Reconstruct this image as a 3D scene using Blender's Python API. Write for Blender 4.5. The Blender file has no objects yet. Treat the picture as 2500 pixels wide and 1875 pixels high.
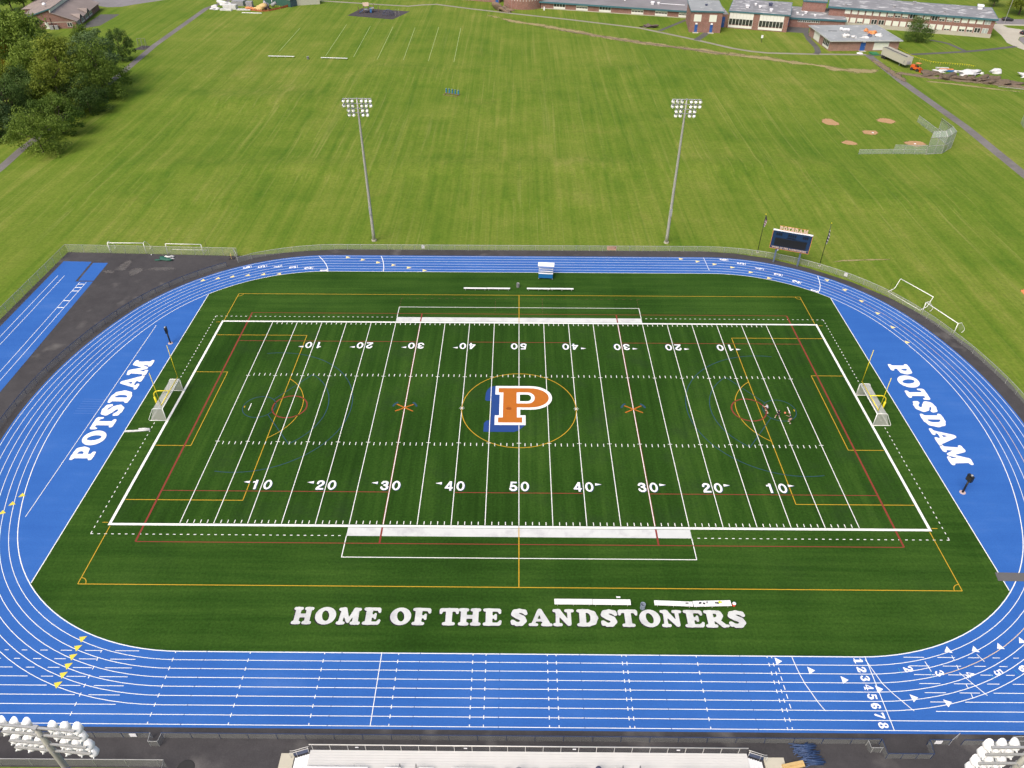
import bpy, bmesh, math, random
import numpy as np
from mathutils import Vector, Matrix
from mathutils.geometry import tessellate_polygon

sc = bpy.context.scene
COL = sc.collection
PI = math.pi

# ------------------------------------------------------------------ camera, sky, sun, exposure
def make_camera():
    pitch, yaw, roll = math.radians(38.2826), math.radians(-0.3144), math.radians(0.1925)
    cp, sp, cy, sy, cr, sr = math.cos(pitch), math.sin(pitch), math.cos(yaw), math.sin(yaw), math.cos(roll), math.sin(roll)
    fwd = Vector((sy*cp, cy*cp, -sp)); r0 = Vector((cy, -sy, 0)); u0 = r0.cross(fwd)
    right = cr*r0 + sr*u0; up = -sr*r0 + cr*u0
    cam = bpy.data.cameras.new('drone_camera')
    cam.sensor_width = 36.0; cam.lens = 1840.489/2500*36
    cam.clip_start = 0.5; cam.clip_end = 5000
    o = bpy.data.objects.new('drone_camera', cam); COL.objects.link(o)
    m = Matrix((right, up, -fwd)).transposed().to_4x4(); m.translation = Vector((-0.6229, -92.2232, 77.8006))
    o.matrix_world = m
    sc.camera = o
make_camera()

SUN_ELEV, SUN_AZ = math.radians(52), math.radians(218)     # high, from behind the camera's left shoulder, through thin cloud
w = bpy.data.worlds.new("World"); sc.world = w; w.use_nodes = True
nt = w.node_tree; nt.nodes.clear()
sky = nt.nodes.new('ShaderNodeTexSky'); sky.sky_type = 'NISHITA'; sky.sun_disc = False
sky.sun_elevation = SUN_ELEV; sky.sun_rotation = SUN_AZ
sky.air_density = 1.0; sky.dust_density = 6.0; sky.ozone_density = 0.6
bg = nt.nodes.new('ShaderNodeBackground'); bg.inputs['Strength'].default_value = 0.125
wo = nt.nodes.new('ShaderNodeOutputWorld')
nt.links.new(sky.outputs[0], bg.inputs[0]); nt.links.new(bg.outputs[0], wo.inputs[0])
sun = bpy.data.lights.new('sun', 'SUN'); sun.energy = 1.4; sun.angle = math.radians(38); sun.color = (1.0, 0.965, 0.91)
so = bpy.data.objects.new('sun', sun); COL.objects.link(so)
sd = Vector((math.sin(SUN_AZ)*math.cos(SUN_ELEV), math.cos(SUN_AZ)*math.cos(SUN_ELEV), math.sin(SUN_ELEV)))
so.rotation_euler = sd.to_track_quat('Z', 'Y').to_euler(); so.location = (0, 0, 200)
sc.view_settings.view_transform = 'Standard'; sc.view_settings.look = 'None'
sc.view_settings.exposure = 0.57; sc.view_settings.gamma = 1.0; sc.view_settings.use_curve_mapping = False
sc.render.engine = 'CYCLES'
try: sc.cycles.transparent_max_bounces = 24
except Exception: pass

# ------------------------------------------------------------------ objects: tagging, parenting, copying
def tag(o, label=None, cat=None, group=None, kind=None):
    if label: o['label'] = label
    if cat: o['category'] = cat
    if group: o['group'] = group
    if kind: o['kind'] = kind
    return o
def thing(name, label, cat, loc=(0, 0, 0), rz=0.0, group=None, kind=None):
    o = bpy.data.objects.new(name, None); COL.objects.link(o); o.empty_display_size = 0.3
    o.location = loc if len(loc) == 3 else (*loc, 0); o.rotation_euler = (0, 0, rz)
    return tag(o, label, cat, group, kind)
def kids(o): return [c for c in bpy.data.objects if c.parent == o]
def dup(root, loc, rz=None, label=None, group=None, parent=None, scale=None, tree=None):
    tree = kids(root)
    r = root.copy(); COL.objects.link(r); r.location = loc; r.parent = parent
    if rz is not None: r.rotation_euler = (0, 0, rz)
    if scale is not None: r.scale = scale
    if label: r['label'] = label
    if group: r['group'] = group
    for ch in tree:
        c = ch.copy(); COL.objects.link(c); c.parent = r
        for g in kids(ch):
            d = g.copy(); COL.objects.link(d); d.parent = c
    return r

class MB:
    """collects faces and links them as ONE mesh object"""
    def __init__(s): s.v = []; s.f = []; s.m = []; s.a = []
    def add(s, vs, fs, mi=0, a=None):
        n = len(s.v); s.v += [tuple(p) for p in vs]; s.f += [tuple(i+n for i in q) for q in fs]; s.m += [mi]*len(fs)
        s.a += list(a) if a is not None else [1.0]*len(vs)
        return s
    def box(s, x0, y0, z0, x1, y1, z1, mi=0):
        vs = [(x, y, z) for z in (z0, z1) for y in (y0, y1) for x in (x0, x1)]
        return s.add(vs, [(0, 2, 3, 1), (4, 5, 7, 6), (0, 1, 5, 4), (2, 6, 7, 3), (0, 4, 6, 2), (1, 3, 7, 5)], mi)
    def obox(s, c, size, rz=0, rx=0, ry=0, mi=0):
        M = Matrix.Rotation(rz, 3, 'Z') @ Matrix.Rotation(ry, 3, 'Y') @ Matrix.Rotation(rx, 3, 'X')
        a, b, d = size[0]/2, size[1]/2, size[2]/2
        vs = [Vector(c) + M @ Vector((x, y, z)) for z in (-d, d) for y in (-b, b) for x in (-a, a)]
        return s.add(vs, [(0, 2, 3, 1), (4, 5, 7, 6), (0, 1, 5, 4), (2, 6, 7, 3), (0, 4, 6, 2), (1, 3, 7, 5)], mi)
    def tube(s, pts, r, n=8, r1=None, mi=0, closed=False):
        P = [Vector(p) for p in pts]; k = len(P); rings = []; up = None
        for i in range(k):
            if closed: t = (P[(i+1) % k]-P[i-1])
            else: t = (P[min(i+1, k-1)]-P[max(i-1, 0)])
            t.normalize()
            if up is None:
                up = Vector((0, 0, 1)) if abs(t.z) < 0.9 else Vector((1, 0, 0))
            x = up.cross(t); x = x.normalized() if x.length > 1e-6 else Vector((1, 0, 0)); y = t.cross(x); up = y
            rr = r if r1 is None else r + (r1-r)*i/(k-1)
            rings.append([P[i] + rr*(math.cos(2*PI*j/n)*x + math.sin(2*PI*j/n)*y) for j in range(n)])
        vs = [p for R_ in rings for p in R_]; fs = []
        for i in range(k if closed else k-1):
            b = ((i+1) % k)*n
            for j in range(n): fs.append((i*n+j, i*n+(j+1) % n, b+(j+1) % n, b+j))
        if not closed: fs += [tuple(range(n-1, -1, -1)), tuple((k-1)*n+j for j in range(n))]
        return s.add(vs, fs, mi)
    def lathe(s, prof, n=16, c=(0, 0, 0), M=None, mi=0):
        vs = []; fs = []
        for (r, z) in prof:
            for j in range(n):
                p = Vector((r*math.cos(2*PI*j/n), r*math.sin(2*PI*j/n), z))
                vs.append(Vector(c) + (M @ p if M else p))
        for i in range(len(prof)-1):
            for j in range(n): fs.append((i*n+j, i*n+(j+1) % n, (i+1)*n+(j+1) % n, (i+1)*n+j))
        return s.add(vs, fs, mi)
    def ell(s, c, r, seg=12, rings=8, M=None, mi=0):
        vs = []; fs = []
        for i in range(rings+1):
            th = PI*i/rings
            for j in range(seg):
                p = Vector((r[0]*math.sin(th)*math.cos(2*PI*j/seg), r[1]*math.sin(th)*math.sin(2*PI*j/seg), r[2]*math.cos(th)))
                vs.append(Vector(c) + (M @ p if M else p))
        for i in range(rings):
            for j in range(seg): fs.append((i*seg+j, (i+1)*seg+j, (i+1)*seg+(j+1) % seg, i*seg+(j+1) % seg))
        return s.add(vs, fs, mi)
    def sheet(s, polys, z, mi=0, f=None):
        """flat sheet from [outer, hole, hole ...] of (x, y), facing up"""
        if not hasattr(polys[0][0], '__len__'): polys = [polys]
        P = [[Vector((p[0], p[1], 0)) for p in q] for q in polys]
        flat = [p for q in P for p in q]
        fs = []
        for a, b, c in tessellate_polygon(P):
            A, B, C_ = flat[a], flat[b], flat[c]
            ar = (B.x-A.x)*(C_.y-A.y)-(B.y-A.y)*(C_.x-A.x)
            if abs(ar) < 1e-9: continue
            fs.append((a, b, c) if ar > 0 else (a, c, b))
        pts = [(p.x, p.y) for p in flat]
        vs = [(*(f(x, y) if f else (x, y)), z) for x, y in pts]
        return s.add(vs, fs, mi)
    def prism(s, poly, z0, z1, mi=0):
        a = sum(poly[i][0]*poly[(i+1) % len(poly)][1]-poly[(i+1) % len(poly)][0]*poly[i][1] for i in range(len(poly)))
        if a < 0: poly = poly[::-1]
        n = len(poly)
        tri = tessellate_polygon([[Vector((p[0], p[1], 0)) for p in poly]])
        vs = [(p[0], p[1], z0) for p in poly] + [(p[0], p[1], z1) for p in poly]; fs = []
        for a, b, c in tri:
            A, B, C_ = poly[a], poly[b], poly[c]
            if (B[0]-A[0])*(C_[1]-A[1])-(B[1]-A[1])*(C_[0]-A[0]) < 0: b, c = c, b
            fs += [(a+n, b+n, c+n), (a, c, b)]
        fs += [(i, (i+1) % n, n+(i+1) % n, n+i) for i in range(n)]
        return s.add(vs, fs, mi)
    def ribbon(s, pts, w, z, closed=False, mi=0, soft=False):
        P = [Vector((p[0], p[1])) for p in pts]; k = len(P); L = []; R_ = []
        for i in range(k):
            a = P[i-1] if (closed or i > 0) else P[0]; b = P[(i+1) % k] if (closed or i < k-1) else P[-1]
            d1 = (P[i]-a); d2 = (b-P[i])
            d1 = d1.normalized() if d1.length > 1e-9 else d2.normalized(); d2 = d2.normalized() if d2.length > 1e-9 else d1
            n1 = Vector((-d1.y, d1.x)); n2 = Vector((-d2.y, d2.x)); n = (n1+n2).normalized()
            m = min(1/max(n.dot(n1), .3), 2.0)
            ww = w[i] if hasattr(w, '__len__') else w
            L.append(P[i]+n*m*ww/2); R_.append(P[i]-n*m*ww/2)
        if soft:
            vs = [(*p, z) for p in L]+[(*p, z) for p in P]+[(*p, z) for p in R_]
            a = [0.0]*k+[1.0]*k+[0.0]*k; fs = []
            for i in range(k-1): fs += [(k+i, k+i+1, i+1, i), (2*k+i, 2*k+i+1, k+i+1, k+i)]
            a[k] = a[2*k-1] = 0.0
            return s.add(vs, fs, mi, a)
        vs = [(*p, z) for p in L]+[(*p, z) for p in R_]
        fs = [(k+i, k+(i+1) % k, (i+1) % k, i) for i in range(k if closed else k-1)]
        return s.add(vs, fs, mi)
    def blob(s, c, rx, ry, z, n=28, seed=0, jag=.18):
        """flat patch whose cover thins out to its edge"""
        rn = random.Random(seed); ph = [rn.uniform(0, 6.28) for _ in range(4)]
        ring = [1+jag*sum(math.sin((k+1)*2*PI*i/n+ph[k])/(k+1) for k in range(4)) for i in range(n)]
        vs = [(c[0], c[1], z)]+[(c[0]+rx*.62*ring[i]*math.cos(2*PI*i/n), c[1]+ry*.62*ring[i]*math.sin(2*PI*i/n), z) for i in range(n)]
        vs += [(c[0]+rx*ring[i]*math.cos(2*PI*i/n), c[1]+ry*ring[i]*math.sin(2*PI*i/n), z) for i in range(n)]
        fs = [(0, 1+i, 1+(i+1) % n) for i in range(n)]+[(1+i, 1+n+i, 1+n+(i+1) % n, 1+(i+1) % n) for i in range(n)]
        return s.add(vs, fs, 0, [1.0]*(n+1)+[0.0]*n)
    def glyph(s, key, f, z, mi=0):
        return s.sheet([list(c) for c in GLYPH[key]], z, mi, f)
    def build(s, name, mats, parent=None, smooth=False):
        me = bpy.data.meshes.new(name); me.from_pydata(s.v, [], s.f); me.update()
        for m in (mats if isinstance(mats, (list, tuple)) else [mats]): me.materials.append(m)
        if any(s.m): me.polygons.foreach_set('material_index', s.m)
        if smooth: me.polygons.foreach_set('use_smooth', [True]*len(me.polygons))
        if any(x != 1.0 for x in s.a):
            at = me.attributes.new('cover', 'FLOAT', 'POINT'); at.data.foreach_set('value', s.a)
        o = bpy.data.objects.new(name, me); COL.objects.link(o)
        if parent: o.parent = parent
        return o
def inst(src, parent, loc=(0, 0, 0), rz=0.0, rot=None, scale=None):
    o = src.copy(); COL.objects.link(o); o.parent = parent; o.location = loc
    o.rotation_euler = rot if rot else (0, 0, rz)
    if scale: o.scale = scale
    return o

# ------------------------------------------------------------------ materials
def lin(r, g, b): return tuple(((c/255+.055)/1.055)**2.4 if c/255 > .04045 else c/255/12.92 for c in (r, g, b))
def N(nt, t, **kw):
    n = nt.nodes.new(t)
    for k, v in kw.items():
        if k in n.inputs: n.inputs[k].default_value = v
        else: setattr(n, k, v)
    return n
def newmat(name):
    m = bpy.data.materials.new(name); m.use_nodes = True; nt = m.node_tree
    return m, nt, nt.nodes['Principled BSDF']
def noise(nt, co, scale, detail=3, rough=.55, sxyz=None, dist=0.0, rot=0.0):
    if sxyz or rot:
        mp = N(nt, 'ShaderNodeMapping'); nt.links.new(co, mp.inputs['Vector']); mp.inputs['Scale'].default_value = sxyz or (1, 1, 1)
        mp.inputs['Rotation'].default_value = (0, 0, rot); co = mp.outputs[0]
    n = N(nt, 'ShaderNodeTexNoise', Scale=scale, Detail=detail, Roughness=rough, Distortion=dist); nt.links.new(co, n.inputs['Vector'])
    return n.outputs['Fac']
def ramp(nt, fac, stops):
    r = N(nt, 'ShaderNodeValToRGB'); nt.links.new(fac, r.inputs[0]); e = r.color_ramp.elements
    while len(e) < len(stops): e.new(.5)
    for i, (p, c) in enumerate(stops):
        e[i].position = p; e[i].color = (*c, 1) if hasattr(c, '__len__') else (c, c, c, 1)
    return r.outputs[0]
def mixc(nt, fac, a, b, mode='MIX'):
    m = N(nt, 'ShaderNodeMix', data_type='RGBA', blend_type=mode)
    if isinstance(fac, (int, float)): m.inputs[0].default_value = fac
    else: nt.links.new(fac, m.inputs[0])
    for i, c in ((6, a), (7, b)):
        if hasattr(c, '__len__'): m.inputs[i].default_value = (*c, 1)
        else: nt.links.new(c, m.inputs[i])
    return m.outputs[2]
def math_(nt, op, a, b=None):
    m = N(nt, 'ShaderNodeMath', operation=op)
    for i, x in enumerate((a, b)):
        if x is None: continue
        if isinstance(x, (int, float)): m.inputs[i].default_value = x
        else: nt.links.new(x, m.inputs[i])
    return m.outputs[0]
def pos(nt): return N(nt, 'ShaderNodeNewGeometry').outputs['Position']
def objco(nt): return N(nt, 'ShaderNodeTexCoord').outputs['Object']
def paint(name, rgb, rough=.6, var=.16, scale=2.5, metal=0.0, dirt=None, dscale=.6):
    m, nt, b = newmat(name); co = objco(nt)
    f = noise(nt, co, scale, 4)
    c = mixc(nt, f, tuple(x*(1-var) for x in rgb), tuple(min(1, x*(1+var)) for x in rgb))
    if dirt:
        d = ramp(nt, noise(nt, co, dscale, 5, .65), [(.48, 0.0), (.68, .8)])
        c = mixc(nt, d, c, dirt)
    nt.links.new(c, b.inputs['Base Color']); b.inputs['Roughness'].default_value = rough; b.inputs['Metallic'].default_value = metal
    return m

def mat_grass():
    m, nt, b = newmat('mown_grass'); p = pos(nt)
    big = noise(nt, p, .014, 4, .6)
    mid = noise(nt, p, .07, 4, .6)
    streak = noise(nt, p, 1.0, 3, .6, (.62, .016, 1), .25)
    stripe = noise(nt, p, 1.0, 2, .5, (.19, .004, 1), .4)
    cross = noise(nt, p, 1.0, 3, .6, (.010, .16, 1), .3)
    fine = noise(nt, p, 1.6, 5, .75)
    clump = noise(nt, p, .42, 4, .7)
    v = math_(nt, 'ADD', math_(nt, 'MULTIPLY', big, .78), math_(nt, 'MULTIPLY', mid, .48))
    v = math_(nt, 'ADD', v, math_(nt, 'MULTIPLY', streak, .60))
    v = math_(nt, 'ADD', v, math_(nt, 'MULTIPLY', stripe, .34))
    v = math_(nt, 'ADD', v, math_(nt, 'MULTIPLY', cross, .14))
    v = math_(nt, 'ADD', v, math_(nt, 'MULTIPLY', clump, .26))
    v = math_(nt, 'SUBTRACT', math_(nt, 'MULTIPLY', v, 1.0), .83)
    # drier to the west, lusher along the school and the ball diamond
    sep = N(nt, 'ShaderNodeSeparateXYZ'); nt.links.new(p, sep.inputs[0])
    v = math_(nt, 'SUBTRACT', v, math_(nt, 'MULTIPLY', sep.outputs[0], -.00010))
    c = ramp(nt, v, [(.18, GR[0]), (.40, GR[1]), (.58, GR[2]), (.80, GR[3])])
    thin = noise(nt, p, 1.0, 2, .6, (1.25, .011, 1), .2); where = noise(nt, p, .022, 3, .6)
    k = math_(nt, 'MULTIPLY', ramp(nt, thin, [(.56, 0.0), (.70, 1.0)]), ramp(nt, where, [(.40, .12), (.62, .62)]))
    c = mixc(nt, k, c, (.205, .222, .055))
    thin2 = noise(nt, p, 1.0, 2, .6, (.95, .009, 1.3), .2)
    k2 = math_(nt, 'MULTIPLY', ramp(nt, thin2, [(.55, 0.0), (.72, .75)]), ramp(nt, where, [(.40, .7), (.62, .25)]))
    c = mixc(nt, k2, c, (.062, .128, .009))
    brown = ramp(nt, noise(nt, p, .045, 5, .65), [(.60, 0.0), (.78, .38)])
    c = mixc(nt, brown, c, (.180, .160, .040))
    g = ramp(nt, fine, [(.25, .70), (.5, 1.0), (.78, 1.30)])
    c = mixc(nt, 1.0, c, g, 'MULTIPLY')
    nt.links.new(c, b.inputs['Base Color']); b.inputs['Roughness'].default_value = .95
    b.inputs['Specular IOR Level'].default_value = .12
    return m
def mat_turf():
    m, nt, b = newmat('artificial_turf'); p = pos(nt)
    sep = N(nt, 'ShaderNodeSeparateXYZ'); nt.links.new(p, sep.inputs[0])
    inx = math_(nt, 'LESS_THAN', math_(nt, 'ABSOLUTE', sep.outputs[0]), 55.5)
    iny = math_(nt, 'LESS_THAN', math_(nt, 'ABSOLUTE', sep.outputs[1]), 25.0)
    inside = math_(nt, 'MULTIPLY', inx, iny)
    sy_ = noise(nt, p, 1.0, 4, .65, (.9, .035, 1), .3)
    sx_ = noise(nt, p, 1.0, 4, .65, (.03, .75, 1), .3)
    mx = N(nt, 'ShaderNodeMix', data_type='FLOAT'); nt.links.new(inside, mx.inputs[0]); nt.links.new(sx_, mx.inputs[2]); nt.links.new(sy_, mx.inputs[3])
    big = noise(nt, p, .05, 4, .6); fine = noise(nt, p, 3.2, 4, .8)
    v = math_(nt, 'ADD', math_(nt, 'MULTIPLY', mx.outputs[0], .58), math_(nt, 'MULTIPLY', big, .62))
    edge = math_(nt, 'MULTIPLY', math_(nt, 'SUBTRACT', 1.0, inside), .07)
    v = math_(nt, 'ADD', v, edge)
    cell = N(nt, 'ShaderNodeTexWhiteNoise', noise_dimensions='1D'); nt.links.new(math_(nt, 'FLOOR', math_(nt, 'DIVIDE', sep.outputs[0], 4.572)), cell.inputs['W'])
    v = math_(nt, 'ADD', v, math_(nt, 'MULTIPLY', math_(nt, 'SUBTRACT', cell.outputs['Value'], .5), .07))
    c = ramp(nt, v, [(.42, TU[0]), (.60, TU[1]), (.80, TU[2])])
    c = mixc(nt, 1.0, c, ramp(nt, fine, [(.2, .52), (.5, 1.0), (.8, 1.55)]), 'MULTIPLY')
    wear = math_(nt, 'MULTIPLY', ramp(nt, noise(nt, p, .11, 5, .7), [(.52, 0.0), (.74, .6)]), math_(nt, 'ADD', math_(nt, 'MULTIPLY', inside, .7), .3))
    c = mixc(nt, wear, c, (.020, .040, .014))
    nt.links.new(c, b.inputs['Base Color']); b.inputs['Roughness'].default_value = .95; b.inputs['Specular IOR Level'].default_value = .06
    return m
def mat_track():
    m, nt, b = newmat('blue_track_rubber'); p = pos(nt)
    big = noise(nt, p, .12, 5, .6); lane = noise(nt, p, 1.0, 3, .6, (.05, .6, 1)); fine = noise(nt, p, 5, 3, .8)
    v = math_(nt, 'ADD', math_(nt, 'MULTIPLY', big, .6), math_(nt, 'MULTIPLY', lane, .4))
    c = ramp(nt, v, [(.3, BL[0]), (.55, BL[1]), (.75, BL[2])])
    c = mixc(nt, 1.0, c, ramp(nt, fine, [(.2, .86), (.8, 1.12)]), 'MULTIPLY')
    nt.links.new(c, b.inputs['Base Color']); b.inputs['Roughness'].default_value = .85; b.inputs['Specular IOR Level'].default_value = .2
    return m
def mat_asphalt(name, a, bb, dusty=None):
    m, nt, b = newmat(name); p = pos(nt)
    v = math_(nt, 'ADD', math_(nt, 'MULTIPLY', noise(nt, p, .09, 5, .65), .6), math_(nt, 'MULTIPLY', noise(nt, p, .6, 4, .7), .4))
    c = ramp(nt, v, [(.32, a), (.68, bb)])
    if dusty:
        c = mixc(nt, ramp(nt, noise(nt, p, .2, 3, .5), [(.60, 0.0), (.74, .75)]), c, dusty)
    c = mixc(nt, 1.0, c, ramp(nt, noise(nt, p, 7, 2, .8), [(.2, .8), (.8, 1.2)]), 'MULTIPLY')
    nt.links.new(c, b.inputs['Base Color']); b.inputs['Roughness'].default_value = .9; b.inputs['Specular IOR Level'].default_value = .25
    return m
def mat_soft(name, a, bb, scale=.5, thr=.35, full=1.0):
    """loose cover (dirt, worn grass, dust) that breaks up towards the edge of its patch"""
    m, nt, b = newmat(name); p = pos(nt)
    c = ramp(nt, noise(nt, p, scale*1.7, 5, .7), [(.3, a), (.7, bb)])
    nt.links.new(c, b.inputs['Base Color']); b.inputs['Roughness'].default_value = .95; b.inputs['Specular IOR Level'].default_value = .1
    at = N(nt, 'ShaderNodeAttribute', attribute_name='cover')
    v = math_(nt, 'ADD', at.outputs['Fac'], math_(nt, 'MULTIPLY', math_(nt, 'SUBTRACT', noise(nt, p, scale, 4, .65), .5), 1.5))
    al = ramp(nt, v, [(thr, 0.0), (thr+.3, full)])
    nt.links.new(al, b.inputs['Alpha'])
    return m
def mat_brick(name, a, bb, mortar=(.3, .28, .26)):
    m, nt, b = newmat(name); p = objco(nt)
    sep = N(nt, 'ShaderNodeSeparateXYZ'); nt.links.new(p, sep.inputs[0])
    cb = N(nt, 'ShaderNodeCombineXYZ'); nt.links.new(math_(nt, 'ADD', sep.outputs[0], sep.outputs[1]), cb.inputs[0]); nt.links.new(sep.outputs[2], cb.inputs[1])
    br = N(nt, 'ShaderNodeTexBrick', Scale=1.0); nt.links.new(cb.outputs[0], br.inputs['Vector'])
    br.inputs['Color1'].default_value = (*a, 1); br.inputs['Color2'].default_value = (*bb, 1); br.inputs['Mortar'].default_value = (*mortar, 1)
    br.inputs['Brick Width'].default_value = .42; br.inputs['Row Height'].default_value = .15; br.inputs['Mortar Size'].default_value = .012
    c = mixc(nt, 1.0, br.outputs[0], ramp(nt, noise(nt, p, .5, 5, .6), [(.3, .82), (.7, 1.15)]), 'MULTIPLY')
    nt.links.new(c, b.inputs['Base Color']); b.inputs['Roughness'].default_value = .85
    return m
def mat_mesh(name, rgb, fac):
    """woven wire or netting: thin strands with open gaps between"""
    m, nt, b = newmat(name)
    b.inputs['Base Color'].default_value = (*rgb, 1); b.inputs['Roughness'].default_value = .6
    p = objco(nt)
    b.inputs['Alpha'].default_value = fac
    return m
def mat_leaf(name, dark, light, hue=.06):
    m, nt, b = newmat(name); p = objco(nt)
    inf = N(nt, 'ShaderNodeObjectInfo')
    v = math_(nt, 'ADD', math_(nt, 'MULTIPLY', noise(nt, p, .55, 4, .6), .8), math_(nt, 'MULTIPLY', noise(nt, p, 3.5, 2, .6), .3))
    v = math_(nt, 'ADD', v, math_(nt, 'MULTIPLY', math_(nt, 'SUBTRACT', inf.outputs['Random'], .5), hue*3))
    c = ramp(nt, v, [(.36, dark), (.76, light)])
    nt.links.new(c, b.inputs['Base Color']); b.inputs['Roughness'].default_value = .7; b.inputs['Specular IOR Level'].default_value = .25
    tr = N(nt, 'ShaderNodeBsdfTranslucent'); nt.links.new(c, tr.inputs[0])
    mx = N(nt, 'ShaderNodeMixShader'); mx.inputs[0].default_value = .36
    out = nt.nodes['Material Output']
    nt.links.new(b.outputs[0], mx.inputs[1]); nt.links.new(tr.outputs[0], mx.inputs[2]); nt.links.new(mx.outputs[0], out.inputs[0])
    return m
def mat_roof(name, base, patch, amount=.56, stretch=(.35, 1, 1)):
    m, nt, b = newmat(name); p = objco(nt)
    c = ramp(nt, noise(nt, p, .15, 4), [(.3, tuple(x*.85 for x in base)), (.7, tuple(x*1.15 for x in base))])
    k = ramp(nt, noise(nt, p, .45, 5, .62, stretch), [(amount, 0.0), (amount+.06, .85)])
    c = mixc(nt, k, c, patch)
    nt.links.new(c, b.inputs['Base Color']); b.inputs['Roughness'].default_value = .8
    return m
GR = [(.062, .124, .0095), (.101, .158, .0150), (.138, .182, .0240), (.205, .215, .0480)]
TU = [(.0135, .0400, .0050), (.0215, .0590, .0075), (.0370, .0850, .0120)]
BL = [(.022, .098, .350), (.029, .116, .385), (.052, .142, .410)]
M = {}
M['grass'] = mat_grass(); M['turf'] = mat_turf(); M['track'] = mat_track()
M['asphalt'] = mat_asphalt('asphalt', (.036, .034, .036), (.066, .062, .064), (.125, .118, .112))
M['pale_path'] = mat_asphalt('pale_path_asphalt', (.20, .185, .14), (.29, .27, .21))
M['path'] = mat_asphalt('path_asphalt', (.11, .10, .095), (.19, .178, .17))
M['darkpath'] = mat_asphalt('dark_path_asphalt', (.075, .075, .07), (.115, .11, .105))
M['concrete'] = mat_asphalt('concrete', (.36, .335, .27), (.47, .44, .37))
M['road'] = mat_asphalt('road_asphalt', (.16, .15, .155), (.23, .215, .22))
M['mulch'] = mat_asphalt('rubber_mulch', (.045, .04, .042), (.072, .062, .068))
M['white_line'] = paint('white_line_paint', (.78, .78, .74), .7, .06, 1.2)
M['white_dirty'] = paint('worn_white_paint', (.545, .560, .545), .8, .1, .8, dirt=(.40, .40, .41), dscale=.45)
M['white_letter'] = paint('white_letter_paint', (.80, .79, .80), .7, .05, .8)
M['yellow_line'] = paint('yellow_line_paint', (.50, .29, .010), .7, .1, 1.5)
M['red_line'] = paint('red_line_paint', (.20, .024, .012), .8, .15, 1.2)
M['red_faint'] = paint('faint_red_paint', (.085, .036, .012), .8, .2, 1.2)
M['blue_line'] = paint('blue_line_paint', (.010, .050, .085), .8, .2, 1.0)
M['orange_paint'] = paint('orange_logo_paint', (.41, .115, .003), .8, .12, 1.5)
M['blue_paint'] = paint('blue_logo_paint', (.006, .042, .195), .8, .1, 1.0)
M['navy_paint'] = paint('navy_shadow_paint', (.012, .040, .12), .8, .1, 1.0)
M['black_paint'] = paint('black_letter_shadow_paint', (.012, .010, .010), .8, .1, 1.0)
M['tri_yellow'] = paint('yellow_mark_paint', (.66, .55, .05), .7, .1, 1.5)
M['tri_pale'] = paint('pale_yellow_mark_paint', (.75, .62, .26), .7, .1, 1.5)
M['teal_line'] = paint('teal_mark_paint', (.02, .25, .45), .7, .1, 1.5)
M['track_dark'] = paint('dark_track_joint', (.018, .07, .25), .8, .1, 1.0)
M['bench_white'] = paint('white_bench_paint', (.78, .78, .77), .45, .04, 3)
M['alu'] = paint('aluminium', (.62, .61, .58), .45, .08, 2, .25)
M['deck'] = paint('aluminium_deck', (.60, .59, .56), .5, .07, .8, .1)
M['galv'] = paint('galvanised_steel', (.40, .40, .39), .5, .1, 2, .35)
M['pole'] = paint('galvanised_pole', (.36, .355, .31), .55, .1, .6, .15)
M['lamp_white'] = paint('lamp_housing_white', (.80, .80, .79), .35, .05, 3)
M['lens'] = paint('lamp_reflector', (.85, .85, .78), .15, .03, 3, .3)
M['goal_white'] = paint('goal_white_paint', (.82, .82, .78), .4, .04, 3)
M['goal_yellow'] = paint('goalpost_yellow_paint', (.72, .58, .01), .4, .05, 3)
M['navy_rail'] = paint('navy_vinyl_rail', (.020, .038, .10), .45, .15, 2)
M['black'] = paint('black_coating', (.012, .012, .014), .45, .2, 2)
M['dark'] = paint('dark_rubber', (.02, .02, .02), .8, .2, 2)
M['mesh_grey'] = mat_mesh('chain_link_wire', (.30, .31, .29), .30)
M['mesh_far'] = mat_mesh('galvanised_chain_link', (.36, .38, .33), .30)
M['mesh_blue'] = mat_mesh('backstop_chain_link', (.34, .40, .36), .45)
M['net'] = mat_mesh('white_goal_net', (.62, .62, .58), .46)
M['net_thin'] = mat_mesh('thin_goal_net', (.6, .6, .6), .14)
M['brick'] = mat_brick('red_brick', (.25, .105, .075), (.20, .08, .06))
M['brick_pale'] = mat_brick('pale_brick', (.30, .155, .115), (.25, .125, .095))
M['teal_fascia'] = paint('teal_fascia', (.045, .13, .16), .5, .12, .4)
M['roof_dark'] = mat_roof('dark_grey_roof', (.20, .19, .195), (.5, .5, .5), .70)
M['roof_patch'] = mat_roof('grey_roof_with_white_patches', (.21, .21, .22), (.50, .50, .50), .55, (.6, 1, 1))
M['roof_pale'] = mat_roof('pale_grey_roof', (.27, .285, .29), (.48, .48, .46), .60, (1, 1, 1))
M['shingle'] = mat_roof('brown_shingle_roof', (.24, .195, .175), (.3, .25, .22), .66, (1, .1, 1))
M['panel_white'] = paint('white_window_panel', (.66, .68, .60), .5, .05, 1)
M['win_frame'] = paint('white_window_frame', (.68, .68, .64), .5, .05, 1)
def mat_glass():
    m, nt, b = newmat('dark_window_glass'); p = objco(nt)
    c = ramp(nt, noise(nt, p, .7, 3), [(.3, (.02, .025, .025)), (.7, (.06, .065, .06))])
    nt.links.new(c, b.inputs['Base Color']); b.inputs['Roughness'].default_value = .12; b.inputs['Specular IOR Level'].default_value = .6
    return m
M['glass'] = mat_glass()
M['blue_door'] = paint('blue_door_paint', (.02, .085, .30), .45, .1, 1)
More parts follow.
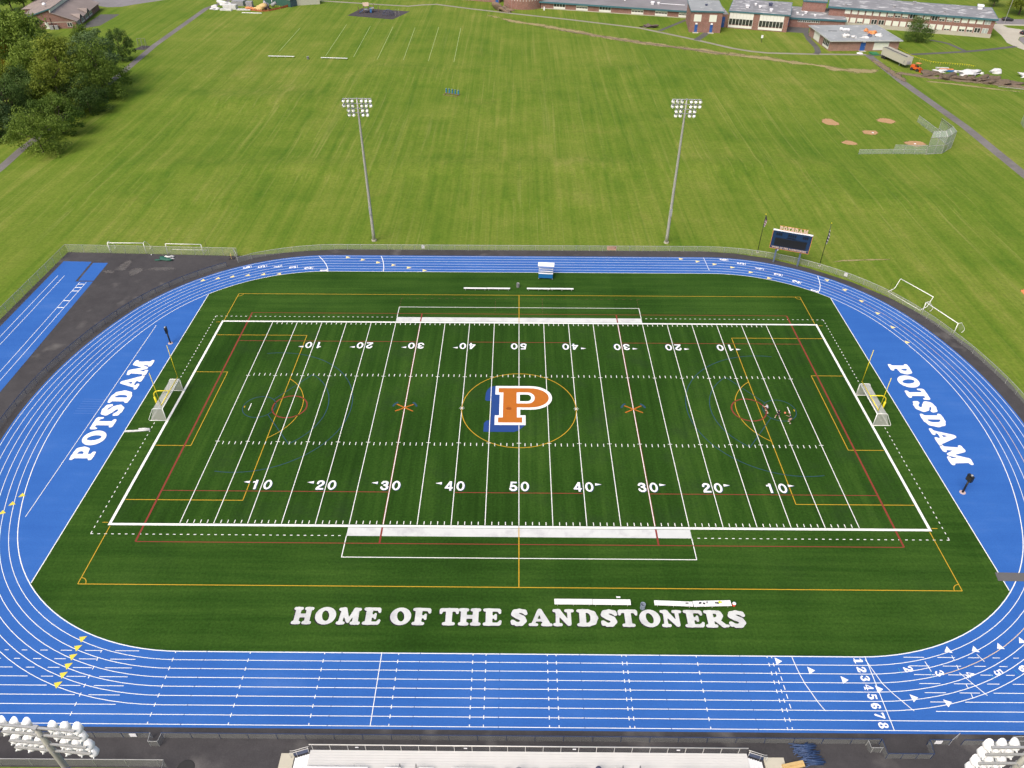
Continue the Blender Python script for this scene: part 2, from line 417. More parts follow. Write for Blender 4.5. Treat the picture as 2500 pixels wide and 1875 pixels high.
M['wood'] = paint('pale_wood', (.52, .36, .15), .7, .12, 3)
M['trunk'] = paint('tree_bark', (.075, .055, .04), .9, .25, 3)
M['orange_machine'] = paint('orange_machine_paint', (.55, .10, .015), .5, .1, 2)
M['trailer'] = paint('trailer_aluminium', (.50, .49, .42), .45, .1, 1.2, .15)
M['tarp_white'] = paint('white_tarpaulin', (.56, .56, .55), .6, .22, .9)
M['tarp_green'] = paint('green_tarpaulin', (.012, .085, .055), .6, .25, 2.5)
M['orange_soft'] = paint('orange_plastic', (.62, .22, .07), .6, .12, 2)
M['green_shed'] = paint('green_shed_paint', (.035, .10, .075), .5, .1, 1)
M['blue_pipe'] = paint('navy_blue_foam', (.030, .060, .145), .55, .2, 2)
M['bin_blue'] = paint('blue_grey_bin_plastic', (.22, .26, .33), .5, .15, 4)
M['bin_dark'] = paint('dark_blue_bin', (.06, .07, .12), .5, .15, 4)
M['bin_grey'] = paint('grey_bin_plastic', (.28, .28, .29), .5, .15, 4)
M['red'] = paint('red_plastic', (.55, .05, .03), .4, .1, 3)
M['hi_vis'] = paint('hi_vis_yellow', (.60, .66, .02), .6, .1, 3)
M['tape'] = paint('yellow_caution_tape', (.66, .60, .01), .6, .1, 3)
M['pad_blue'] = paint('blue_vinyl_pad', (.015, .14, .24), .45, .12, 2)
M['stand_blue'] = paint('blue_vinyl_panel', (.010, .13, .36), .5, .1, 1.5)
M['screen'] = paint('scoreboard_screen', (.014, .014, .016), .35, .15, 2)
M['sb_blue'] = paint('scoreboard_navy_blue', (.008, .030, .080), .45, .12, 1)
M['sb_orange'] = paint('scoreboard_orange_trim', (.62, .24, .07), .5, .08, 2)
M['sb_letter'] = paint('scoreboard_pale_orange_letter', (.58, .42, .32), .5, .06, 2)
M['sign_white'] = paint('white_sign_plate', (.78, .78, .80), .5, .04, 2)
M['sign_orange'] = paint('salmon_banner', (.62, .32, .20), .6, .08, 2)
M['skin'] = paint('skin', (.50, .28, .19), .55, .06, 8)
M['hair'] = paint('dark_hair', (.025, .016, .012), .6, .2, 20)
M['shirt_white'] = paint('white_lavender_shirt', (.60, .57, .64), .8, .1, 6)
M['shirt_black'] = paint('black_shirt', (.014, .013, .016), .8, .2, 6)
M['shirt_teal'] = paint('dark_teal_shirt', (.014, .045, .055), .8, .2, 6)
M['shorts_dark'] = paint('dark_brown_shorts', (.030, .016, .014), .8, .2, 6)
M['shorts_tan'] = paint('tan_shorts', (.42, .24, .17), .8, .1, 6)
M['shoe'] = paint('white_shoes', (.72, .72, .70), .6, .05, 8)
M['dirt'] = mat_soft('bare_dirt', (.15, .115, .075), (.26, .20, .14), .35, .42, .92)
M['straw'] = mat_soft('worn_straw_grass', (.26, .215, .10), (.37, .31, .16), .16, .50, .85)
M['dry'] = mat_soft('dry_grass', (.150, .175, .030), (.21, .215, .050), .10, .55, .45)
M['clay'] = mat_soft('ball_field_clay', (.34, .205, .10), (.43, .27, .15), .9, .45)
M['dust'] = mat_soft('pale_dust', (.13, .122, .115), (.19, .18, .175), .5, .62, .5)
M['earth'] = paint('heaped_earth', (.115, .085, .060), .95, .55, 1.6)
M['flag_stripe'] = paint('faded_flag_cloth', (.5, .45, .46), .8, .2, 9)
M['flag_dark'] = paint('dark_flag_cloth', (.03, .035, .05), .8, .3, 9)
M['glove'] = M['black']
LEAF = [mat_leaf('leaf_mid_green', (.052, .104, .012), (.225, .310, .045)), mat_leaf('leaf_dark_green', (.034, .074, .015), (.125, .195, .040)),
        mat_leaf('leaf_yellow_green', (.095, .140, .012), (.330, .380, .050)), mat_leaf('leaf_blue_green', (.044, .090, .030), (.160, .235, .085)),
        mat_leaf('leaf_amber', (.20, .15, .010), (.68, .42, .03))]

# letter and figure outlines (unit height)
GLYPH = {
 'H': (((0.2,0.008,),(0.057,0.017,),(0.021,0.041,),(0.001,0.08,),(0.0,0.115,),(0.016,0.151,),(0.048,0.179,),(0.11,0.197,),(0.126,0.241,),(0.125,0.777,),(0.109,0.804,),(0.048,0.822,),(0.01,0.857,),(0.0,0.911,),(0.019,0.956,),(0.048,0.979,),(0.075,0.987,),(0.263,1.0,),(0.512,0.981,),(0.557,0.938,),(0.564,0.885,),(0.531,0.831,),(0.459,0.806,),(0.442,0.786,),(0.438,0.652,),(0.446,0.625,),(0.485,0.607,),(0.718,0.607,),(0.744,0.616,),(0.76,0.643,),(0.76,0.777,),(0.744,0.804,),(0.682,0.822,),(0.645,0.857,),(0.635,0.911,),(0.653,0.956,),(0.709,0.987,),(0.914,1.0,),(1.006,0.992,),(1.146,0.981,),(1.181,0.956,),(1.198,0.92,),(1.199,0.885,),(1.182,0.847,),(1.146,0.819,),(1.09,0.804,),(1.073,0.769,),(1.074,0.223,),(1.09,0.196,),(1.155,0.177,),(1.189,0.143,),(1.199,0.089,),(1.181,0.044,),(1.128,0.013,),(0.932,0.0,),(0.718,0.012,),(0.682,0.021,),(0.643,0.062,),(0.635,0.115,),(0.668,0.169,),(0.735,0.191,),(0.757,0.214,),(0.761,0.348,),(0.753,0.375,),(0.718,0.393,),(0.485,0.393,),(0.455,0.384,),(0.44,0.362,),(0.439,0.223,),(0.455,0.196,),(0.521,0.176,),(0.555,0.143,),(0.565,0.098,),(0.548,0.047,),(0.521,0.023,),(0.485,0.012,),(0.289,0.0,),),),
 'O': (((0.444,0.004,),(0.346,0.028,),(0.255,0.069,),(0.175,0.125,),(0.103,0.199,),(0.05,0.284,),(0.016,0.374,),(0.0,0.473,),(0.004,0.572,),(0.03,0.671,),(0.075,0.76,),(0.139,0.842,),(0.211,0.904,),(0.301,0.955,),(0.39,0.985,),(0.489,1.0,),(0.597,0.995,),(0.695,0.972,),(0.786,0.931,),(0.866,0.874,),(0.938,0.799,),(0.989,0.716,),(1.024,0.626,),(1.039,0.527,),(1.035,0.428,),(1.009,0.329,),(0.965,0.241,),(0.902,0.16,),(0.83,0.098,),(0.741,0.046,),(0.65,0.015,),(0.552,0.0,),),((0.551,0.203,),(0.615,0.212,),(0.67,0.266,),(0.701,0.357,),(0.704,0.473,),(0.677,0.59,),(0.628,0.689,),(0.561,0.763,),(0.489,0.797,),(0.424,0.788,),(0.369,0.734,),(0.338,0.643,),(0.335,0.536,),(0.36,0.419,),(0.406,0.32,),(0.472,0.243,),),),
 'M': (((0.142,0.008,),(0.047,0.02,),(0.012,0.051,),(0.0,0.086,),(0.003,0.121,),(0.021,0.154,),(0.047,0.174,),(0.093,0.191,),(0.111,0.217,),(0.167,0.738,),(0.165,0.764,),(0.152,0.782,),(0.075,0.8,),(0.038,0.835,),(0.029,0.895,),(0.064,0.946,),(0.099,0.96,),(0.185,0.964,),(0.325,1.0,),(0.386,0.991,),(0.438,0.961,),(0.473,0.913,),(0.619,0.48,),(0.646,0.445,),(0.671,0.481,),(0.785,0.747,),(0.841,0.913,),(0.88,0.957,),(0.915,0.973,),(0.967,0.978,),(1.097,0.962,),(1.193,0.961,),(1.227,0.951,),(1.263,0.913,),(1.268,0.852,),(1.236,0.806,),(1.175,0.788,),(1.153,0.773,),(1.146,0.747,),(1.17,0.225,),(1.184,0.194,),(1.254,0.167,),(1.284,0.13,),(1.286,0.069,),(1.254,0.027,),(1.218,0.012,),(1.01,0.0,),(0.811,0.012,),(0.767,0.034,),(0.742,0.078,),(0.745,0.13,),(0.776,0.166,),(0.841,0.191,),(0.855,0.217,),(0.848,0.373,),(0.837,0.41,),(0.82,0.399,),(0.802,0.369,),(0.7,0.139,),(0.646,0.105,),(0.611,0.104,),(0.577,0.112,),(0.538,0.147,),(0.403,0.397,),(0.377,0.423,),(0.359,0.383,),(0.344,0.208,),(0.359,0.188,),(0.42,0.177,),(0.455,0.151,),(0.474,0.104,),(0.463,0.056,),(0.438,0.027,),(0.403,0.012,),(0.22,0.0,),),),
 'E': (((0.219,0.008,),(0.058,0.017,),(0.022,0.041,),(0.002,0.08,),(0.004,0.124,),(0.022,0.158,),(0.058,0.183,),(0.12,0.196,),(0.133,0.214,),(0.137,0.241,),(0.136,0.777,),(0.12,0.804,),(0.049,0.821,),(0.017,0.849,),(0.0,0.894,),(0.009,0.938,),(0.031,0.968,),(0.066,0.985,),(0.281,1.0,),(0.433,0.988,),(0.816,0.985,),(0.875,0.947,),(0.905,0.885,),(0.907,0.732,),(0.879,0.688,),(0.844,0.676,),(0.802,0.688,),(0.743,0.777,),(0.71,0.805,),(0.575,0.812,),(0.504,0.812,),(0.477,0.795,),(0.469,0.769,),(0.472,0.616,),(0.495,0.592,),(0.54,0.59,),(0.564,0.607,),(0.582,0.652,),(0.603,0.672,),(0.647,0.68,),(0.681,0.661,),(0.697,0.625,),(0.697,0.375,),(0.674,0.333,),(0.629,0.319,),(0.589,0.339,),(0.564,0.393,),(0.549,0.407,),(0.513,0.412,),(0.486,0.404,),(0.469,0.366,),(0.473,0.214,),(0.486,0.195,),(0.513,0.188,),(0.7,0.19,),(0.754,0.22,),(0.831,0.312,),(0.861,0.324,),(0.888,0.321,),(0.924,0.297,),(0.938,0.259,),(0.907,0.098,),(0.861,0.037,),(0.808,0.013,),(0.433,0.012,),(0.308,0.0,),),),
 'F': (((0.218,0.008,),(0.057,0.017,),(0.021,0.041,),(0.001,0.08,),(0.003,0.124,),(0.021,0.158,),(0.057,0.183,),(0.119,0.196,),(0.136,0.231,),(0.135,0.777,),(0.119,0.804,),(0.048,0.821,),(0.01,0.857,),(0.0,0.911,),(0.027,0.965,),(0.075,0.987,),(0.298,1.0,),(0.432,0.988,),(0.824,0.982,),(0.878,0.941,),(0.906,0.876,),(0.906,0.724,),(0.878,0.679,),(0.834,0.666,),(0.798,0.68,),(0.74,0.777,),(0.699,0.808,),(0.512,0.812,),(0.477,0.796,),(0.468,0.769,),(0.468,0.616,),(0.48,0.58,),(0.512,0.568,),(0.557,0.573,),(0.574,0.59,),(0.6,0.643,),(0.637,0.661,),(0.682,0.648,),(0.706,0.607,),(0.707,0.357,),(0.69,0.32,),(0.655,0.301,),(0.619,0.305,),(0.59,0.33,),(0.565,0.382,),(0.539,0.393,),(0.485,0.385,),(0.469,0.357,),(0.468,0.231,),(0.476,0.205,),(0.494,0.191,),(0.557,0.185,),(0.593,0.167,),(0.62,0.124,),(0.619,0.071,),(0.593,0.032,),(0.548,0.013,),(0.307,0.0,),),),
 'T': (((0.406,0.008,),(0.228,0.016,),(0.187,0.044,),(0.168,0.089,),(0.174,0.134,),(0.201,0.169,),(0.236,0.186,),(0.308,0.194,),(0.327,0.223,),(0.324,0.769,),(0.309,0.786,),(0.29,0.792,),(0.196,0.786,),(0.168,0.759,),(0.13,0.669,),(0.094,0.648,),(0.058,0.649,),(0.031,0.666,),(0.014,0.696,),(0.0,0.885,),(0.031,0.948,),(0.094,0.986,),(0.361,0.988,),(0.486,1.0,),(0.576,0.992,),(0.87,0.988,),(0.924,0.969,),(0.96,0.932,),(0.979,0.885,),(0.967,0.706,),(0.941,0.661,),(0.888,0.647,),(0.844,0.676,),(0.811,0.759,),(0.782,0.786,),(0.691,0.793,),(0.659,0.777,),(0.65,0.741,),(0.651,0.223,),(0.674,0.192,),(0.745,0.185,),(0.787,0.16,),(0.811,0.115,),(0.807,0.071,),(0.781,0.033,),(0.736,0.013,),(0.495,0.0,),),),
 'S': (((0.25,0.0,),(0.214,0.02,),(0.169,0.063,),(0.078,0.059,),(0.034,0.087,),(0.017,0.122,),(0.0,0.249,),(0.008,0.312,),(0.03,0.339,),(0.06,0.356,),(0.124,0.356,),(0.157,0.339,),(0.277,0.242,),(0.332,0.226,),(0.368,0.233,),(0.409,0.257,),(0.424,0.275,),(0.428,0.303,),(0.411,0.33,),(0.368,0.364,),(0.233,0.43,),(0.15,0.502,),(0.06,0.561,),(0.02,0.629,),(0.017,0.702,),(0.078,0.874,),(0.127,0.928,),(0.178,0.949,),(0.277,0.961,),(0.377,0.998,),(0.414,1.0,),(0.458,0.988,),(0.531,0.96,),(0.666,0.939,),(0.712,0.91,),(0.737,0.874,),(0.776,0.702,),(0.757,0.654,),(0.712,0.622,),(0.676,0.618,),(0.64,0.628,),(0.558,0.706,),(0.486,0.745,),(0.423,0.752,),(0.372,0.738,),(0.38,0.72,),(0.486,0.645,),(0.603,0.592,),(0.649,0.551,),(0.734,0.339,),(0.739,0.266,),(0.712,0.209,),(0.64,0.138,),(0.578,0.049,),(0.545,0.022,),(0.495,0.006,),(0.386,0.012,),),),
 'A': (((0.189,0.008,),(0.064,0.013,),(0.037,0.022,),(0.001,0.062,),(0.0,0.115,),(0.037,0.159,),(0.126,0.173,),(0.162,0.204,),(0.442,0.931,),(0.484,0.982,),(0.52,0.998,),(0.565,1.0,),(0.61,0.985,),(0.641,0.958,),(0.904,0.468,),(1.018,0.259,),(1.04,0.188,),(1.066,0.17,),(1.128,0.159,),(1.162,0.124,),(1.168,0.071,),(1.137,0.026,),(1.102,0.013,),(0.869,0.0,),(0.655,0.017,),(0.617,0.044,),(0.603,0.089,),(0.616,0.134,),(0.667,0.188,),(0.663,0.223,),(0.649,0.25,),(0.61,0.27,),(0.422,0.271,),(0.386,0.264,),(0.365,0.25,),(0.343,0.214,),(0.339,0.188,),(0.359,0.17,),(0.422,0.16,),(0.448,0.139,),(0.466,0.089,),(0.448,0.041,),(0.422,0.02,),(0.395,0.012,),),((0.466,0.421,),(0.556,0.418,),(0.588,0.43,),(0.593,0.456,),(0.556,0.581,),(0.538,0.614,),(0.529,0.614,),(0.511,0.595,),(0.45,0.456,),(0.448,0.438,),),),
 'N': (((0.198,0.005,),(0.066,0.023,),(0.032,0.046,),(0.012,0.085,),(0.013,0.128,),(0.034,0.163,),(0.066,0.185,),(0.128,0.197,),(0.146,0.225,),(0.159,0.691,),(0.149,0.752,),(0.132,0.788,),(0.11,0.801,),(0.049,0.814,),(0.011,0.849,),(0.0,0.893,),(0.013,0.938,),(0.039,0.963,),(0.066,0.976,),(0.155,0.979,),(0.259,1.0,),(0.33,0.998,),(0.392,0.976,),(0.424,0.946,),(0.473,0.849,),(0.725,0.494,),(0.751,0.47,),(0.764,0.48,),(0.768,0.506,),(0.765,0.779,),(0.743,0.801,),(0.681,0.807,),(0.648,0.823,),(0.622,0.858,),(0.615,0.893,),(0.628,0.938,),(0.655,0.964,),(0.69,0.977,),(0.743,0.978,),(0.866,0.989,),(1.05,0.977,),(1.096,0.955,),(1.122,0.911,),(1.12,0.867,),(1.094,0.826,),(1.059,0.808,),(0.988,0.802,),(0.971,0.791,),(0.962,0.77,),(0.964,0.155,),(0.953,0.102,),(0.918,0.061,),(0.866,0.037,),(0.813,0.036,),(0.76,0.057,),(0.392,0.485,),(0.365,0.505,),(0.352,0.498,),(0.346,0.472,),(0.343,0.216,),(0.365,0.193,),(0.444,0.187,),(0.479,0.169,),(0.505,0.128,),(0.504,0.076,),(0.481,0.04,),(0.444,0.02,),(0.339,0.016,),(0.251,0.0,),),),
 'D': (((0.233,0.004,),(0.18,0.015,),(0.057,0.022,),(0.022,0.046,),(0.002,0.085,),(0.001,0.12,),(0.016,0.155,),(0.048,0.182,),(0.11,0.201,),(0.125,0.244,),(0.124,0.773,),(0.109,0.799,),(0.048,0.817,),(0.016,0.844,),(0.0,0.888,),(0.009,0.932,),(0.031,0.961,),(0.066,0.979,),(0.18,0.984,),(0.269,1.0,),(0.454,0.986,),(0.559,0.993,),(0.63,0.964,),(0.701,0.928,),(0.833,0.889,),(0.877,0.856,),(0.907,0.808,),(0.942,0.685,),(1.007,0.553,),(1.014,0.508,),(1.01,0.455,),(0.942,0.314,),(0.907,0.191,),(0.88,0.147,),(0.842,0.115,),(0.689,0.067,),(0.578,0.009,),(0.463,0.015,),(0.322,0.0,),),((0.446,0.217,),(0.489,0.213,),(0.551,0.246,),(0.604,0.303,),(0.633,0.367,),(0.642,0.473,),(0.638,0.606,),(0.616,0.676,),(0.577,0.729,),(0.533,0.766,),(0.489,0.786,),(0.454,0.786,),(0.436,0.765,),(0.434,0.253,),),),
 'P': (((0.2,0.008,),(0.057,0.016,),(0.022,0.041,),(0.002,0.079,),(0.001,0.114,),(0.016,0.15,),(0.048,0.177,),(0.11,0.196,),(0.126,0.239,),(0.125,0.771,),(0.109,0.797,),(0.048,0.815,),(0.014,0.847,),(0.0,0.895,),(0.014,0.94,),(0.04,0.966,),(0.066,0.978,),(0.172,0.982,),(0.279,1.0,),(0.465,0.983,),(0.562,0.992,),(0.651,0.97,),(0.789,0.966,),(0.837,0.942,),(0.871,0.904,),(0.96,0.691,),(0.951,0.611,),(0.863,0.44,),(0.828,0.399,),(0.784,0.376,),(0.642,0.367,),(0.545,0.339,),(0.465,0.345,),(0.444,0.336,),(0.436,0.239,),(0.444,0.203,),(0.465,0.189,),(0.562,0.176,),(0.604,0.133,),(0.606,0.071,),(0.571,0.026,),(0.527,0.012,),(0.403,0.012,),(0.288,0.0,),),((0.458,0.532,),(0.5,0.534,),(0.559,0.558,),(0.61,0.611,),(0.623,0.647,),(0.623,0.709,),(0.609,0.744,),(0.58,0.773,),(0.483,0.802,),(0.456,0.797,),(0.44,0.78,),(0.436,0.567,),(0.443,0.541,),),),
 'R': (((0.199,0.008,),(0.056,0.016,),(0.018,0.044,),(0.0,0.088,),(0.003,0.123,),(0.021,0.157,),(0.048,0.177,),(0.109,0.195,),(0.125,0.23,),(0.124,0.772,),(0.109,0.798,),(0.048,0.817,),(0.01,0.852,),(0.001,0.914,),(0.03,0.961,),(0.075,0.981,),(0.172,0.983,),(0.287,1.0,),(0.465,0.984,),(0.562,0.993,),(0.642,0.973,),(0.739,0.972,),(0.79,0.958,),(0.846,0.905,),(0.92,0.719,),(0.914,0.638,),(0.855,0.54,),(0.819,0.473,),(0.775,0.426,),(0.777,0.399,),(0.948,0.212,),(0.996,0.184,),(1.076,0.174,),(1.103,0.158,),(1.12,0.133,),(1.124,0.106,),(1.103,0.059,),(1.076,0.044,),(0.979,0.032,),(0.881,0.006,),(0.837,0.006,),(0.801,0.016,),(0.766,0.044,),(0.712,0.114,),(0.5,0.331,),(0.465,0.356,),(0.447,0.359,),(0.435,0.337,),(0.439,0.212,),(0.456,0.193,),(0.527,0.179,),(0.562,0.153,),(0.581,0.106,),(0.567,0.052,),(0.544,0.028,),(0.508,0.013,),(0.287,0.0,),),((0.445,0.576,),(0.473,0.578,),(0.553,0.606,),(0.588,0.638,),(0.604,0.683,),(0.605,0.727,),(0.592,0.763,),(0.57,0.78,),(0.482,0.803,),(0.456,0.797,),(0.439,0.781,),),),
 '1': (((0.258,0.0,),(0.152,0.048,),(0.03,0.057,),(0.01,0.073,),(0.0,0.097,),(0.005,0.131,),(0.03,0.154,),(0.136,0.163,),(0.158,0.188,),(0.158,0.712,),(0.152,0.724,),(0.136,0.728,),(0.079,0.699,),(0.046,0.699,),(0.017,0.72,),(0.008,0.753,),(0.03,0.792,),(0.142,0.868,),(0.181,0.95,),(0.226,0.988,),(0.284,1.0,),(0.341,0.981,),(0.382,0.933,),(0.393,0.884,),(0.394,0.188,),(0.403,0.172,),(0.422,0.161,),(0.521,0.156,),(0.542,0.139,),(0.553,0.114,),(0.548,0.081,),(0.521,0.055,),(0.406,0.05,),(0.316,0.005,),),),
 '2': (((0.093,0.003,),(0.057,0.022,),(0.028,0.059,),(0.019,0.105,),(0.028,0.142,),(0.057,0.179,),(0.13,0.218,),(0.158,0.247,),(0.251,0.391,),(0.301,0.493,),(0.397,0.614,),(0.426,0.678,),(0.431,0.725,),(0.4,0.781,),(0.361,0.806,),(0.315,0.81,),(0.251,0.793,),(0.217,0.752,),(0.186,0.613,),(0.149,0.577,),(0.102,0.565,),(0.057,0.575,),(0.02,0.605,),(0.0,0.651,),(0.004,0.698,),(0.057,0.799,),(0.085,0.883,),(0.112,0.916,),(0.26,0.954,),(0.361,1.0,),(0.407,0.999,),(0.51,0.942,),(0.629,0.904,),(0.668,0.874,),(0.698,0.808,),(0.709,0.623,),(0.701,0.577,),(0.675,0.534,),(0.574,0.444,),(0.499,0.346,),(0.399,0.262,),(0.369,0.216,),(0.398,0.202,),(0.555,0.204,),(0.593,0.228,),(0.632,0.299,),(0.657,0.311,),(0.685,0.309,),(0.709,0.29,),(0.717,0.262,),(0.7,0.086,),(0.664,0.03,),(0.602,0.0,),),),
 '3': (((0.377,0.007,),(0.305,0.026,),(0.198,0.029,),(0.161,0.04,),(0.019,0.197,),(0.001,0.232,),(0.0,0.277,),(0.016,0.313,),(0.045,0.341,),(0.081,0.353,),(0.126,0.349,),(0.161,0.329,),(0.227,0.214,),(0.269,0.185,),(0.323,0.184,),(0.368,0.199,),(0.402,0.232,),(0.427,0.277,),(0.439,0.331,),(0.426,0.376,),(0.358,0.437,),(0.269,0.492,),(0.25,0.537,),(0.254,0.564,),(0.271,0.591,),(0.358,0.638,),(0.395,0.68,),(0.408,0.725,),(0.386,0.788,),(0.332,0.82,),(0.287,0.819,),(0.251,0.807,),(0.215,0.77,),(0.17,0.676,),(0.126,0.65,),(0.072,0.655,),(0.031,0.689,),(0.018,0.734,),(0.028,0.779,),(0.117,0.918,),(0.161,0.95,),(0.26,0.963,),(0.358,1.0,),(0.403,0.999,),(0.492,0.944,),(0.609,0.901,),(0.643,0.868,),(0.66,0.833,),(0.662,0.766,),(0.62,0.671,),(0.583,0.537,),(0.633,0.475,),(0.658,0.402,),(0.705,0.313,),(0.714,0.268,),(0.708,0.223,),(0.671,0.166,),(0.555,0.094,),(0.475,0.017,),(0.431,0.0,),),),
 '4': (((0.467,0.0,),(0.332,0.005,),(0.304,0.018,),(0.292,0.037,),(0.29,0.064,),(0.307,0.091,),(0.332,0.102,),(0.386,0.105,),(0.413,0.126,),(0.418,0.2,),(0.403,0.237,),(0.367,0.247,),(0.05,0.248,),(0.015,0.27,),(0.0,0.309,),(0.013,0.363,),(0.372,0.87,),(0.413,0.945,),(0.45,0.987,),(0.494,1.0,),(0.557,0.985,),(0.603,0.944,),(0.616,0.898,),(0.62,0.381,),(0.649,0.357,),(0.775,0.351,),(0.796,0.336,),(0.808,0.309,),(0.805,0.281,),(0.782,0.254,),(0.649,0.245,),(0.63,0.236,),(0.617,0.209,),(0.616,0.146,),(0.626,0.118,),(0.649,0.105,),(0.721,0.103,),(0.747,0.091,),(0.764,0.054,),(0.748,0.017,),(0.721,0.004,),),((0.16,0.363,),(0.186,0.355,),(0.367,0.355,),(0.409,0.372,),(0.418,0.408,),(0.413,0.717,),(0.395,0.722,),(0.367,0.692,),(0.163,0.399,),(0.155,0.381,),),),
 '5': (((0.416,0.003,),(0.342,0.02,),(0.241,0.017,),(0.205,0.024,),(0.132,0.088,),(0.03,0.158,),(0.0,0.217,),(0.002,0.254,),(0.019,0.29,),(0.048,0.316,),(0.085,0.329,),(0.121,0.327,),(0.159,0.311,),(0.245,0.208,),(0.296,0.184,),(0.351,0.192,),(0.389,0.211,),(0.42,0.245,),(0.445,0.299,),(0.459,0.364,),(0.454,0.41,),(0.423,0.456,),(0.379,0.489,),(0.342,0.501,),(0.296,0.499,),(0.159,0.443,),(0.119,0.456,),(0.094,0.493,),(0.113,0.796,),(0.088,0.898,),(0.092,0.943,),(0.112,0.976,),(0.15,1.0,),(0.26,0.999,),(0.617,0.982,),(0.664,0.958,),(0.691,0.907,),(0.689,0.869,),(0.677,0.842,),(0.627,0.806,),(0.278,0.817,),(0.25,0.809,),(0.236,0.787,),(0.228,0.649,),(0.239,0.621,),(0.26,0.622,),(0.324,0.666,),(0.36,0.674,),(0.48,0.629,),(0.617,0.6,),(0.651,0.575,),(0.673,0.543,),(0.696,0.447,),(0.742,0.336,),(0.742,0.281,),(0.723,0.235,),(0.609,0.124,),(0.544,0.033,),(0.489,0.0,),),),
 '6': (((0.36,0.001,),(0.295,0.024,),(0.164,0.041,),(0.127,0.069,),(0.099,0.115,),(0.07,0.238,),(0.011,0.368,),(0.0,0.414,),(0.004,0.461,),(0.043,0.611,),(0.051,0.723,),(0.063,0.769,),(0.101,0.816,),(0.233,0.91,),(0.295,0.981,),(0.351,1.0,),(0.444,0.983,),(0.538,0.99,),(0.578,0.976,),(0.689,0.807,),(0.696,0.779,),(0.69,0.742,),(0.649,0.7,),(0.621,0.692,),(0.584,0.698,),(0.547,0.728,),(0.5,0.827,),(0.453,0.85,),(0.416,0.844,),(0.388,0.827,),(0.343,0.751,),(0.309,0.648,),(0.307,0.611,),(0.416,0.592,),(0.509,0.602,),(0.556,0.592,),(0.584,0.569,),(0.636,0.499,),(0.723,0.422,),(0.749,0.349,),(0.693,0.144,),(0.658,0.09,),(0.612,0.064,),(0.5,0.042,),(0.416,0.0,),),((0.387,0.191,),(0.416,0.196,),(0.44,0.218,),(0.468,0.265,),(0.477,0.303,),(0.461,0.405,),(0.435,0.436,),(0.398,0.451,),(0.36,0.448,),(0.331,0.434,),(0.311,0.414,),(0.3,0.378,),(0.329,0.265,),),),
 '7': (((0.261,0.0,),(0.208,0.017,),(0.168,0.054,),(0.147,0.108,),(0.15,0.16,),(0.475,0.756,),(0.483,0.791,),(0.448,0.806,),(0.172,0.805,),(0.133,0.783,),(0.101,0.717,),(0.066,0.711,),(0.04,0.739,),(0.037,0.791,),(0.0,0.889,),(0.009,0.943,),(0.036,0.979,),(0.092,1.0,),(0.624,1.0,),(0.683,0.979,),(0.717,0.925,),(0.718,0.889,),(0.706,0.854,),(0.634,0.764,),(0.385,0.072,),(0.341,0.02,),),),
 '8': (((0.264,0.0,),(0.171,0.029,),(0.096,0.076,),(0.044,0.133,),(0.008,0.208,),(0.0,0.293,),(0.024,0.378,),(0.066,0.441,),(0.151,0.51,),(0.16,0.529,),(0.07,0.652,),(0.054,0.708,),(0.053,0.774,),(0.066,0.831,),(0.089,0.878,),(0.162,0.954,),(0.216,0.984,),(0.273,1.0,),(0.387,1.0,),(0.453,0.978,),(0.509,0.944,),(0.556,0.896,),(0.592,0.831,),(0.607,0.756,),(0.598,0.68,),(0.567,0.614,),(0.498,0.529,),(0.507,0.51,),(0.589,0.444,),(0.63,0.388,),(0.654,0.322,),(0.657,0.246,),(0.643,0.19,),(0.613,0.133,),(0.528,0.052,),(0.405,0.002,),),((0.303,0.133,),(0.348,0.131,),(0.39,0.152,),(0.422,0.19,),(0.44,0.246,),(0.44,0.303,),(0.42,0.36,),(0.387,0.398,),(0.345,0.415,),(0.302,0.413,),(0.264,0.392,),(0.233,0.349,),(0.218,0.303,),(0.218,0.246,),(0.232,0.199,),(0.264,0.155,),),((0.32,0.614,),(0.358,0.621,),(0.387,0.642,),(0.409,0.68,),(0.421,0.728,),(0.42,0.774,),(0.406,0.822,),(0.379,0.86,),(0.348,0.878,),(0.311,0.879,),(0.278,0.86,),(0.252,0.822,),(0.238,0.774,),(0.238,0.718,),(0.253,0.671,),(0.28,0.633,),),),
 'n0': (((0.289,0.002,),(0.225,0.024,),(0.17,0.061,),(0.114,0.119,),(0.068,0.192,),(0.033,0.279,),(0.01,0.371,),(0.0,0.462,),(0.002,0.564,),(0.015,0.656,),(0.042,0.747,),(0.077,0.824,),(0.126,0.895,),(0.179,0.946,),(0.243,0.983,),(0.307,1.0,),(0.371,0.997,),(0.435,0.975,),(0.49,0.938,),(0.546,0.881,),(0.589,0.811,),(0.624,0.729,),(0.648,0.637,),(0.66,0.546,),(0.659,0.444,),(0.647,0.353,),(0.621,0.261,),(0.584,0.179,),(0.536,0.107,),(0.481,0.053,),(0.426,0.02,),(0.362,0.0,),),((0.316,0.159,),(0.353,0.161,),(0.38,0.175,),(0.435,0.237,),(0.477,0.343,),(0.494,0.472,),(0.488,0.601,),(0.456,0.72,),(0.408,0.8,),(0.38,0.824,),(0.344,0.84,),(0.307,0.838,),(0.28,0.824,),(0.225,0.762,),(0.186,0.665,),(0.165,0.537,),(0.171,0.407,),(0.2,0.288,),(0.246,0.206,),),),
 'n1': (((0.202,0.0,),(0.199,0.71,),(0.0,0.7,),(0.0,0.829,),(0.193,0.878,),(0.201,0.885,),(0.201,0.958,),(0.201,0.994,),(0.211,1.0,),(0.381,0.994,),(0.381,0.003,),),),
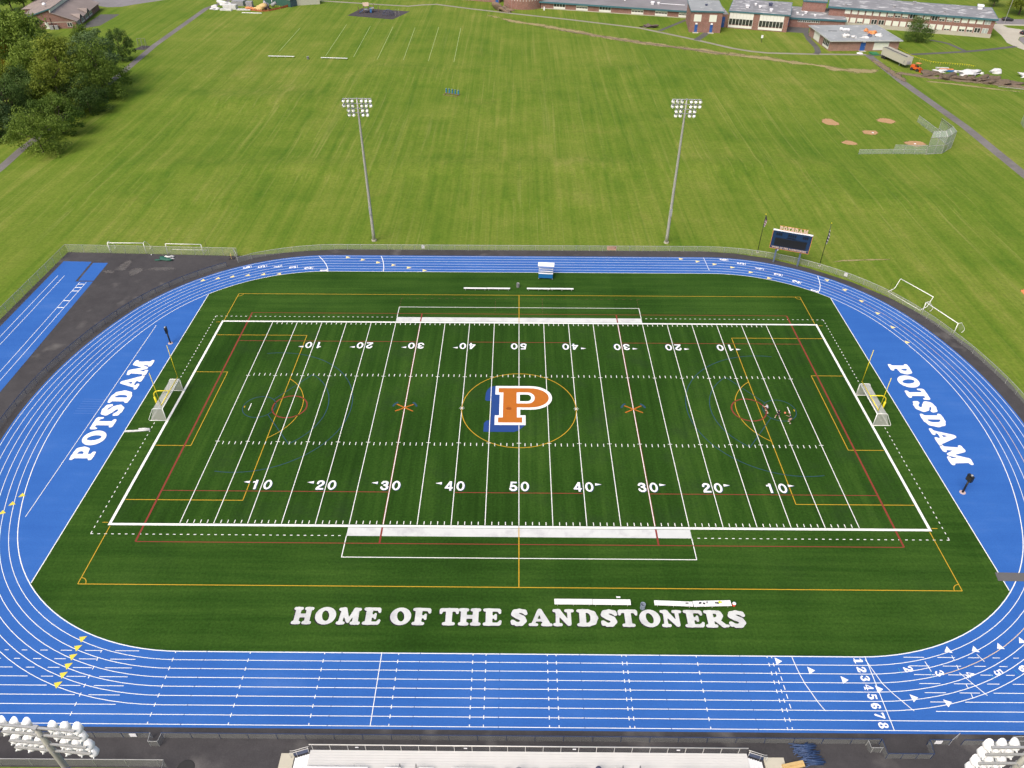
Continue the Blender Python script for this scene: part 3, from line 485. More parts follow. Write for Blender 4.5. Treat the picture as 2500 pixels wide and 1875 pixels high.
 'n2': (((0.013,0.0,),(0.009,0.162,),(0.013,0.17,),(0.041,0.171,),(0.04,0.214,),(0.051,0.246,),(0.225,0.445,),(0.396,0.607,),(0.445,0.708,),(0.418,0.783,),(0.337,0.817,),(0.253,0.81,),(0.195,0.745,),(0.178,0.643,),(0.161,0.609,),(0.114,0.578,),(0.068,0.578,),(0.022,0.606,),(0.0,0.652,),(0.025,0.819,),(0.05,0.856,),(0.17,0.98,),(0.346,1.0,),(0.391,0.991,),(0.559,0.912,),(0.578,0.884,),(0.631,0.736,),(0.634,0.69,),(0.543,0.495,),(0.357,0.32,),(0.229,0.171,),(0.632,0.171,),(0.636,0.005,),),),
 'n3': (((0.241,0.0,),(0.079,0.103,),(0.051,0.131,),(0.0,0.278,),(0.0,0.315,),(0.011,0.343,),(0.035,0.371,),(0.065,0.385,),(0.103,0.386,),(0.13,0.376,),(0.167,0.335,),(0.203,0.233,),(0.287,0.177,),(0.388,0.186,),(0.452,0.24,),(0.467,0.333,),(0.407,0.412,),(0.255,0.462,),(0.225,0.49,),(0.21,0.527,),(0.217,0.573,),(0.241,0.607,),(0.278,0.626,),(0.37,0.641,),(0.422,0.702,),(0.416,0.773,),(0.332,0.816,),(0.241,0.797,),(0.177,0.702,),(0.139,0.664,),(0.085,0.654,),(0.038,0.675,),(0.009,0.73,),(0.02,0.785,),(0.105,0.923,),(0.138,0.952,),(0.351,1.0,),(0.549,0.905,),(0.572,0.882,),(0.586,0.85,),(0.608,0.675,),(0.597,0.637,),(0.528,0.546,),(0.633,0.407,),(0.648,0.371,),(0.626,0.177,),(0.599,0.132,),(0.452,0.015,),),),
 'n4': (((0.389,0.0,),(0.381,0.015,),(0.379,0.218,),(0.0,0.225,),(0.0,0.364,),(0.04,0.379,),(0.325,0.931,),(0.361,1.0,),(0.541,0.996,),(0.542,0.373,),(0.635,0.371,),(0.641,0.364,),(0.641,0.225,),(0.541,0.216,),(0.541,0.006,),),((0.218,0.373,),(0.381,0.373,),(0.381,0.693,),),),
 'n5': (((0.235,0.0,),(0.069,0.102,),(0.043,0.131,),(0.0,0.268,),(0.015,0.326,),(0.038,0.351,),(0.069,0.365,),(0.134,0.356,),(0.171,0.318,),(0.198,0.236,),(0.29,0.179,),(0.385,0.186,),(0.454,0.241,),(0.469,0.351,),(0.41,0.444,),(0.317,0.471,),(0.153,0.389,),(0.097,0.399,),(0.062,0.434,),(0.051,0.489,),(0.08,0.553,),(0.12,0.985,),(0.124,0.999,),(0.134,1.0,),(0.602,0.994,),(0.602,0.847,),(0.592,0.839,),(0.261,0.838,),(0.241,0.645,),(0.317,0.658,),(0.492,0.613,),(0.535,0.58,),(0.651,0.397,),(0.628,0.167,),(0.601,0.129,),(0.455,0.012,),),),
}

# ------------------------------------------------------------------ running track geometry (metres, field centre = origin)
XS, R2, R1, YO, W_ = 38.9, 30.9, 63.2, -0.12, 43.45
XC = XS - math.sqrt((R1-R2)**2-(W_-R2)**2); A0 = math.atan2(W_-R2, XS-XC)
def oval(o):
    q = []
    for i in range(25):
        a = PI/2 - (PI/2-A0)*i/24; q.append((XS+(R2+o)*math.cos(a), W_-R2+(R2+o)*math.sin(a)))
    for i in range(1, 20):
        a = A0*(1-i/20); q.append((XC+(R1+o)*math.cos(a), (R1+o)*math.sin(a)))
    right = q + [(XC+R1+o, 0)] + [(x, -y) for x, y in q[::-1]]
    return [(x, y+YO) for x, y in right] + [(-x, y+YO) for x, y in right[::-1]]
def offs(x, y):
    x, y = abs(x), abs(y-YO)
    if x < XS: return y-W_
    if math.atan2(y, x-XC) > A0: return math.hypot(x-XS, y-(W_-R2))-R2
    return math.hypot(x-XC, y)-R1
def tangent(x, y):      # running direction (anticlockwise) at a point of the track
    e = .01
    gx = (offs(x+e, y)-offs(x-e, y)); gy = (offs(x, y+e)-offs(x, y-e)); l = math.hypot(gx, gy)
    return (-gy/l, gx/l), (gx/l, gy/l)
LANE = 1.075

# ------------------------------------------------------------------ ground sheets
def struct(name, mb, mat, label, parent=None):
    o = mb.build(name, mat, parent)
    if not parent: tag(o, label, None, None, 'structure')
    return o
Z_G, Z_A, Z_T = -.060, -.040, -.020
GX0, GX1, GY0, GY1, GS = -126, 126, 66, 198, 3.0
def relief(x, y):           # low banks and swells of the old playing field
    e = min(1, max(0, (min(x-GX0, GX1-x)-3)/14))*min(1, max(0, (min(y-GY0, GY1-y)-3)/9)); e = e*e*(3-2*e)
    h = 1.25*math.exp(-((x+88)/24)**2-((y-149)/8.5)**2)+.55*math.exp(-((y-98-.02*x)/4.5)**2)*(1 if abs(x) < 85 else math.exp(-((abs(x)-85)/14)**2))
    h += .22*math.sin(x*.071+1.3)*math.sin(y*.093+.4)+.14*math.sin(x*.17+y*.05)*math.sin(y*.21)
    keep = 1
    for qx, qy, qr in ((-22, 158, 7), (103, 122, 24), (130, 190, 20), (111, 108, 16)): keep = min(keep, max(0, min(1, (math.hypot(x-qx, y-qy)-qr)/10)))
    return Z_G+max(-.0, h+.30)*e*keep
MB_ = MB(); MB_.sheet([[(-1500, -500), (1500, -500), (1500, 2000), (-1500, 2000)], [(GX0, GY0), (GX1, GY0), (GX1, GY1), (GX0, GY1)]], Z_G)
nx_, ny_ = round((GX1-GX0)/GS), round((GY1-GY0)/GS)
MB_.add([(GX0+GS*i, GY0+GS*j, relief(GX0+GS*i, GY0+GS*j)) for j in range(ny_+1) for i in range(nx_+1)], [(j*(nx_+1)+i, j*(nx_+1)+i+1, (j+1)*(nx_+1)+i+1, (j+1)*(nx_+1)+i) for j in range(ny_) for i in range(nx_)])
gr_ = struct('ground', MB_, M['grass'], 'mown green and yellow grass field around the stadium')
gr_.data.polygons.foreach_set('use_smooth', [True]*len(gr_.data.polygons))
a = MB()
a.sheet([(-130, -120), (130, -120), (130, -52.0), (86, -52.0), (86, -30), (84.5, -12), (82.3, 0), (82.2, 8), (80.6, 18), (77.4, 26.5), (72.6, 34.2), (67, 40.4), (60, 45.9), (52.6, 50.0), (46, 52.0), (39, 52.9),
         (-39, 52.8), (-46, 51.9), (-52.6, 50.6), (-59.6, 49.6), (-96.3, 50.8), (-97.4, -20), (-130, -20)], Z_A)
struct('asphalt_apron', a, M['asphalt'], 'dark asphalt around the running track')
g = MB(); g.sheet([(-64, -56.72), (-38.2, -56.72), (-38.2, -57.5), (-35.4, -57.5), (-35.4, -75), (-64, -75)], Z_A+.008)
struct('grass_strip', g, M['grass'], 'strip of grass behind the lower left fence')
tr = MB(); tr.sheet(oval(6.85), Z_T); tr.sheet([(-125, -52.5), (125, -52.5), (125, -43.6), (-125, -43.6)], Z_T+.005)
track = struct('running_track', tr, M['track'], 'bright blue running track with white lane lines')
edge = [p for p in oval(-.06)]
TX = 60.75
turf_poly = [p for p in edge if abs(p[0]) <= TX]
def y_at(x):
    for i in range(len(edge)-1):
        (x0, y0), (x1, y1) = edge[i], edge[i+1]
        if x0 < x <= x1 or x1 < x <= x0:
            if y0 > 0: return y0+(y1-y0)*(x-x0)/(x1-x0)
yt = y_at(TX)
top = sorted([p for p in turf_poly if p[1] > 0], key=lambda p: p[0]); bot = sorted([p for p in turf_poly if p[1] < 0], key=lambda p: -p[0])
tf = MB(); tf.sheet([(-TX, yt)]+top+[(TX, yt), (TX, 2*YO-yt)]+bot+[(-TX, 2*YO-yt)], 0)
field = struct('sports_field', tf, M['turf'], 'dark green artificial turf football field with painted lines')

# ------------------------------------------------------------------ painted lines of the field
YD = .9144; SY = 24.384; GX = 45.72; EX = 54.864
L1, L2, L3, L4, L5, L6 = .004, .008, .012, .016, .020, .024
def part(name, mb, mat, parent, label=None):
    o = mb.build(name, mat, parent)
    if label: o['label'] = label
    return o
m = MB()
for i in range(21):
    x = -GX+i*5*YD; m.ribbon([(x, -SY), (x, SY)], .105, L3)
part('yard_line', m, M['white_line'], field)
m = MB()
for i in range(101):
    x = -GX+i*YD
    if i % 5:
        for y0, y1 in ((-SY+.05, -SY+.62), (SY-.62, SY-.05), (-8.78, -8.13), (8.2, 8.85)): m.ribbon([(x, y0), (x, y1)], .105, L3)
    else:
        for y in (-8.13, 8.22):
            for s in (-1, 1): m.ribbon([(x+s*.07, y), (x+s*.33, y)], .1, L3)
for s in (-1, 1): m.ribbon([(s*43.1, -.87), (s*43.1, .87)], .12, L3)
part('hash_mark', m, M['white_line'], field)
m = MB(); w2 = .26
for s in (-1, 1):
    m.ribbon([(-EX-.41, s*(SY+.27)), (EX+.41, s*(SY+.27))], .38, L2)
    m.ribbon([(s*(EX+w2-.04), -SY-.07), (s*(EX+w2-.04), SY+.07)], .38, L2)
part('boundary_line', m, M['white_line'], field)
m = MB()
for s in (-1, 1):
    m.sheet([(-22.9, s*24.91), (22.9, s*24.91), (22.9, s*26.38), (-22.9, s*26.38)], L1)
part('coaches_box', m, M['white_dirty'], field)
m = MB()
for s in (-1, 1):
    m.ribbon([(-22.88, s*26.4), (-22.88, s*29.9), (22.88, s*29.9), (22.88, s*26.4)], .11, L1)
part('team_box_line', m, M['white_line'], field)
m = MB()
n = 0
for s in (-1, 1):
    x = 56.9
    while x > 23.6:
        for q in (-1, 1): m.ribbon([(q*x, s*26.35), (q*(x-.34), s*26.35)], .11, L1)
        x -= YD
    y = 0
    while y < 26:
        for q in (-1, 1): m.ribbon([(q*56.9, s*(y+.3)), (q*56.9, s*(y+.64))], .11, L1)
        y += YD
    for q in (-1, 1): m.ribbon([(q*56.9, s*26.29), (q*56.9, s*25.95)], .11, L1+.002)
part('restraining_dash', m, M['white_line'], field)
def arc(cx, cy, r, a0, a1, n=40): return [(cx+r*math.cos(math.radians(a0+(a1-a0)*i/n)), cy+r*math.sin(math.radians(a0+(a1-a0)*i/n))) for i in range(n+1)]
m = MB()      # yellow football (soccer) lines, cut where the white boundary lies on top
for s in (-1, 1):
    m.ribbon([(-54.9, s*34.4), (54.9, s*34.4)], .11, L1)
    m.ribbon([(s*54.9, 24.95), (s*54.9, 34.4)], .11, L1+.002); m.ribbon([(s*54.9, -24.95), (s*54.9, -34.4)], .11, L1+.002)
    m.ribbon([(s*54.8, 20.18), (s*38.43, 20.18), (s*38.43, -20.18), (s*54.8, -20.18)], .11, L1)
    m.ribbon([(s*54.8, 9.14), (s*49.45, 9.14), (s*49.45, -9.14), (s*54.8, -9.14)], .11, L1)
    m.ribbon([(s*x, y) for x, y in arc(43.9, 0, 9.15, 127, 233)], .11, L2)
    m.ribbon([(s*43.97, -.2), (s*43.97, .25)], .13, L1)
    for q in (-1, 1):
        m.ribbon(arc(s*54.9, q*34.4, .95, {(1, 1): 180, (-1, 1): 270, (1, -1): 90, (-1, -1): 0}[(s, q)], {(1, 1): 270, (-1, 1): 360, (1, -1): 180, (-1, -1): 90}[(s, q)], 10), .09, L2)
        m.ribbon([(s*55.4, q*24.36), (s*56.2, q*24.36)], .1, L1)
    m.ribbon([(0, s*24.5), (0, s*34.4)], .12, L2)
m.ribbon(arc(0, 0, 9.15, 0, 360, 72)[:-1], .115, L4, True)
part('soccer_line', m, M['yellow_line'], field)
m = MB()      # dark red lacrosse lines
for s in (-1, 1):
    m.ribbon([(-50.42, s*27.62), (50.42, s*27.62)], .13, L1+.001)
    m.ribbon([(s*50.42, -27.6), (s*50.42, 27.6)], .26, L1+.003)
    for x0, x1 in ((-50.4, -18.4), (-9.0, 9.0), (18.4, 50.4)): m.ribbon([(x0, s*18.4), (x1, s*18.4)], .13, L1)
    m.ribbon([(s*18.32, 24.9), (s*18.32, 27.6)], .24, L4); m.ribbon([(s*18.32, -24.9), (s*18.32, -27.6)], .24, L4)
    m.ribbon([(s*18.30, -24.3), (s*18.30, 24.3)], .24, L2+.001)
    m.ribbon(arc(s*36.75, .1, 2.72, 0, 360, 40)[:-1], .22, L2, True)
part('lacrosse_line', m, M['red_line'], field)
m = MB()
for i in range(33):
    x = -22.84+i*1.43; m.ribbon([(x, 33.08), (x+.5, 33.08)], .1, L1)
for x in (-22.84, -4.55, 4.5, 22.86):
    y = 33.0
    while y > (28.0 if abs(x) < 10 else 30.2): m.ribbon([(x, y), (x, y-.4)], .1, L1); y -= .85
part('substitution_dash', m, M['red_faint'], field)
m = MB()      # dark blue fan arcs in front of each goal
for s in (-1, 1):
    f = lambda q: [(s*x, y) for x, y in q]
    m.ribbon(f(arc(-41.6, 0, 14.75, -100, 100, 60)), .12, L1+.001)
    m.ribbon(f([(-39.75, -1.86)]+arc(-41.6, 0, 10.95, -52, 52, 40)+[(-39.75, 1.86)]), .12, L1+.001)
    m.ribbon(f(arc(-41.6, 0, 2.6, 0, 360, 40)[:-1]), .12, L2, True)
    for q in (-1, 1): m.ribbon([(s*18.32+q*1.9, .35), (s*18.32+q*1.75, .8), (s*18.32+q*1.5, 1.15), (s*18.32+q*1.2, 1.4)], .32, L1)
part('crease_arc', m, M['blue_line'], field)
m = MB()
for s in (-1, 1):
    c = s*18.3
    m.ribbon([(c-1.42, -.83), (c+1.36, .9)], .22, L4); m.ribbon([(c-1.36, .9), (c+1.42, -.83)], .22, L5)
part('faceoff_cross', m, M['orange_paint'], field)
m = MB()
for s in (-1, 1):
    for i in range(3):
        a_ = PI*i/3; m.ribbon([(s*9.15-.42*math.cos(a_), .03-.42*math.sin(a_)), (s*9.15+.42*math.cos(a_), .03+.42*math.sin(a_))], .07, L4+.003*i+.001)
part('draw_star', m, M['white_line'], field)
# yard numbers, each with its blue shadow
num = MB(); shd = MB()
def digit(ch, x0, flip, yb, w=1.16, h=1.83):
    def F(dx, dy):
        def f(u, v): X = x0+u*w/.66+dx; Y = yb+v*h+dy; return (-X, -Y) if flip else (X, Y)
        return f
    num.glyph('n'+ch, F(0, 0), L5); shd.glyph('n'+ch, F(.09, -.07), L2+.002)
def tri(x0, d, flip, yb):
    for mb_, dx, dy, z in ((num, 0, 0, L5), (shd, .07, -.07, L2+.002)):
        q = [(x0, yb+1.18), (x0, yb+1.66), (x0+d*.9, yb+1.42)]
        q = [(-(x+dx), -(y+dy)) if flip else (x+dx, y+dy) for x, y in q]
        mb_.sheet(q, z)
for k in range(-4, 5):
    for flip in (False, True):
        x = k*10*YD; n_ = str(50-10*abs(k)); kk = k
        digit(n_[0], x-.22-1.16 - (0), flip, -18.06); digit('0', x+.26, flip, -18.06)
        if kk: tri(x+(1.72 if kk > 0 else -1.86), 1 if kk > 0 else -1, flip, -18.06)
part('yard_number', num, M['white_letter'], field); part('yard_number_shadow', shd, M['navy_paint'], field)
# midfield letter P: white outline, orange face, blue counter and drop shadow
def bowl(x0, yt_, yb_, xr, n=14):   # right-hand bowl as half a superellipse
    cy, ry = (yt_+yb_)/2, (yt_-yb_)/2
    return [(x0+(xr-x0)*math.cos(t)**.9 if math.cos(t) > 0 else x0, cy+ry*math.sin(t)) for t in [PI/2-PI*i/n for i in range(n+1)]]
outer = [(-3.86, 5.77), (1.73, 5.77)]+bowl(1.73, 5.77, -.26, 5.38)[1:-1]+[(1.73, -.26), (.2, -.26), (.2, -1.65), (1.04, -1.65), (1.04, -3.99), (-3.82, -3.99), (-3.82, -1.70), (-3.14, -1.70), (-3.14, 3.50), (-3.86, 3.50)]
inner_o = [(-3.34, 5.22), (1.60, 5.22)]+bowl(1.60, 5.22, .26, 4.86)[1:-1]+[(1.60, .26), (-.33, .26), (-.33, -2.17), (.50, -2.17), (.50, -3.42), (-3.29, -3.42), (-3.29, -2.2), (-2.56, -2.2), (-2.56, 4.05), (-3.34, 4.05)]
hole_o = [(-.38, 4.10), (1.35, 4.10)]+bowl(1.35, 4.10, 1.28, 2.55)[1:-1]+[(1.35, 1.28), (-.38, 1.28)]
hole_i = [(.13, 3.56), (1.25, 3.56)]+bowl(1.25, 3.56, 1.84, 1.98)[1:-1]+[(1.25, 1.84), (.13, 1.84)]
m = MB(); m.sheet([outer, hole_i], L6); part('midfield_letter_outline', m, M['white_letter'], field)
m = MB(); m.sheet([inner_o, hole_o], L6+.004); part('midfield_letter', m, M['orange_paint'], field)
m = MB(); m.sheet([(-3.95, 5.77), (-4.72, 5.55), (-5.2, 4.75), (-5.42, 4.0), (-5.5, 2.10), (-5.2, 1.9), (-4.44, 1.88), (-4.44, -2.75), (-5.1, -3.0), (-5.47, -3.55), (-5.5, -5.58), (-.80, -5.58), (-.2, -5.3), (.3, -4.8), (.95, -4.0), (.95, -1.72), (.1, -1.72), (.1, 5.7)], L2+.0025)
part('midfield_letter_shadow', m, M['blue_paint'], field)
m = MB(); m.blob((-1.55, .02), .62, .42, L6+.008, 24, 5); part('centre_spot_stain', m, mat_soft('reddish_stain', (.22, .045, .02), (.30, .07, .02), 2.5, .5, .4), field)
# painted words
def word(mb_, items, z, dx=0, dy=0):
    for ch, x0, x1, yb_, yt_ in items:
        gw = max(p[0] for c in GLYPH[ch] for p in c)
        mb_.glyph(ch, (lambda u, v, x0=x0, x1=x1, yb_=yb_, yt_=yt_, gw=gw: (x0+u/gw*(x1-x0)+dx, yb_+v*(yt_-yb_)+dy)), z)
HOME = [('H', -27.1, -24.7), ('O', -24.40, -21.9), ('M', -21.75, -18.9), ('E', -18.65, -16.5), ('O', -15.4, -12.9), ('F', -12.75, -10.55), ('T', -9.55, -7.2), ('H', -7.25, -4.55),
        ('E', -4.3, -2.05), ('S', -.98, 1.04), ('A', 1.16, 4.0), ('N', 4.05, 6.62), ('D', 6.92, 9.5), ('S', 9.78, 11.82), ('T', 11.88, 14.25), ('O', 14.4, 16.9), ('N', 16.95, 19.55), ('E', 19.75, 22.1), ('R', 22.2, 25.0), ('S', 25.0, 27.15)]
wl = [(c, x0, x1, -39.92, -37.48) for c, x0, x1 in HOME]
m = MB(); word(m, wl, L4); part('sideline_lettering', m, M['white_dirty'], field)
m = MB(); word(m, wl, L2, -.1, -.13); part('sideline_lettering_shadow', m, M['black_paint'], field)
m = MB()
PD = [('P', -12.45, -9.55), ('O', -9.25, -5.95), ('T', -5.70, -2.75), ('S', -2.45, .42), ('D', .72, 3.95), ('A', 4.2, 8.15), ('M', 7.95, 12.35)]
for side in (-1, 1):
    for ch, a0, a1 in PD:
        gw = max(p[0] for c in GLYPH[ch] for p in c)
        if side < 0: f = lambda u, v, a0=a0, a1=a1, gw=gw: (-63.0-v*3.45, a0+u/gw*(a1-a0))
        else: f = lambda u, v, a0=a0, a1=a1, gw=gw: (63.55+v*3.5, -(a0+u/gw*(a1-a0))+.15)
        m.glyph(ch, f, L4)
part('end_zone_lettering', m, M['white_letter'], track)
m = MB()
for s in (-1, 1): m.ribbon([(s*(TX+.02), yt-.15), (s*(TX+.02), 2*YO-yt+.15)], .12, L1)
part('turf_edge_line', m, M['white_line'], track)

# ------------------------------------------------------------------ track lines and marks
ZL = Z_T+.012
def cut_gap(pts): return pts
m = MB()
for k in range(1, 7): m.ribbon(oval(LANE*k), .074, ZL+.001*k, True)
m.ribbon(oval(0.02), .11, ZL, True)
for k in (7, 8): m.ribbon([(-125, -43.57-LANE*k), (125, -43.57-LANE*k)], .074, ZL)
ov = [oval(LANE*k) for k in range(7)]
for k in range(7):                                  # straight lanes run on past the bends, broken where the bend lines cross
    y = -43.57-LANE*k
    for s in (-1, 1):
        cuts = []
        for j in range(k+1, 7):
            P = ov[j]
            for i in range(len(P)):
                (x0, y0), (x1, y1) = P[i-1], P[i]
                if (y0-y)*(y1-y) < 0:
                    x = x0+(x1-x0)*(y-y0)/(y1-y0)
                    if x*s > 41: cuts.append(x*s)
        cuts.sort(); x = 43.6 if s < 0 else 44.0; x += .0 if s < 0 else 0.15*k
        for c in cuts+[999]:
            e = min(c-.75, 124)
            if e > x+.3: m.ribbon([(s*x, y), (s*e, y)], .074, ZL+.0005)
            x = c+.75
part('lane_line', m, M['white_line'], track)
m = MB()      # hurdle and relay ticks across the near straight
for xx, dbl in (((-47.93, -48.09), 1), ((-39.36, -48.01), 1), ((-30.78, -47.93), 1), ((-22.24, -47.85), 1), ((-13.76, -47.78), 1), ((-5.24, -47.79), 1), ((-3.75, -47.78), 1), ((3.25, -47.78), 1), ((4.26, -47.78), 1), ((11.75, -47.84), 1), ((12.26, -47.84), 1), ((20.28, -47.88), 1), ((28.37, -47.90), 1), ((28.88, -47.89), 1)):
    for k in range(9):
        y = -43.57-LANE*k
        m.ribbon([(xx[0], y-(.22 if k < 8 else .0)), (xx[0], y+(.22 if k > 0 else .0)-(.0 if k else .0))], .09, ZL+.008) if k not in (0, 8) else m.ribbon([(xx[0], y-(.25 if k == 0 else 0)), (xx[0], y+(.25 if k == 8 else 0))], .09, ZL+.008)
part('hurdle_tick', m, M['white_line'], track)
m = MB()
for xx in ((-35.80, -47.98), (-20.28, -47.83), (-11.29, -47.85), (-2.17, -47.83), (6.98, -47.82), (16.11, -47.80), (25.27, -47.93)):
    for k in range(9): m.ribbon([(xx[0], -43.57-LANE*k-.16), (xx[0], -43.57-LANE*k+.16)], .07, ZL+.007)
part('faded_tick', m, M['track_dark'], track)
m = MB()
xf = (-15.72, -47.96)[0]; m.ribbon([(xf, -43.5), (xf, -52.15)], .085, ZL+.010)
xs_ = (39.59, -47.80)[0]; m.ribbon([(xs_, -43.5), (xs_, -52.15)], .085, ZL+.010)
m.ribbon([(39.49, -43.93), (39.88, -45.26), (40.33, -46.83), (41.04, -47.99), (41.82, -49.05), (42.56, -50.00)], .085, ZL+.012)
m.ribbon([(31.21, -43.71), (31.32, -44.72), (31.50, -45.91), (31.74, -46.98), (32.13, -48.03), (32.50, -49.07), (33.00, -50.09)], .085, ZL+.012)
for p, q in (((46.19, -44.11), (46.40, -45.34)), ((52.55, -43.14), (52.98, -44.05)), ((49.48, -45.46), (51.31, -48.16))): m.ribbon([p, q], .085, ZL+.012)
for p, q in (((29.31, -45.03), (29.33, -45.53)), ((29.29, -46.09), (29.32, -46.61)), ((29.31, -47.14), (29.33, -47.68)), ((29.32, -48.19), (29.35, -48.72)), ((29.33, -49.30), (29.37, -49.82)),
             ((49.59, -43.32), (49.62, -43.91)), ((49.61, -44.51), (49.58, -45.06)), ((49.59, -46.81), (49.61, -47.32)), ((49.63, -47.91), (49.60, -48.45))): m.ribbon([p, q], .085, ZL+.012)
m.ribbon([(-42.39, 49.64), (-41.27, 48.05), (-40.27, 46.34), (-39.57, 44.65), (-39.18, 43.08)], .14, ZL+.012)
m.ribbon([(-29.19, 49.76), (-28.67, 48.21), (-28.20, 46.24), (-27.97, 44.79), (-27.87, 43.22)], .14, ZL+.012)
m.ribbon([(39.05, 49.95), (39.13, 47.56), (39.21, 44.56)], .09, ZL+.012)
m.ribbon([(60.90, 42.56), (60.60, 40.47), (60.27, 38.88), (59.59, 37.10), (58.89, 35.95)], .13, ZL+.012)
def rung(p):          # short line across one lane
    (tx, ty), (nx, ny) = tangent(*p)
    m.ribbon([(p[0]-nx*.5, p[1]-ny*.5), (p[0]+nx*.5, p[1]+ny*.5)], .09, ZL+.012)
for p in ((-52.34, 45.36), (-49.23, 45.35), (-45.91, 45.10), (-42.63, 44.71), (-55.51, 45.13), (44.02, 49.11), (47.34, 47.41), (50.55, 45.17), (53.71, 42.70), (56.67, 39.84)): rung(p)
part('start_line', m, M['white_line'], track)
m = MB()
for p, q in (((42.82, -44.91), (42.97, -45.69)), ((46.16, -45.30), (46.34, -46.15)), ((52.79, -45.39), (53.15, -46.23)), ((55.81, -45.07), (56.25, -45.85))): m.ribbon([p, q], .06, ZL+.011)
part('teal_start_line', m, M['teal_line'], track)
def lane_digit(mb_, ch, c, up, h=1.0, w=.62):
    rx, ry = up[1], -up[0]
    gw = max(p[0] for q in GLYPH[ch] for p in q)
    mb_.glyph(ch, lambda u, v: (c[0]+rx*(u/gw-.5)*w+up[0]*(v-.5)*h, c[1]+ry*(u/gw-.5)*w+up[1]*(v-.5)*h), ZL+.014)
m = MB()
for k in range(8): lane_digit(m, str(k+1), (xs_-.95, -44.1-LANE*k), (1, 0), 1.05, .68)
for ch, p in (('2', (43.93, -45.08)), ('3', (47.25, -45.55)), ('4', (50.58, -45.66)), ('5', (53.90, -45.38)), ('6', (56.91, -44.85))):
    t, n_ = tangent(*p); lane_digit(m, ch, p, t, 1.05, .68)
for ch, p in (('6', (-56.33, 44.64)), ('5', (-53.33, 45.01)), ('4', (-50.08, 45.00)), ('3', (-46.85, 44.80)), ('2', (-43.62, 44.50)), ('1', (-40.21, 43.68)),
              ('6', (43.06, 49.19)), ('5', (46.40, 47.55)), ('4', (49.60, 45.50)), ('3', (52.87, 43.11)), ('2', (55.80, 40.28)), ('1', (58.44, 36.86))):
    t, n_ = tangent(*p); lane_digit(m, ch, p, t, 1.5, .8)
part('lane_number', m, M['white_letter'], track)
def flag_tri(mb_, c, sgn, ln=.75):
    t, n_ = tangent(*c); h = LANE*.43
    mb_.sheet([(c[0]-n_[0]*h-t[0]*sgn*ln*.35, c[1]-n_[1]*h-t[1]*sgn*ln*.35), (c[0]+n_[0]*h-t[0]*sgn*ln*.35, c[1]+n_[1]*h-t[1]*sgn*ln*.35), (c[0]+t[0]*sgn*ln*.65, c[1]+t[1]*sgn*ln*.65)], ZL+.013)
m = MB()
for p in ((29.47, -44.21), (32.86, -45.33), (36.24, -46.45), (39.69, -47.52), (43.14, -48.51), (46.60, -49.05)): flag_tri(m, p, 1)
for p in ((49.45, -42.65), (52.61, -42.55), (55.67, -42.15), (58.59, -41.36)): flag_tri(m, p, -1)
part('white_triangle_mark', m, M['white_letter'], track)
m = MB()
for p in ((-50.84, -42.04), (-50.88, -43.21), (-50.91, -44.35), (-50.91, -45.48), (-50.94, -46.59), (-51.00, -47.76), (-69.57, -19.54), (-70.11, -21.14), (-70.61, -22.75)): flag_tri(m, p, -1)
part('yellow_triangle_mark', m, M['tri_yellow'], track)
m = MB()
for p in ((-63.64, 39.34), (-60.88, 40.16), (-58.14, 40.88), (-55.19, 41.48), (-52.11, 41.89), (-48.95, 42.11)): flag_tri(m, p, 1, .95)
for p in ((-36.23, 49.22), (-32.91, 48.16), (-29.53, 47.06), (-26.16, 46.02), (-22.85, 44.95), (-19.50, 43.84)): flag_tri(m, p, -1, .95)
for p in ((34.12, 49.38), (37.44, 48.28), (40.77, 47.19), (44.22, 45.91), (47.55, 43.95), (50.72, 41.60)): flag_tri(m, p, -1, .95)
for p in ((62.27, 40.95), (64.58, 37.24), (66.43, 33.08), (67.93, 28.76), (68.96, 24.06), (69.66, 19.24)): flag_tri(m, p, 1, .9)
part('pale_triangle_mark', m, M['tri_pale'], track)
m = MB()
m.ribbon([(-66.9, 23.1), (-67.05, -23.5)], .085, ZL+.011)
part('high_jump_line', m, M['white_line'], track)
m = MB()
A_, B_, C_, D_ = (-70.49, 1.68), (-66.86, 1.57), (-66.84, -1.90), (-70.59, -1.88)
for i in range(7):
    t = i/6; m.ribbon([(A_[0]+(D_[0]-A_[0])*t, A_[1]+(D_[1]-A_[1])*t), (B_[0]+(C_[0]-B_[0])*t, B_[1]+(C_[1]-B_[1])*t)], .05, ZL+.004)
part('mat_scuff', m, paint('pale_blue_scuff', (.10, .19, .46), .8, .1, 2), track)
m = MB(); m.ribbon([(p[0], p[1]) for p in oval(LANE*3) if p[0] > 47], .05, ZL+.011)
part('faded_orange_lane_line', m, paint('faded_orange_line', (.62, .40, .17), .7, .1, 1), track)

# jump runway in the far left corner
rw = MB()
rw.sheet([(-95.3, 46.85), (-89.35, 46.65), (-89.1, 38.65), (-85.5, 38.65), (-85.1, 5.0), (-85.0, -14), (-95.6, -14), (-95.4, 22)], Z_T-.004)
rw.sheet([(-88.85, 46.25), (-85.75, 46.25), (-85.55, 38.95), (-88.6, 38.95)], Z_T-.004)
runway = struct('jump_runway', rw, M['track'], 'blue rubber jump runways on the asphalt in the far left corner')
m = MB()
for x in (-93.65, -92.33): m.ribbon([(x, 40.93), (x, -14)], .085, Z_T+.004)
for x in (-88.05, -86.73): m.ribbon([(x, 38.4), (x, -14)], .085, Z_T+.004)
for y, x0, x1 in ((37.6, -88.0, -86.8), (36.3, -88, -86.8), (35.0, -88, -86.8), (31.4, -88, -86.8), (28.95, -88, -86.8)): m.ribbon([(x0, y), (x1, y)], .24, Z_T+.008)
part('runway_line', m, M['white_line'], runway)
m = MB()
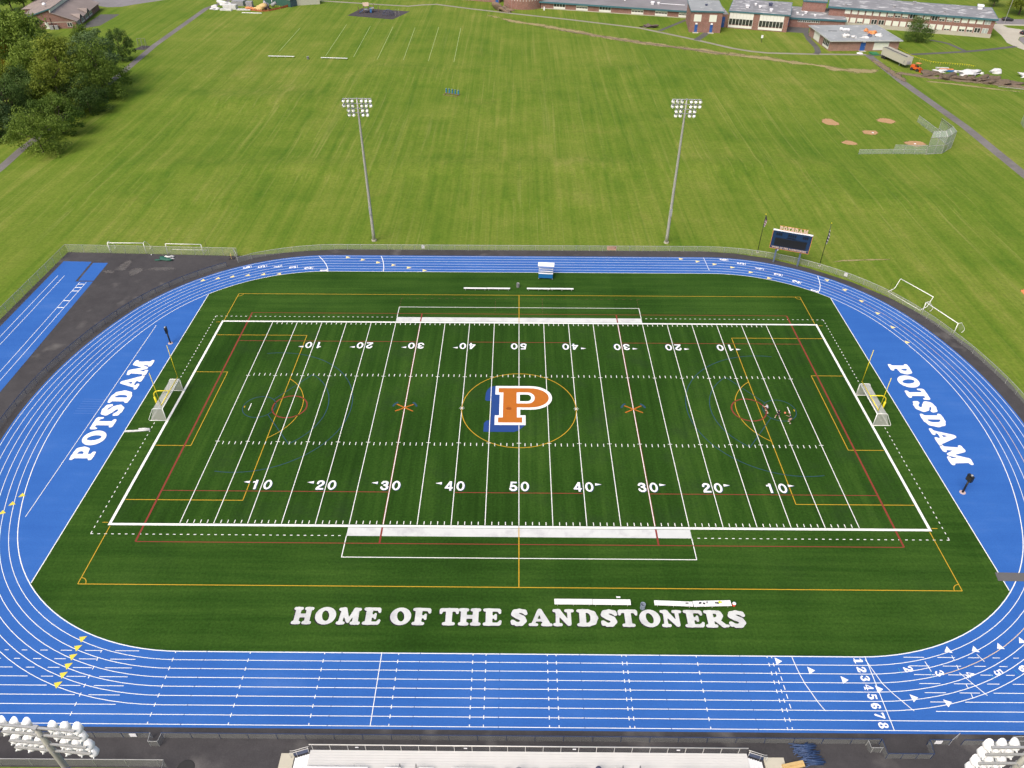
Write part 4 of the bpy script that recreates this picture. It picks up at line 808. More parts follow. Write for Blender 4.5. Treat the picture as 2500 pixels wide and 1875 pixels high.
for p, rx, ry, sd_ in (((-81.9, 45.0), 1.4, 2.6, 1), ((-78.6, 42.6), 1.6, 2.2, 2), ((-84.3, 42.6), 1.5, .7, 3), ((-74.2, 44.0), 3.4, 1.0, 4)): m.blob(p, rx, ry, Z_A+.006, 26, sd_)
tag(m.build('dust_patch', M['dust']), 'pale dusty patches dried on the dark asphalt', None, None, 'structure')

# ------------------------------------------------------------------ paths, worn strips and hard standings beyond the field
def strip(name, pts, wd, mat, z, label):
    m = MB(); m.ribbon(pts, wd, z); return struct(name, m, mat, label)
strip('footpath', [(-134.5, 60), (-135.0, 95.5), (-136.3, 108.3), (-138.0, 179.1), (-140.4, 215.3), (-140.7, 278.0), (-128.8, 315.6), (-124, 360)], 2.5, M['path'], Z_G+.012, 'straight grey asphalt footpath beside the trees on the left')
strip('footpath', [(130.2, 60), (130.5, 95.4), (131.6, 130.4), (130.3, 174.3), (130.7, 207.0)], 2.9, M['path'], Z_G+.012, 'straight grey asphalt footpath on the right running to the low building')
strip('footpath', [(-112, 297.5), (-97.1, 295.5), (-62, 286.5), (-50.5, 284), (-45, 286.5), (-38, 288), (-22, 279.5), (-3.2, 270.7), (22, 259.8), (50.1, 245.9), (70, 227.5), (81.8, 215.2), (88, 211), (93.8, 208.9), (110, 207.6), (130.3, 207.2)], 1.9, M['pale_path'], Z_G+.008, 'long pale footpath curving along the front of the school')
strip('footpath', [(131, 206.5), (147.7, 207.8), (169.3, 211.9), (180, 215.2), (192.7, 219.9)], 2.0, M['darkpath'], Z_G+.016, 'dark footpath from the low building to the car park')
strip('footpath', [(163.3, 228.7), (166.4, 226), (168.1, 223.5), (169.9, 212.1)], 1.7, M['darkpath'], Z_G+.020, 'short dark footpath branching past the lone tree')
strip('footpath', [(120.5, 249.5), (117.2, 240), (115.2, 228.7), (114.6, 217.2), (113.2, 210.5), (111.5, 207.8)], 2.2, M['darkpath'], Z_G+.020, 'dark footpath along the side of the low grey roofed building')
strip('footpath', [(57.61, 241.25), (71.88, 260.38)], 1.7, M['darkpath'], Z_G+.014, 'short dark footpath to the long low wing')
strip('footpath', [(70.20, 226.89), (77.31, 239.73)], 2.6, M['darkpath'], Z_G+.014, 'short dark footpath to the two blue doors')
m = MB(); m.sheet([(109.5, 240.5), (118.3, 238.5), (118.5, 249.2), (123.5, 249.5), (112, 250)], Z_G+.010); struct('courtyard', m, M['darkpath'], 'dark paved corner between the school wings')
m = MB(); m.sheet([(200.5, 256), (197.6, 247), (195.4, 236.5), (192.0, 225.4), (192.2, 219.0), (193.2, 215.0), (199, 208), (212, 202), (212, 205.5), (200.5, 213), (196.6, 219.6), (198.5, 229.5), (201.5, 234.2), (207.4, 237.5), (225, 240), (225, 246.5), (209.6, 245.6), (204.5, 249.5), (204.5, 253.5), (226, 251.5), (226, 253.6)], Z_G+.012)
struct('pavement', m, M['concrete'], 'pale concrete pavement around the turning circle')
m = MB(); m.sheet([(203.5, 254.5), (226, 253.7), (290, 252), (290, 268), (215, 264.5), (203.5, 268)], Z_G+.006)
m.sheet([(201.5, 233.9), (198.7, 229.4), (196.8, 219.6), (200.7, 213.2), (212, 205.7), (240, 200), (240, 239)], Z_G+.004)
struct('road', m, M['road'], 'grey asphalt road and turning circle beside the school')
m = MB(); m.sheet([(-181.2, 239.6), (-174.6, 245.6), (-174.8, 265.8), (-183.0, 265.4)], Z_G+.010); struct('paved_yard', m, M['darkpath'], 'small grey paved yard beside the brick bungalow')
m = MB(); m.sheet([(-205, 297), (-190, 281), (-186, 279.0), (-180, 280.2), (-176, 285), (-160, 300), (-150, 312), (-150, 345), (-205, 345)], Z_G+.008); struct('car_park', m, M['road'], 'pale grey car park behind the brick bungalow')
m = MB(); m.sheet([(-75, 265.3), (-54.4, 258.6), (-48.6, 273.6), (-71.0, 279.6)], Z_G+.010); struct('playground_surface', m, M['mulch'], 'dark grey rubber playground surface')
m = MB(); m.sheet([(-146.3, 209.3), (-141.8, 208.9), (-140.9, 214.6), (-145.0, 215.0)], Z_G+.010); struct('swing_surface', m, M['mulch'], 'small dark mulch square by the footpath')
def soft(name, pts, wd, mat, z, label):
    m = MB(); m.ribbon(pts, wd, z, soft=True); o = m.build(name, M[mat]); return tag(o, label, None, None, 'structure')
soft('worn_track', [(-22, 277), (-3.06, 256.86), (13.93, 246.18), (29.90, 234.21), (47.22, 222.98), (63.98, 214.86), (79.85, 206.29), (91.78, 201.08), (102.67, 194.54), (113.16, 188.23), (124.55, 185.62), (134, 190)], [4, 9, 10, 10.5, 10.5, 11, 11, 10, 11, 12, 12, 9], 'straw', Z_G+.022, 'straw coloured worn wheel track across the grass in front of the school')
soft('dirt_track', [(6.71, 248.00), (25.39, 236.89), (42.96, 225.51), (59.79, 216.44), (75.83, 207.80), (91.72, 201.84)], 3.4, 'dirt', Z_G+.026, 'brown wheel ruts in the worn grass')
soft('dirt_road', [(129.5, 206), (130.4, 198), (130.9, 188), (131.2, 178), (131.3, 168)], [4, 5, 6.5, 5.5, 2.5], 'dirt', Z_G+.026, 'muddy stretch of the right hand footpath by the trailer')
soft('dirt_road', [(127, 183), (134, 183.5), (142, 179.5), (151, 175.5), (160, 172.5), (170, 168), (185, 160)], [4, 7.5, 8, 8, 8, 8, 6], 'dirt', Z_G+.024, 'churned brown mud leading away from the orange machine')
soft('worn_track', [(133, 178), (145, 172.5), (160, 165.5), (176, 159)], [4, 4, 3.5, 3], 'straw', Z_G+.020, 'straw coloured wheel track below the mud')
soft('worn_track', [(62.83, 47.85), (68.36, 49.16), (74.64, 49.63), (83.72, 49.70)], [1.0, 1.6, 1.5, 1.3], 'straw', Z_G+.022, 'thin worn path in the grass behind the scoreboard')
for p, r_, l_ in (((93.08, 133.29), (3.6, 4.4), 'second base'), ((110.39, 134.76), (3.6, 3.7), 'first base'), ((101.97, 125.48), (3.3, 3.0), 'mound'), ((93.06, 116.67), (3.0, 2.6), 'third base'), ((111.66, 116.41), (4.0, 3.6), 'home')):
    m = MB(); m.blob(p, r_[0]*.82, r_[1]*.82, Z_G+.018, 28, int(p[0])); tag(m.build('clay_patch', M['clay']), 'tan clay patch of the ball diamond', None, None, 'structure')
m = MB(); m.blob((101.2, 36.2), 2.2, 2.4, Z_G+.018, 28, 9); tag(m.build('clay_patch', mat_soft('orange_clay', (.60, .20, .07), (.66, .25, .10), 1.0, .2)), 'bright orange clay patch at the right edge of the grass', None, None, 'structure')
m = MB()
for p, q in (((-52.54, 245.89), (-51.96, 197.81)), ((-43.27, 245.09), (-42.32, 197.23)), ((-33.45, 245.86), (-33.07, 195.89)), ((-24.19, 244.49), (-23.70, 194.86)), ((-62.10, 246.69), (-61.18, 200.70)), ((-72.53, 249.45), (-71.75, 202.06)), ((-90.63, 243.22), (-90.48, 208.03))):
    m.ribbon([p, q], .16, Z_G+.014)
tag(m.build('practice_field_line', paint('faded_white_field_paint', (.30, .36, .15), .9, .2, .3)), 'faded white practice field lines on the far grass', None, None, 'structure')


# ------------------------------------------------------------------ fences
def fence(name, pts, h, label, wire, rail, post_gap=3.0, rail_r=.035, post_r=.03, group=None, mid=False, cap_posts=True):
    P = [Vector((p[0], p[1])) for p in pts]; o0 = P[0]
    root = thing(name, label, 'fence', (o0.x, o0.y, Z_A), 0, group)
    L = [p-o0 for p in P]
    m = MB()
    for i in range(len(L)-1):
        a, b = L[i], L[i+1]; m.add([(*a, .04), (*b, .04), (*b, h-.03), (*a, h-.03)], [(0, 1, 2, 3)])
    m.build('wire_mesh', wire, root)
    m = MB(); m.tube([(*p, h) for p in L], rail_r, 6); m.build('top_rail', rail, root)
    if mid:
        m = MB(); m.tube([(*p, h*.5) for p in L], rail_r*.7, 6); m.build('middle_rail', rail, root)
    total = sum((L[i+1]-L[i]).length for i in range(len(L)-1)); n = max(1, min(95, round(total/post_gap)))
    m = MB(); m.tube([(0, 0, 0), (0, 0, h+.04)], post_r, 6); src = None
    for k in range(n+1):
        d = total*k/n; i = 0
        while i < len(L)-2 and d > (L[i+1]-L[i]).length: d -= (L[i+1]-L[i]).length; i += 1
        p = L[i]+(L[i+1]-L[i]).normalized()*d
        if src is None: src = m.build('post', rail, root); src.location = (*p, 0)
        else: inst(src, root, (*p, 0))
    return root
def oval_part(o, cond): return [p for p in oval(o) if cond(*p)]
ring = oval(9.0)
far = [(-58.6, 46.6)] + sorted([p for p in ring if p[1] > 0 and -56 < p[0] < 39], key=lambda p: p[0])
far = far[:1]+[(x, y+.35*min(1, (x+56)/20)) for x, y in far[1:]]
fence('chain_link_fence', far+[(41, 52.6)], 1.25, 'long grey chain link fence along the far straight of the track', M['mesh_far'], M['galv'], 2.9)
rp = [p for p in oval(9.35) if p[0] > 41 and p[1] > -32]
fence('chain_link_fence', [(41, 52.6)]+rp, 1.25, 'grey chain link fence curving round the right hand bend of the track', M['mesh_far'], M['galv'], 2.9)
fence('yard_fence', [(-97.1, -12), (-96.3, 50.75), (-59.6, 49.6)], 1.85, 'tall grey chain link fence round the asphalt jump yard on the left', M['mesh_far'], M['galv'], 3.0)
fence('yard_gate', [(-60.15, 49.4), (-58.75, 46.9)], 1.95, 'narrow grey chain link gate standing open at the corner of the jump yard', M['mesh_far'], M['galv'], 2.8, .05, .05)
lp = [p for p in oval(8.1) if p[0] < -60 and -30 < p[1] < 46]
fence('bend_fence', sorted(lp, key=lambda p: -p[1]), 1.1, 'low fence with a navy rail along the left bend of the track', M['mesh_grey'], M['navy_rail'], 3.0, .045)
fence('front_fence', [(-80, -53.62), (-38.25, -53.62)], 1.1, 'low navy railed fence in front of the left lamp cluster', M['mesh_grey'], M['navy_rail'], 3.0, .045)
fence('front_fence', [(-37.05, -53.62), (37.4, -53.62)], 1.1, 'long low navy railed fence in front of the bleachers', M['mesh_grey'], M['navy_rail'], 3.0, .045)
fence('alcove_fence', [(37.45, -53.64), (37.47, -55.1), (42.2, -55.1), (42.35, -53.64)], 1.1, 'low fence bent into a square alcove beside the track', M['mesh_grey'], M['navy_rail'], 1.6, .045)
fence('front_fence', [(42.4, -53.64), (44.6, -53.64)], 1.1, 'short low fence carrying a white sign between the alcove and the open gate', M['mesh_grey'], M['navy_rail'], 2.2, .045)
fence('front_fence', [(45.9, -53.64), (50.6, -53.64)], 1.1, 'short low fence with a yellow tag between the open gate and the tall fence', M['mesh_grey'], M['navy_rail'], 2.4, .045)
fence('tall_fence', [(50.6, -53.64), (75, -53.7)], 1.9, 'tall grey chain link fence behind the right lamp cluster', M['mesh_grey'], M['galv'], 3.0, .04, .04, None, True)
fence('fence_gate', [(44.65, -53.66), (45.75, -52.95)], 1.1, 'small chain link gate swung open beside the alcove', M['mesh_grey'], M['galv'], 1.3, .035, .035)
fence('fence_gate', [(-38.2, -53.6), (-38.1, -54.5), (-37.1, -54.5), (-37.0, -53.6)], 1.05, 'small grey gate frame in the low fence left of the bleachers', M['mesh_grey'], M['galv'], 1.0, .035, .035)
fence('fence_gate', [(36.0, -53.75), (36.05, -54.5), (37.2, -54.5)], 1.05, 'small grey gate folded back against the fence corner of the alcove', M['mesh_grey'], M['galv'], 1.1, .035, .035)
fence('rear_fence', [(-75, -56.62), (-35.6, -56.55), (-35.2, -59)], 1.45, 'grey chain link fence along the grass at the lower left corner', M['mesh_grey'], M['galv'], 3.2, .04, .035)
m = MB(); m.box(-.34, -.02, -.25, .34, .02, .25)
def plate(name, loc, label, mat, sc_=(1, 1, 1), rz=0):
    o = m.build(name, mat); o.location = loc; o.scale = sc_; o.rotation_euler = (0, 0, rz); return tag(o, label, 'sign')
plate('fence_sign', (-40.05, -53.68, .60), 'small white sign on the low fence above the left lamp cluster', M['sign_white'], (1.0, 1, 1.15))
plate('fence_sign', (43.35, -53.70, .62), 'small white sign on the low fence beside the alcove', M['sign_white'], (1.05, 1, 1.15))
plate('fence_sign', (-20.6, 52.70, .72), 'small white sign on the far fence behind the left light tower', M['sign_white'], (.95, 1, 1.6))
plate('fence_sign', (66.3, 42.05, .72), 'small white sign on the fence right of the scoreboard', M['sign_white'], (1.0, 1, 1.7), -.65)
b_ = plate('fence_banner', (19.85, 52.72, .68), 'salmon coloured rectangular banner on the far fence', M['sign_orange'], (3.0, 1, 2.1))
f_ = MB(); 
for z in (.13, .03, -.07): f_.box(-.22, -.031, z-.012, .17, -.021, z+.012)
f_.box(.20, -.031, -.08, .30, -.021, .12); o_ = f_.build('banner_print', paint('banner_print', (.35, .12, .06), .6, .1, 2), b_)
plate('fence_tag', (48.25, -53.70, .8), 'small yellow tag tied to the low fence near the right lamp cluster', M['tape'], (.75, 1, .5))

# ------------------------------------------------------------------ floodlight towers
def lamp_proto(parent):
    a = MB()       # bowl opens along -y (towards the field) and a little down
    a.lathe([(.06, .36), (.17, .34), (.27, .24), (.335, .08), (.35, -.04)], 12, (0, 0, 0), Matrix.Rotation(PI/2, 3, 'X') @ Matrix.Rotation(PI, 3, 'X'))
    a.box(-.03, .30, -.05, .03, .46, .12)
    h = a.build('lamp', M['lamp_white'], parent, True)
    l = MB(); l.ell((0, .05, 0), (.30, .13, .30), 12, 6); l.build('reflector', M['lens'], h, True)
    v = MB(); q = []
    for i in range(9):
        t = PI*(i/8); q += [(.36*math.cos(t), -.02, .36*math.sin(t)), (.33*math.cos(t), -.42*max(.25, math.sin(t)), .33*math.sin(t)*.95)]
    v.add(q, [(2*i, 2*i+1, 2*i+3, 2*i+2) for i in range(8)]); v.build('visor', M['lamp_white'], h, True)
    return h
def tower(loc, H_, rows, label, face, pole_r):
    root = thing('floodlight_tower', label, 'floodlight', loc, face, 'floodlight towers around the field')
    m = MB(); m.tube([(0, 0, 0), (0, 0, 2), (0, 0, H_*.5), (0, 0, H_-3.2), (0, 0, H_)], pole_r, 12, .14); m.build('pole', M['pole'], root, True)
    m = MB(); m.tube([(0, 0, -.05), (0, 0, .35)], pole_r*1.35, 12); m.build('pole_base', M['concrete'], root)
    m = MB(); m.box(-.24, -pole_r-.15, 6.5, .24, -pole_r+.05, 8.2); m.build('ballast_box', M['galv'], root)
    src = None
    for z, half, xs in rows:
        m = MB(); m.box(-half, -.07, z-.06, half, .07, z+.06); m.box(-.16, -.16, z-.1, .16, .16, z+.1); m.build('crossarm', M['galv'], root)
        for x in xs:
            rng = random.Random(int(x*100+z*37)); aim = (math.radians(-28+rng.uniform(-6, 6)), 0, rng.uniform(-.3, .3)-.10*x)
            if src is None: src = lamp_proto(root); src.location = (x, -.34, z-.34); src.rotation_euler = aim; subs = kids(src)
            else:
                c = inst(src, root, (x, -.34, z-.34), rot=aim)
                for g_ in subs: d = g_.copy(); COL.objects.link(d); d.parent = c
    return root
def rows_far(H_):
    a = [-2.62, -1.76, -.9, .9, 1.76, 2.62]; b = [-1.78, -.92, .92, 1.78]
    return [(H_, 2.8, a), (H_-.93, 2.8, a), (H_-1.86, 1.95, b), (H_-2.72, 1.95, b)]
def rows_near(H_):
    a = [-2.58, -1.74, -.9, .9, 1.74, 2.58]
    return [(H_, 2.68, a), (H_-.95, 2.68, a), (H_-2.15, 2.68, a), (H_-3.05, 2.68, a)]
tower((-31.78, 56.8, Z_G), 30.6, rows_far(30.6), 'tall grey floodlight tower behind the far straight, left of the midfield', .0, .40)
tower((32.2, 56.62, Z_G), 30.8, rows_far(30.8), 'tall grey floodlight tower behind the far straight, nearer the scoreboard', -.03, .40)
NH = 30.0
tower((-31.6, -67.9, Z_G), NH, rows_near(NH), 'near floodlight tower with white lamp backs over the lower left corner', PI-.08, .36)
tower((32.55, -68.6, Z_G), NH, rows_near(NH), 'near floodlight tower with white lamp backs over the lower right corner', PI+.02, .36)

# ------------------------------------------------------------------ goals
def net_mesh(quads, name, mat, root):
    m = MB()
    for q in quads: m.add(q, [tuple(range(len(q)))])
    return m.build(name, mat, root)
def field_goal(s, label):
    root = thing('soccer_goal', label, 'goal', (s*55.15, .2, 0), 0 if s > 0 else PI, 'white goals on the end lines')
    hw, H_ = 3.74, 2.44
    for y in (-hw, hw):
        m = MB(); m.tube([(0, y, 0), (0, y, H_)], .06, 10); m.build('post', M['goal_white'], root, True)
        m = MB(); m.tube([(0, y, H_), (1.45, y, H_), (1.6, y, H_-.1), (2.75, y, .25), (2.7, y, .06), (2.45, y, .05), (0, y, .05)], .045, 8); m.build('side_frame', M['goal_white'], root, True)
    m = MB(); m.tube([(0, -hw, H_), (0, hw, H_)], .06, 10); m.build('crossbar', M['goal_white'], root, True)
    m = MB(); m.tube([(2.45, -hw, .05), (2.45, hw, .05)], .045, 8); m.build('ground_bar', M['goal_white'], root, True)
    net_mesh([[(0, -hw, H_), (1.5, -hw, H_-.03), (1.5, hw, H_-.03), (0, hw, H_)], [(1.5, -hw, H_-.03), (2.5, -hw, .06), (2.5, hw, .06), (1.5, hw, H_-.03)],
              [(0, -hw, .05), (0, -hw, H_), (1.5, -hw, H_-.05), (2.5, -hw, .06)], [(0, hw, .05), (0, hw, H_), (1.5, hw, H_-.05), (2.5, hw, .06)]], 'net', M['net'], root)
    return root
field_goal(-1, 'white goal with a net under the left yellow goalpost'); field_goal(1, 'white goal with a net under the right yellow goalpost')
def goalpost(s, label):
    root = thing('football_goalpost', label, 'goalpost', (s*57.95, .15, 0), 0 if s > 0 else PI, 'yellow football goalposts')
    m = MB(); q = [(0, 0, 0), (0, 0, 2.0)] + [(-1.05*(1-math.cos(t)), 0, 2.0+1.05*math.sin(t)) for t in [PI/2*i/8 for i in range(1, 9)]] + [(-2.75, 0, 3.05)]
    m.tube(q, .085, 10); m.build('gooseneck', M['goal_yellow'], root, True)
    m = MB(); m.tube([(-2.75, -3.6, 3.05), (-2.75, 3.6, 3.05)], .07, 10); m.build('crossbar', M['goal_yellow'], root, True)
    m = MB(); m.tube([(0, 0, 0), (0, 0, 1.8)], .17, 12); m.build('post_pad', M['goal_yellow'], root, True)
    for y in (-3.56, 3.56):
        m = MB(); m.tube([(-2.75, y, 3.0), (-2.75, y, 9.3)], .05, 8); u = m.build('upright', M['goal_yellow'], root, True)
    return root
goalpost(-1, 'yellow gooseneck football goalpost at the left end zone'); goalpost(1, 'yellow gooseneck football goalpost at the right end zone')
def loose_goal(loc, rz, label, depth=1.4):
    root = thing('portable_goal', label, 'goal', loc, rz, 'spare goals parked outside the field')
    W2, H_ = 3.8, 2.44
    for x in (-W2, W2):
        m = MB(); m.tube([(x, 0, 0), (x, 0, H_)], .07, 8); m.build('post', M['goal_white'], root, True)
        m = MB(); m.tube([(x, 0, H_), (x, .85, H_-.02), (x, 1.15, H_-.35), (x, 2.3, .85), (x, 2.4, .4), (x, 2.2, .05), (x, 1.9, .05)], .045, 8); m.build('back_frame', M['goal_white'], root, True)
    m = MB(); m.tube([(-W2, 0, H_), (W2, 0, H_)], .075, 8); m.build('crossbar', M['goal_white'], root, True)
    q = [(-W2, .85), (W2, .85)]
    net_mesh([[(-W2, 0, H_), (W2, 0, H_), (W2, .55, H_-.18), (-W2, .55, H_-.18)], [(-W2, 0, H_), (-W2, 1.0, H_-.2), (-W2, 2.2, .8), (-W2, 1.2, .3)], [(W2, 0, H_), (W2, 1.0, H_-.2), (W2, 2.2, .8), (W2, 1.2, .3)]], 'net', M['net_thin'], root)
    return root
loose_goal((-83.15, 50.45, Z_A), 0, 'white goal with curved back frames inside the left yard fence')
loose_goal((77.75, 25.35, Z_G), math.atan2(21.84-28.85, 79.12-76.4), 'white goal with curved back frames standing outside the right hand fence')
root = thing('portable_goal', 'plain white goal frame with thin dark stays in the left yard', 'goal', (-70.8, 50.1, Z_A), -.03, 'spare goals parked outside the field')
for x in (-3.8, 3.8):
    m = MB(); m.tube([(x, 0, 0), (x, 0, 2.44)], .065, 8); m.build('post', M['goal_white'], root, True)
    m = MB(); m.tube([(x+.02, 1.9, .1), (x-.1, 2.5, 2.2)], .025, 6); m.build('stay', M['black'], root)
    m = MB(); m.tube([(x, 0, .06), (x, 1.95, .06)], .03, 6); m.build('side_bar', M['galv'], root)
m = MB(); m.tube([(-3.8, 0, 2.44), (3.8, 0, 2.44)], .07, 8); m.build('crossbar', M['goal_white'], root, True)
m = MB(); m.tube([(-3.8, 1.95, .06), (3.8, 1.95, .06)], .045, 8); m.build('ground_bar', M['goal_white'], root, True)
# goal tipped on its face behind the right fence
A_, B_ = Vector((72.9, 36.6, 0)), Vector((76.4, 29.9, 0)); root = thing('portable_goal', 'white goal tipped over backwards outside the right hand fence', 'goal', (74.65, 33.25, Z_G), math.atan2(-6.7, 3.5), 'spare goals parked outside the field')
for x in (-3.8, 3.8):
    m = MB(); m.tube([(x, 0, .08), (x, 1.55, .25), (x, 1.85, .4), (x, 2.6, 2.3)], .06, 8); m.build('side_frame', M['goal_white'], root, True)
    m = MB(); m.tube([(x, .2, .1), (x+.05, .3, 2.3)], .025, 6); m.build('stay', M['black'], root)
m = MB(); m.tube([(-3.8, 2.6, 2.3), (3.8, 2.6, 2.3)], .075, 8); m.build('crossbar', M['goal_white'], root, True)
m = MB(); m.tube([(-3.8, 0, .08), (3.8, 0, .08)], .06, 8); m.build('ground_bar', M['goal_white'], root, True)

# ------------------------------------------------------------------ benches, bins and small things on the turf
def bench(loc, rz, L_, label, group, legs, depth=.32, nl=3):
    root = thing('white_bench', label, 'bench', loc, rz, group)
    m = MB(); m.box(-L_/2, -depth, .41, L_/2, depth, .46); m.box(-L_/2, -depth-.003, .37, L_/2, -depth+.03, .408); m.box(-L_/2, depth-.03, .37, L_/2, depth+.003, .408); m.build('seat', M['bench_white'], root)
    for x in legs:
        m = MB(); m.tube([(x, -depth*.8, 0), (x, -depth*.45, .40)], .022, 6); m.tube([(x, depth*.8, 0), (x, depth*.45, .40)], .022, 6); m.tube([(x, -depth*.62, .2), (x, depth*.62, .2)], .016, 6)
        m.build('leg', M['alu'], root)
    return root
lg = (-1.92, 0, 1.92)
g_ = 'white player benches on the near side'
bench((6.6, -36.73, 0), 0, 4.58, 'clean white bench above the lettering, farthest to the left of the four', g_, lg, .37)
bench((11.24, -36.74, 0), 0, 4.6, 'clean white bench next to the mesh bin', g_, lg, .37)
bench((18.72, -36.86, 0), -.035, 4.62, 'tilted white bench right of the bin with one dark item at its end', g_, lg, .32)
nb = bench((23.4, -36.83, 0), .035, 4.6, 'white bench with clothes and bottles left on top', g_, lg, .38)
g_ = 'white player benches on the far side'
for x, l in ((-8.65, 'far white bench at the outer end of the row behind the left 40 number'), (-4.05, 'far white bench nearest the left of the far bin'), (3.82, 'far white bench in front of the blue panelled stand'), (8.45, 'far white bench at the outer right end beyond the blue stand')):
    bench((x, 36.28, 0), -.012, 4.55, l, g_, lg, .20)
g_ = 'white benches on the far grass'
def long_bench(loc, L_, rz, label):
    root = thing('white_bench', label, 'bench', loc, rz, g_)
    m = MB(); m.box(-L_/2, -.3, .40, L_/2, .3, .46); m.build('seat', M['bench_white'], root)
    for x in (-L_*.45, -L_*.15, L_*.15, L_*.45):
        m = MB(); m.box(x-.03, -.22, 0, x+.03, .22, .398); m.build('leg', M['alu'], root)
long_bench((-87.6, 199.8, Z_G), 9.7, -.05, 'long white bench on the far grass, left of the small bin'); long_bench((-67.7, 197.9, Z_G), 9.9, -.09, 'long white bench on the far grass, right of the small bin')
def bin_(loc, r, h, mat, label, ribs=True):
    root = thing('litter_bin', label, 'bin', loc)
    m = MB(); m.lathe([(0, .02), (r*.82, .02), (r*.84, .05), (r, h), (r*1.05, h+.01), (r*1.05, h+.05), (r*.92, h+.05), (r*.9, h-.05), (r*.75, .12), (0, .12)], 16); m.build('drum', mat, root, True)
    m = MB()
    for k in range(16):
        t = 2*PI*k/16; m.box(r*.93*math.cos(t)-.018, r*.93*math.sin(t)-.018, .05, r*.93*math.cos(t)+.018, r*.93*math.sin(t)+.018, h)
    m.build('slats', mat, root)
    m = MB(); m.lathe([(0, h*.55), (r*.8, h*.55)], 12); m.build('liner', M['bin_dark'], root)
    return root
bin_((14.93, -37.35, 0), .30, .88, M['bin_blue'], 'blue grey slatted bin between the near benches')
bin_((-.22, 37.45, 0), .30, .85, M['bin_grey'], 'grey slatted bin between the far benches')
bin_((-77.3, 197.6, Z_G), .40, .9, M['bin_grey'], 'small grey bin between the two benches on the far grass')
# clothes, bottles and so on
def item(name, mb_, mat, label, cat, smooth=False): return tag(mb_.build(name, mat, None, smooth), label, cat)
def lump(name, c, r, mat, label, cat, seed=0, amp=.25, parent=None, flat=True, sub=3):
    bm = bmesh.new(); bmesh.ops.create_icosphere(bm, subdivisions=sub, radius=1.0); rn = random.Random(seed)
    ph = [(rn.uniform(2.0, 8.5), rn.uniform(0, 6), Vector((rn.uniform(-1, 1), rn.uniform(-1, 1), rn.uniform(-1, 1))).normalized()) for _ in range(9)]
    for v in bm.verts:
        k = 1+amp*sum(math.sin(f*v.co.dot(d)+p) for f, p, d in ph)/2.2
        co = v.co*k; z = max(co.z, -.15) if flat else co.z
        v.co = Vector((co.x*r[0], co.y*r[1], (z+.15 if flat else z)*r[2]))
    me = bpy.data.meshes.new(name); bm.to_mesh(me); bm.free(); me.materials.append(mat); me.polygons.foreach_set('use_smooth', [True]*len(me.polygons))
    o = bpy.data.objects.new(name, me); COL.objects.link(o); o.location = c
    if parent: o.parent = parent
    return tag(o, label, cat) if label else o
lump('clothing', (20.35, -36.85, .46), (.20, .09, .07), M['black'], 'small dark garment at the end of the tilted bench', 'clothing', 3)
lump('clothing', (21.95, -36.82, .46), (.16, .12, .10), M['black'], 'small dark garment on the cluttered bench, nearest the tilted one', 'clothing', 4)
lump('clothing', (22.4, -36.88, .46), (.14, .10, .10), M['black'], 'dark bundle beside the grey bottle on the cluttered bench', 'clothing', 5)
lump('clothing', (24.0, -36.78, .46), (.24, .11, .10), M['black'], 'dark bundle beside the yellow bib on the cluttered bench', 'clothing', 6)
lump('bib', (24.38, -36.70, .46), (.22, .14, .11), M['hi_vis'], 'bright yellow green bib on the cluttered bench', 'bib', 7)
m = MB(); m.lathe([(0, 0), (.09, 0), (.1, .03), (.1, .2), (.05, .26), (.05, .3), (0, .3)], 12); o = item('water_bottle', m, M['bin_grey'], 'grey bottle standing on the cluttered bench', 'bottle', True); o.location = (22.75, -36.8, .462)
def cooler(loc, label):
    root = thing('drink_cooler', label, 'cooler', loc)
    m = MB(); m.lathe([(0, 0), (.19, 0), (.21, .03), (.22, .42), (0, .42)], 14); m.build('body', M['red'], root, True)
    m = MB(); m.lathe([(.23, .42), (.23, .47), (.1, .52), (0, .52)], 14); m.build('lid', M['sign_white'], root, True)
cooler((26.1, -36.8, 0), 'red drink cooler at the end of the cluttered bench')
m = MB(); m.box(-.25, -.09, 0, .25, .09, .06); o = item('white_box', m, M['sign_white'], 'small white box lying on the turf behind the clean benches', 'box'); o.location = (12.2, -35.75, .001)
# rolled white cover left on the turf edge
root = thing('rolled_cover', 'rolled white cover lying at the edge of the turf left of the goal', 'cover', (-58.75, -6.0, 0), .05)
m = MB(); m.tube([(-1.85, -.1, .14), (-.6, -.12, .15), (.7, -.02, .14), (1.9, .1, .13)], .17, 10); m.build('roll', M['tarp_white'], root, True)
m = MB(); m.tube([(.1, .35, .12), (1.0, .4, .12), (1.75, .32, .11)], .14, 10); m.build('loose_end', M['tarp_white'], root, True)
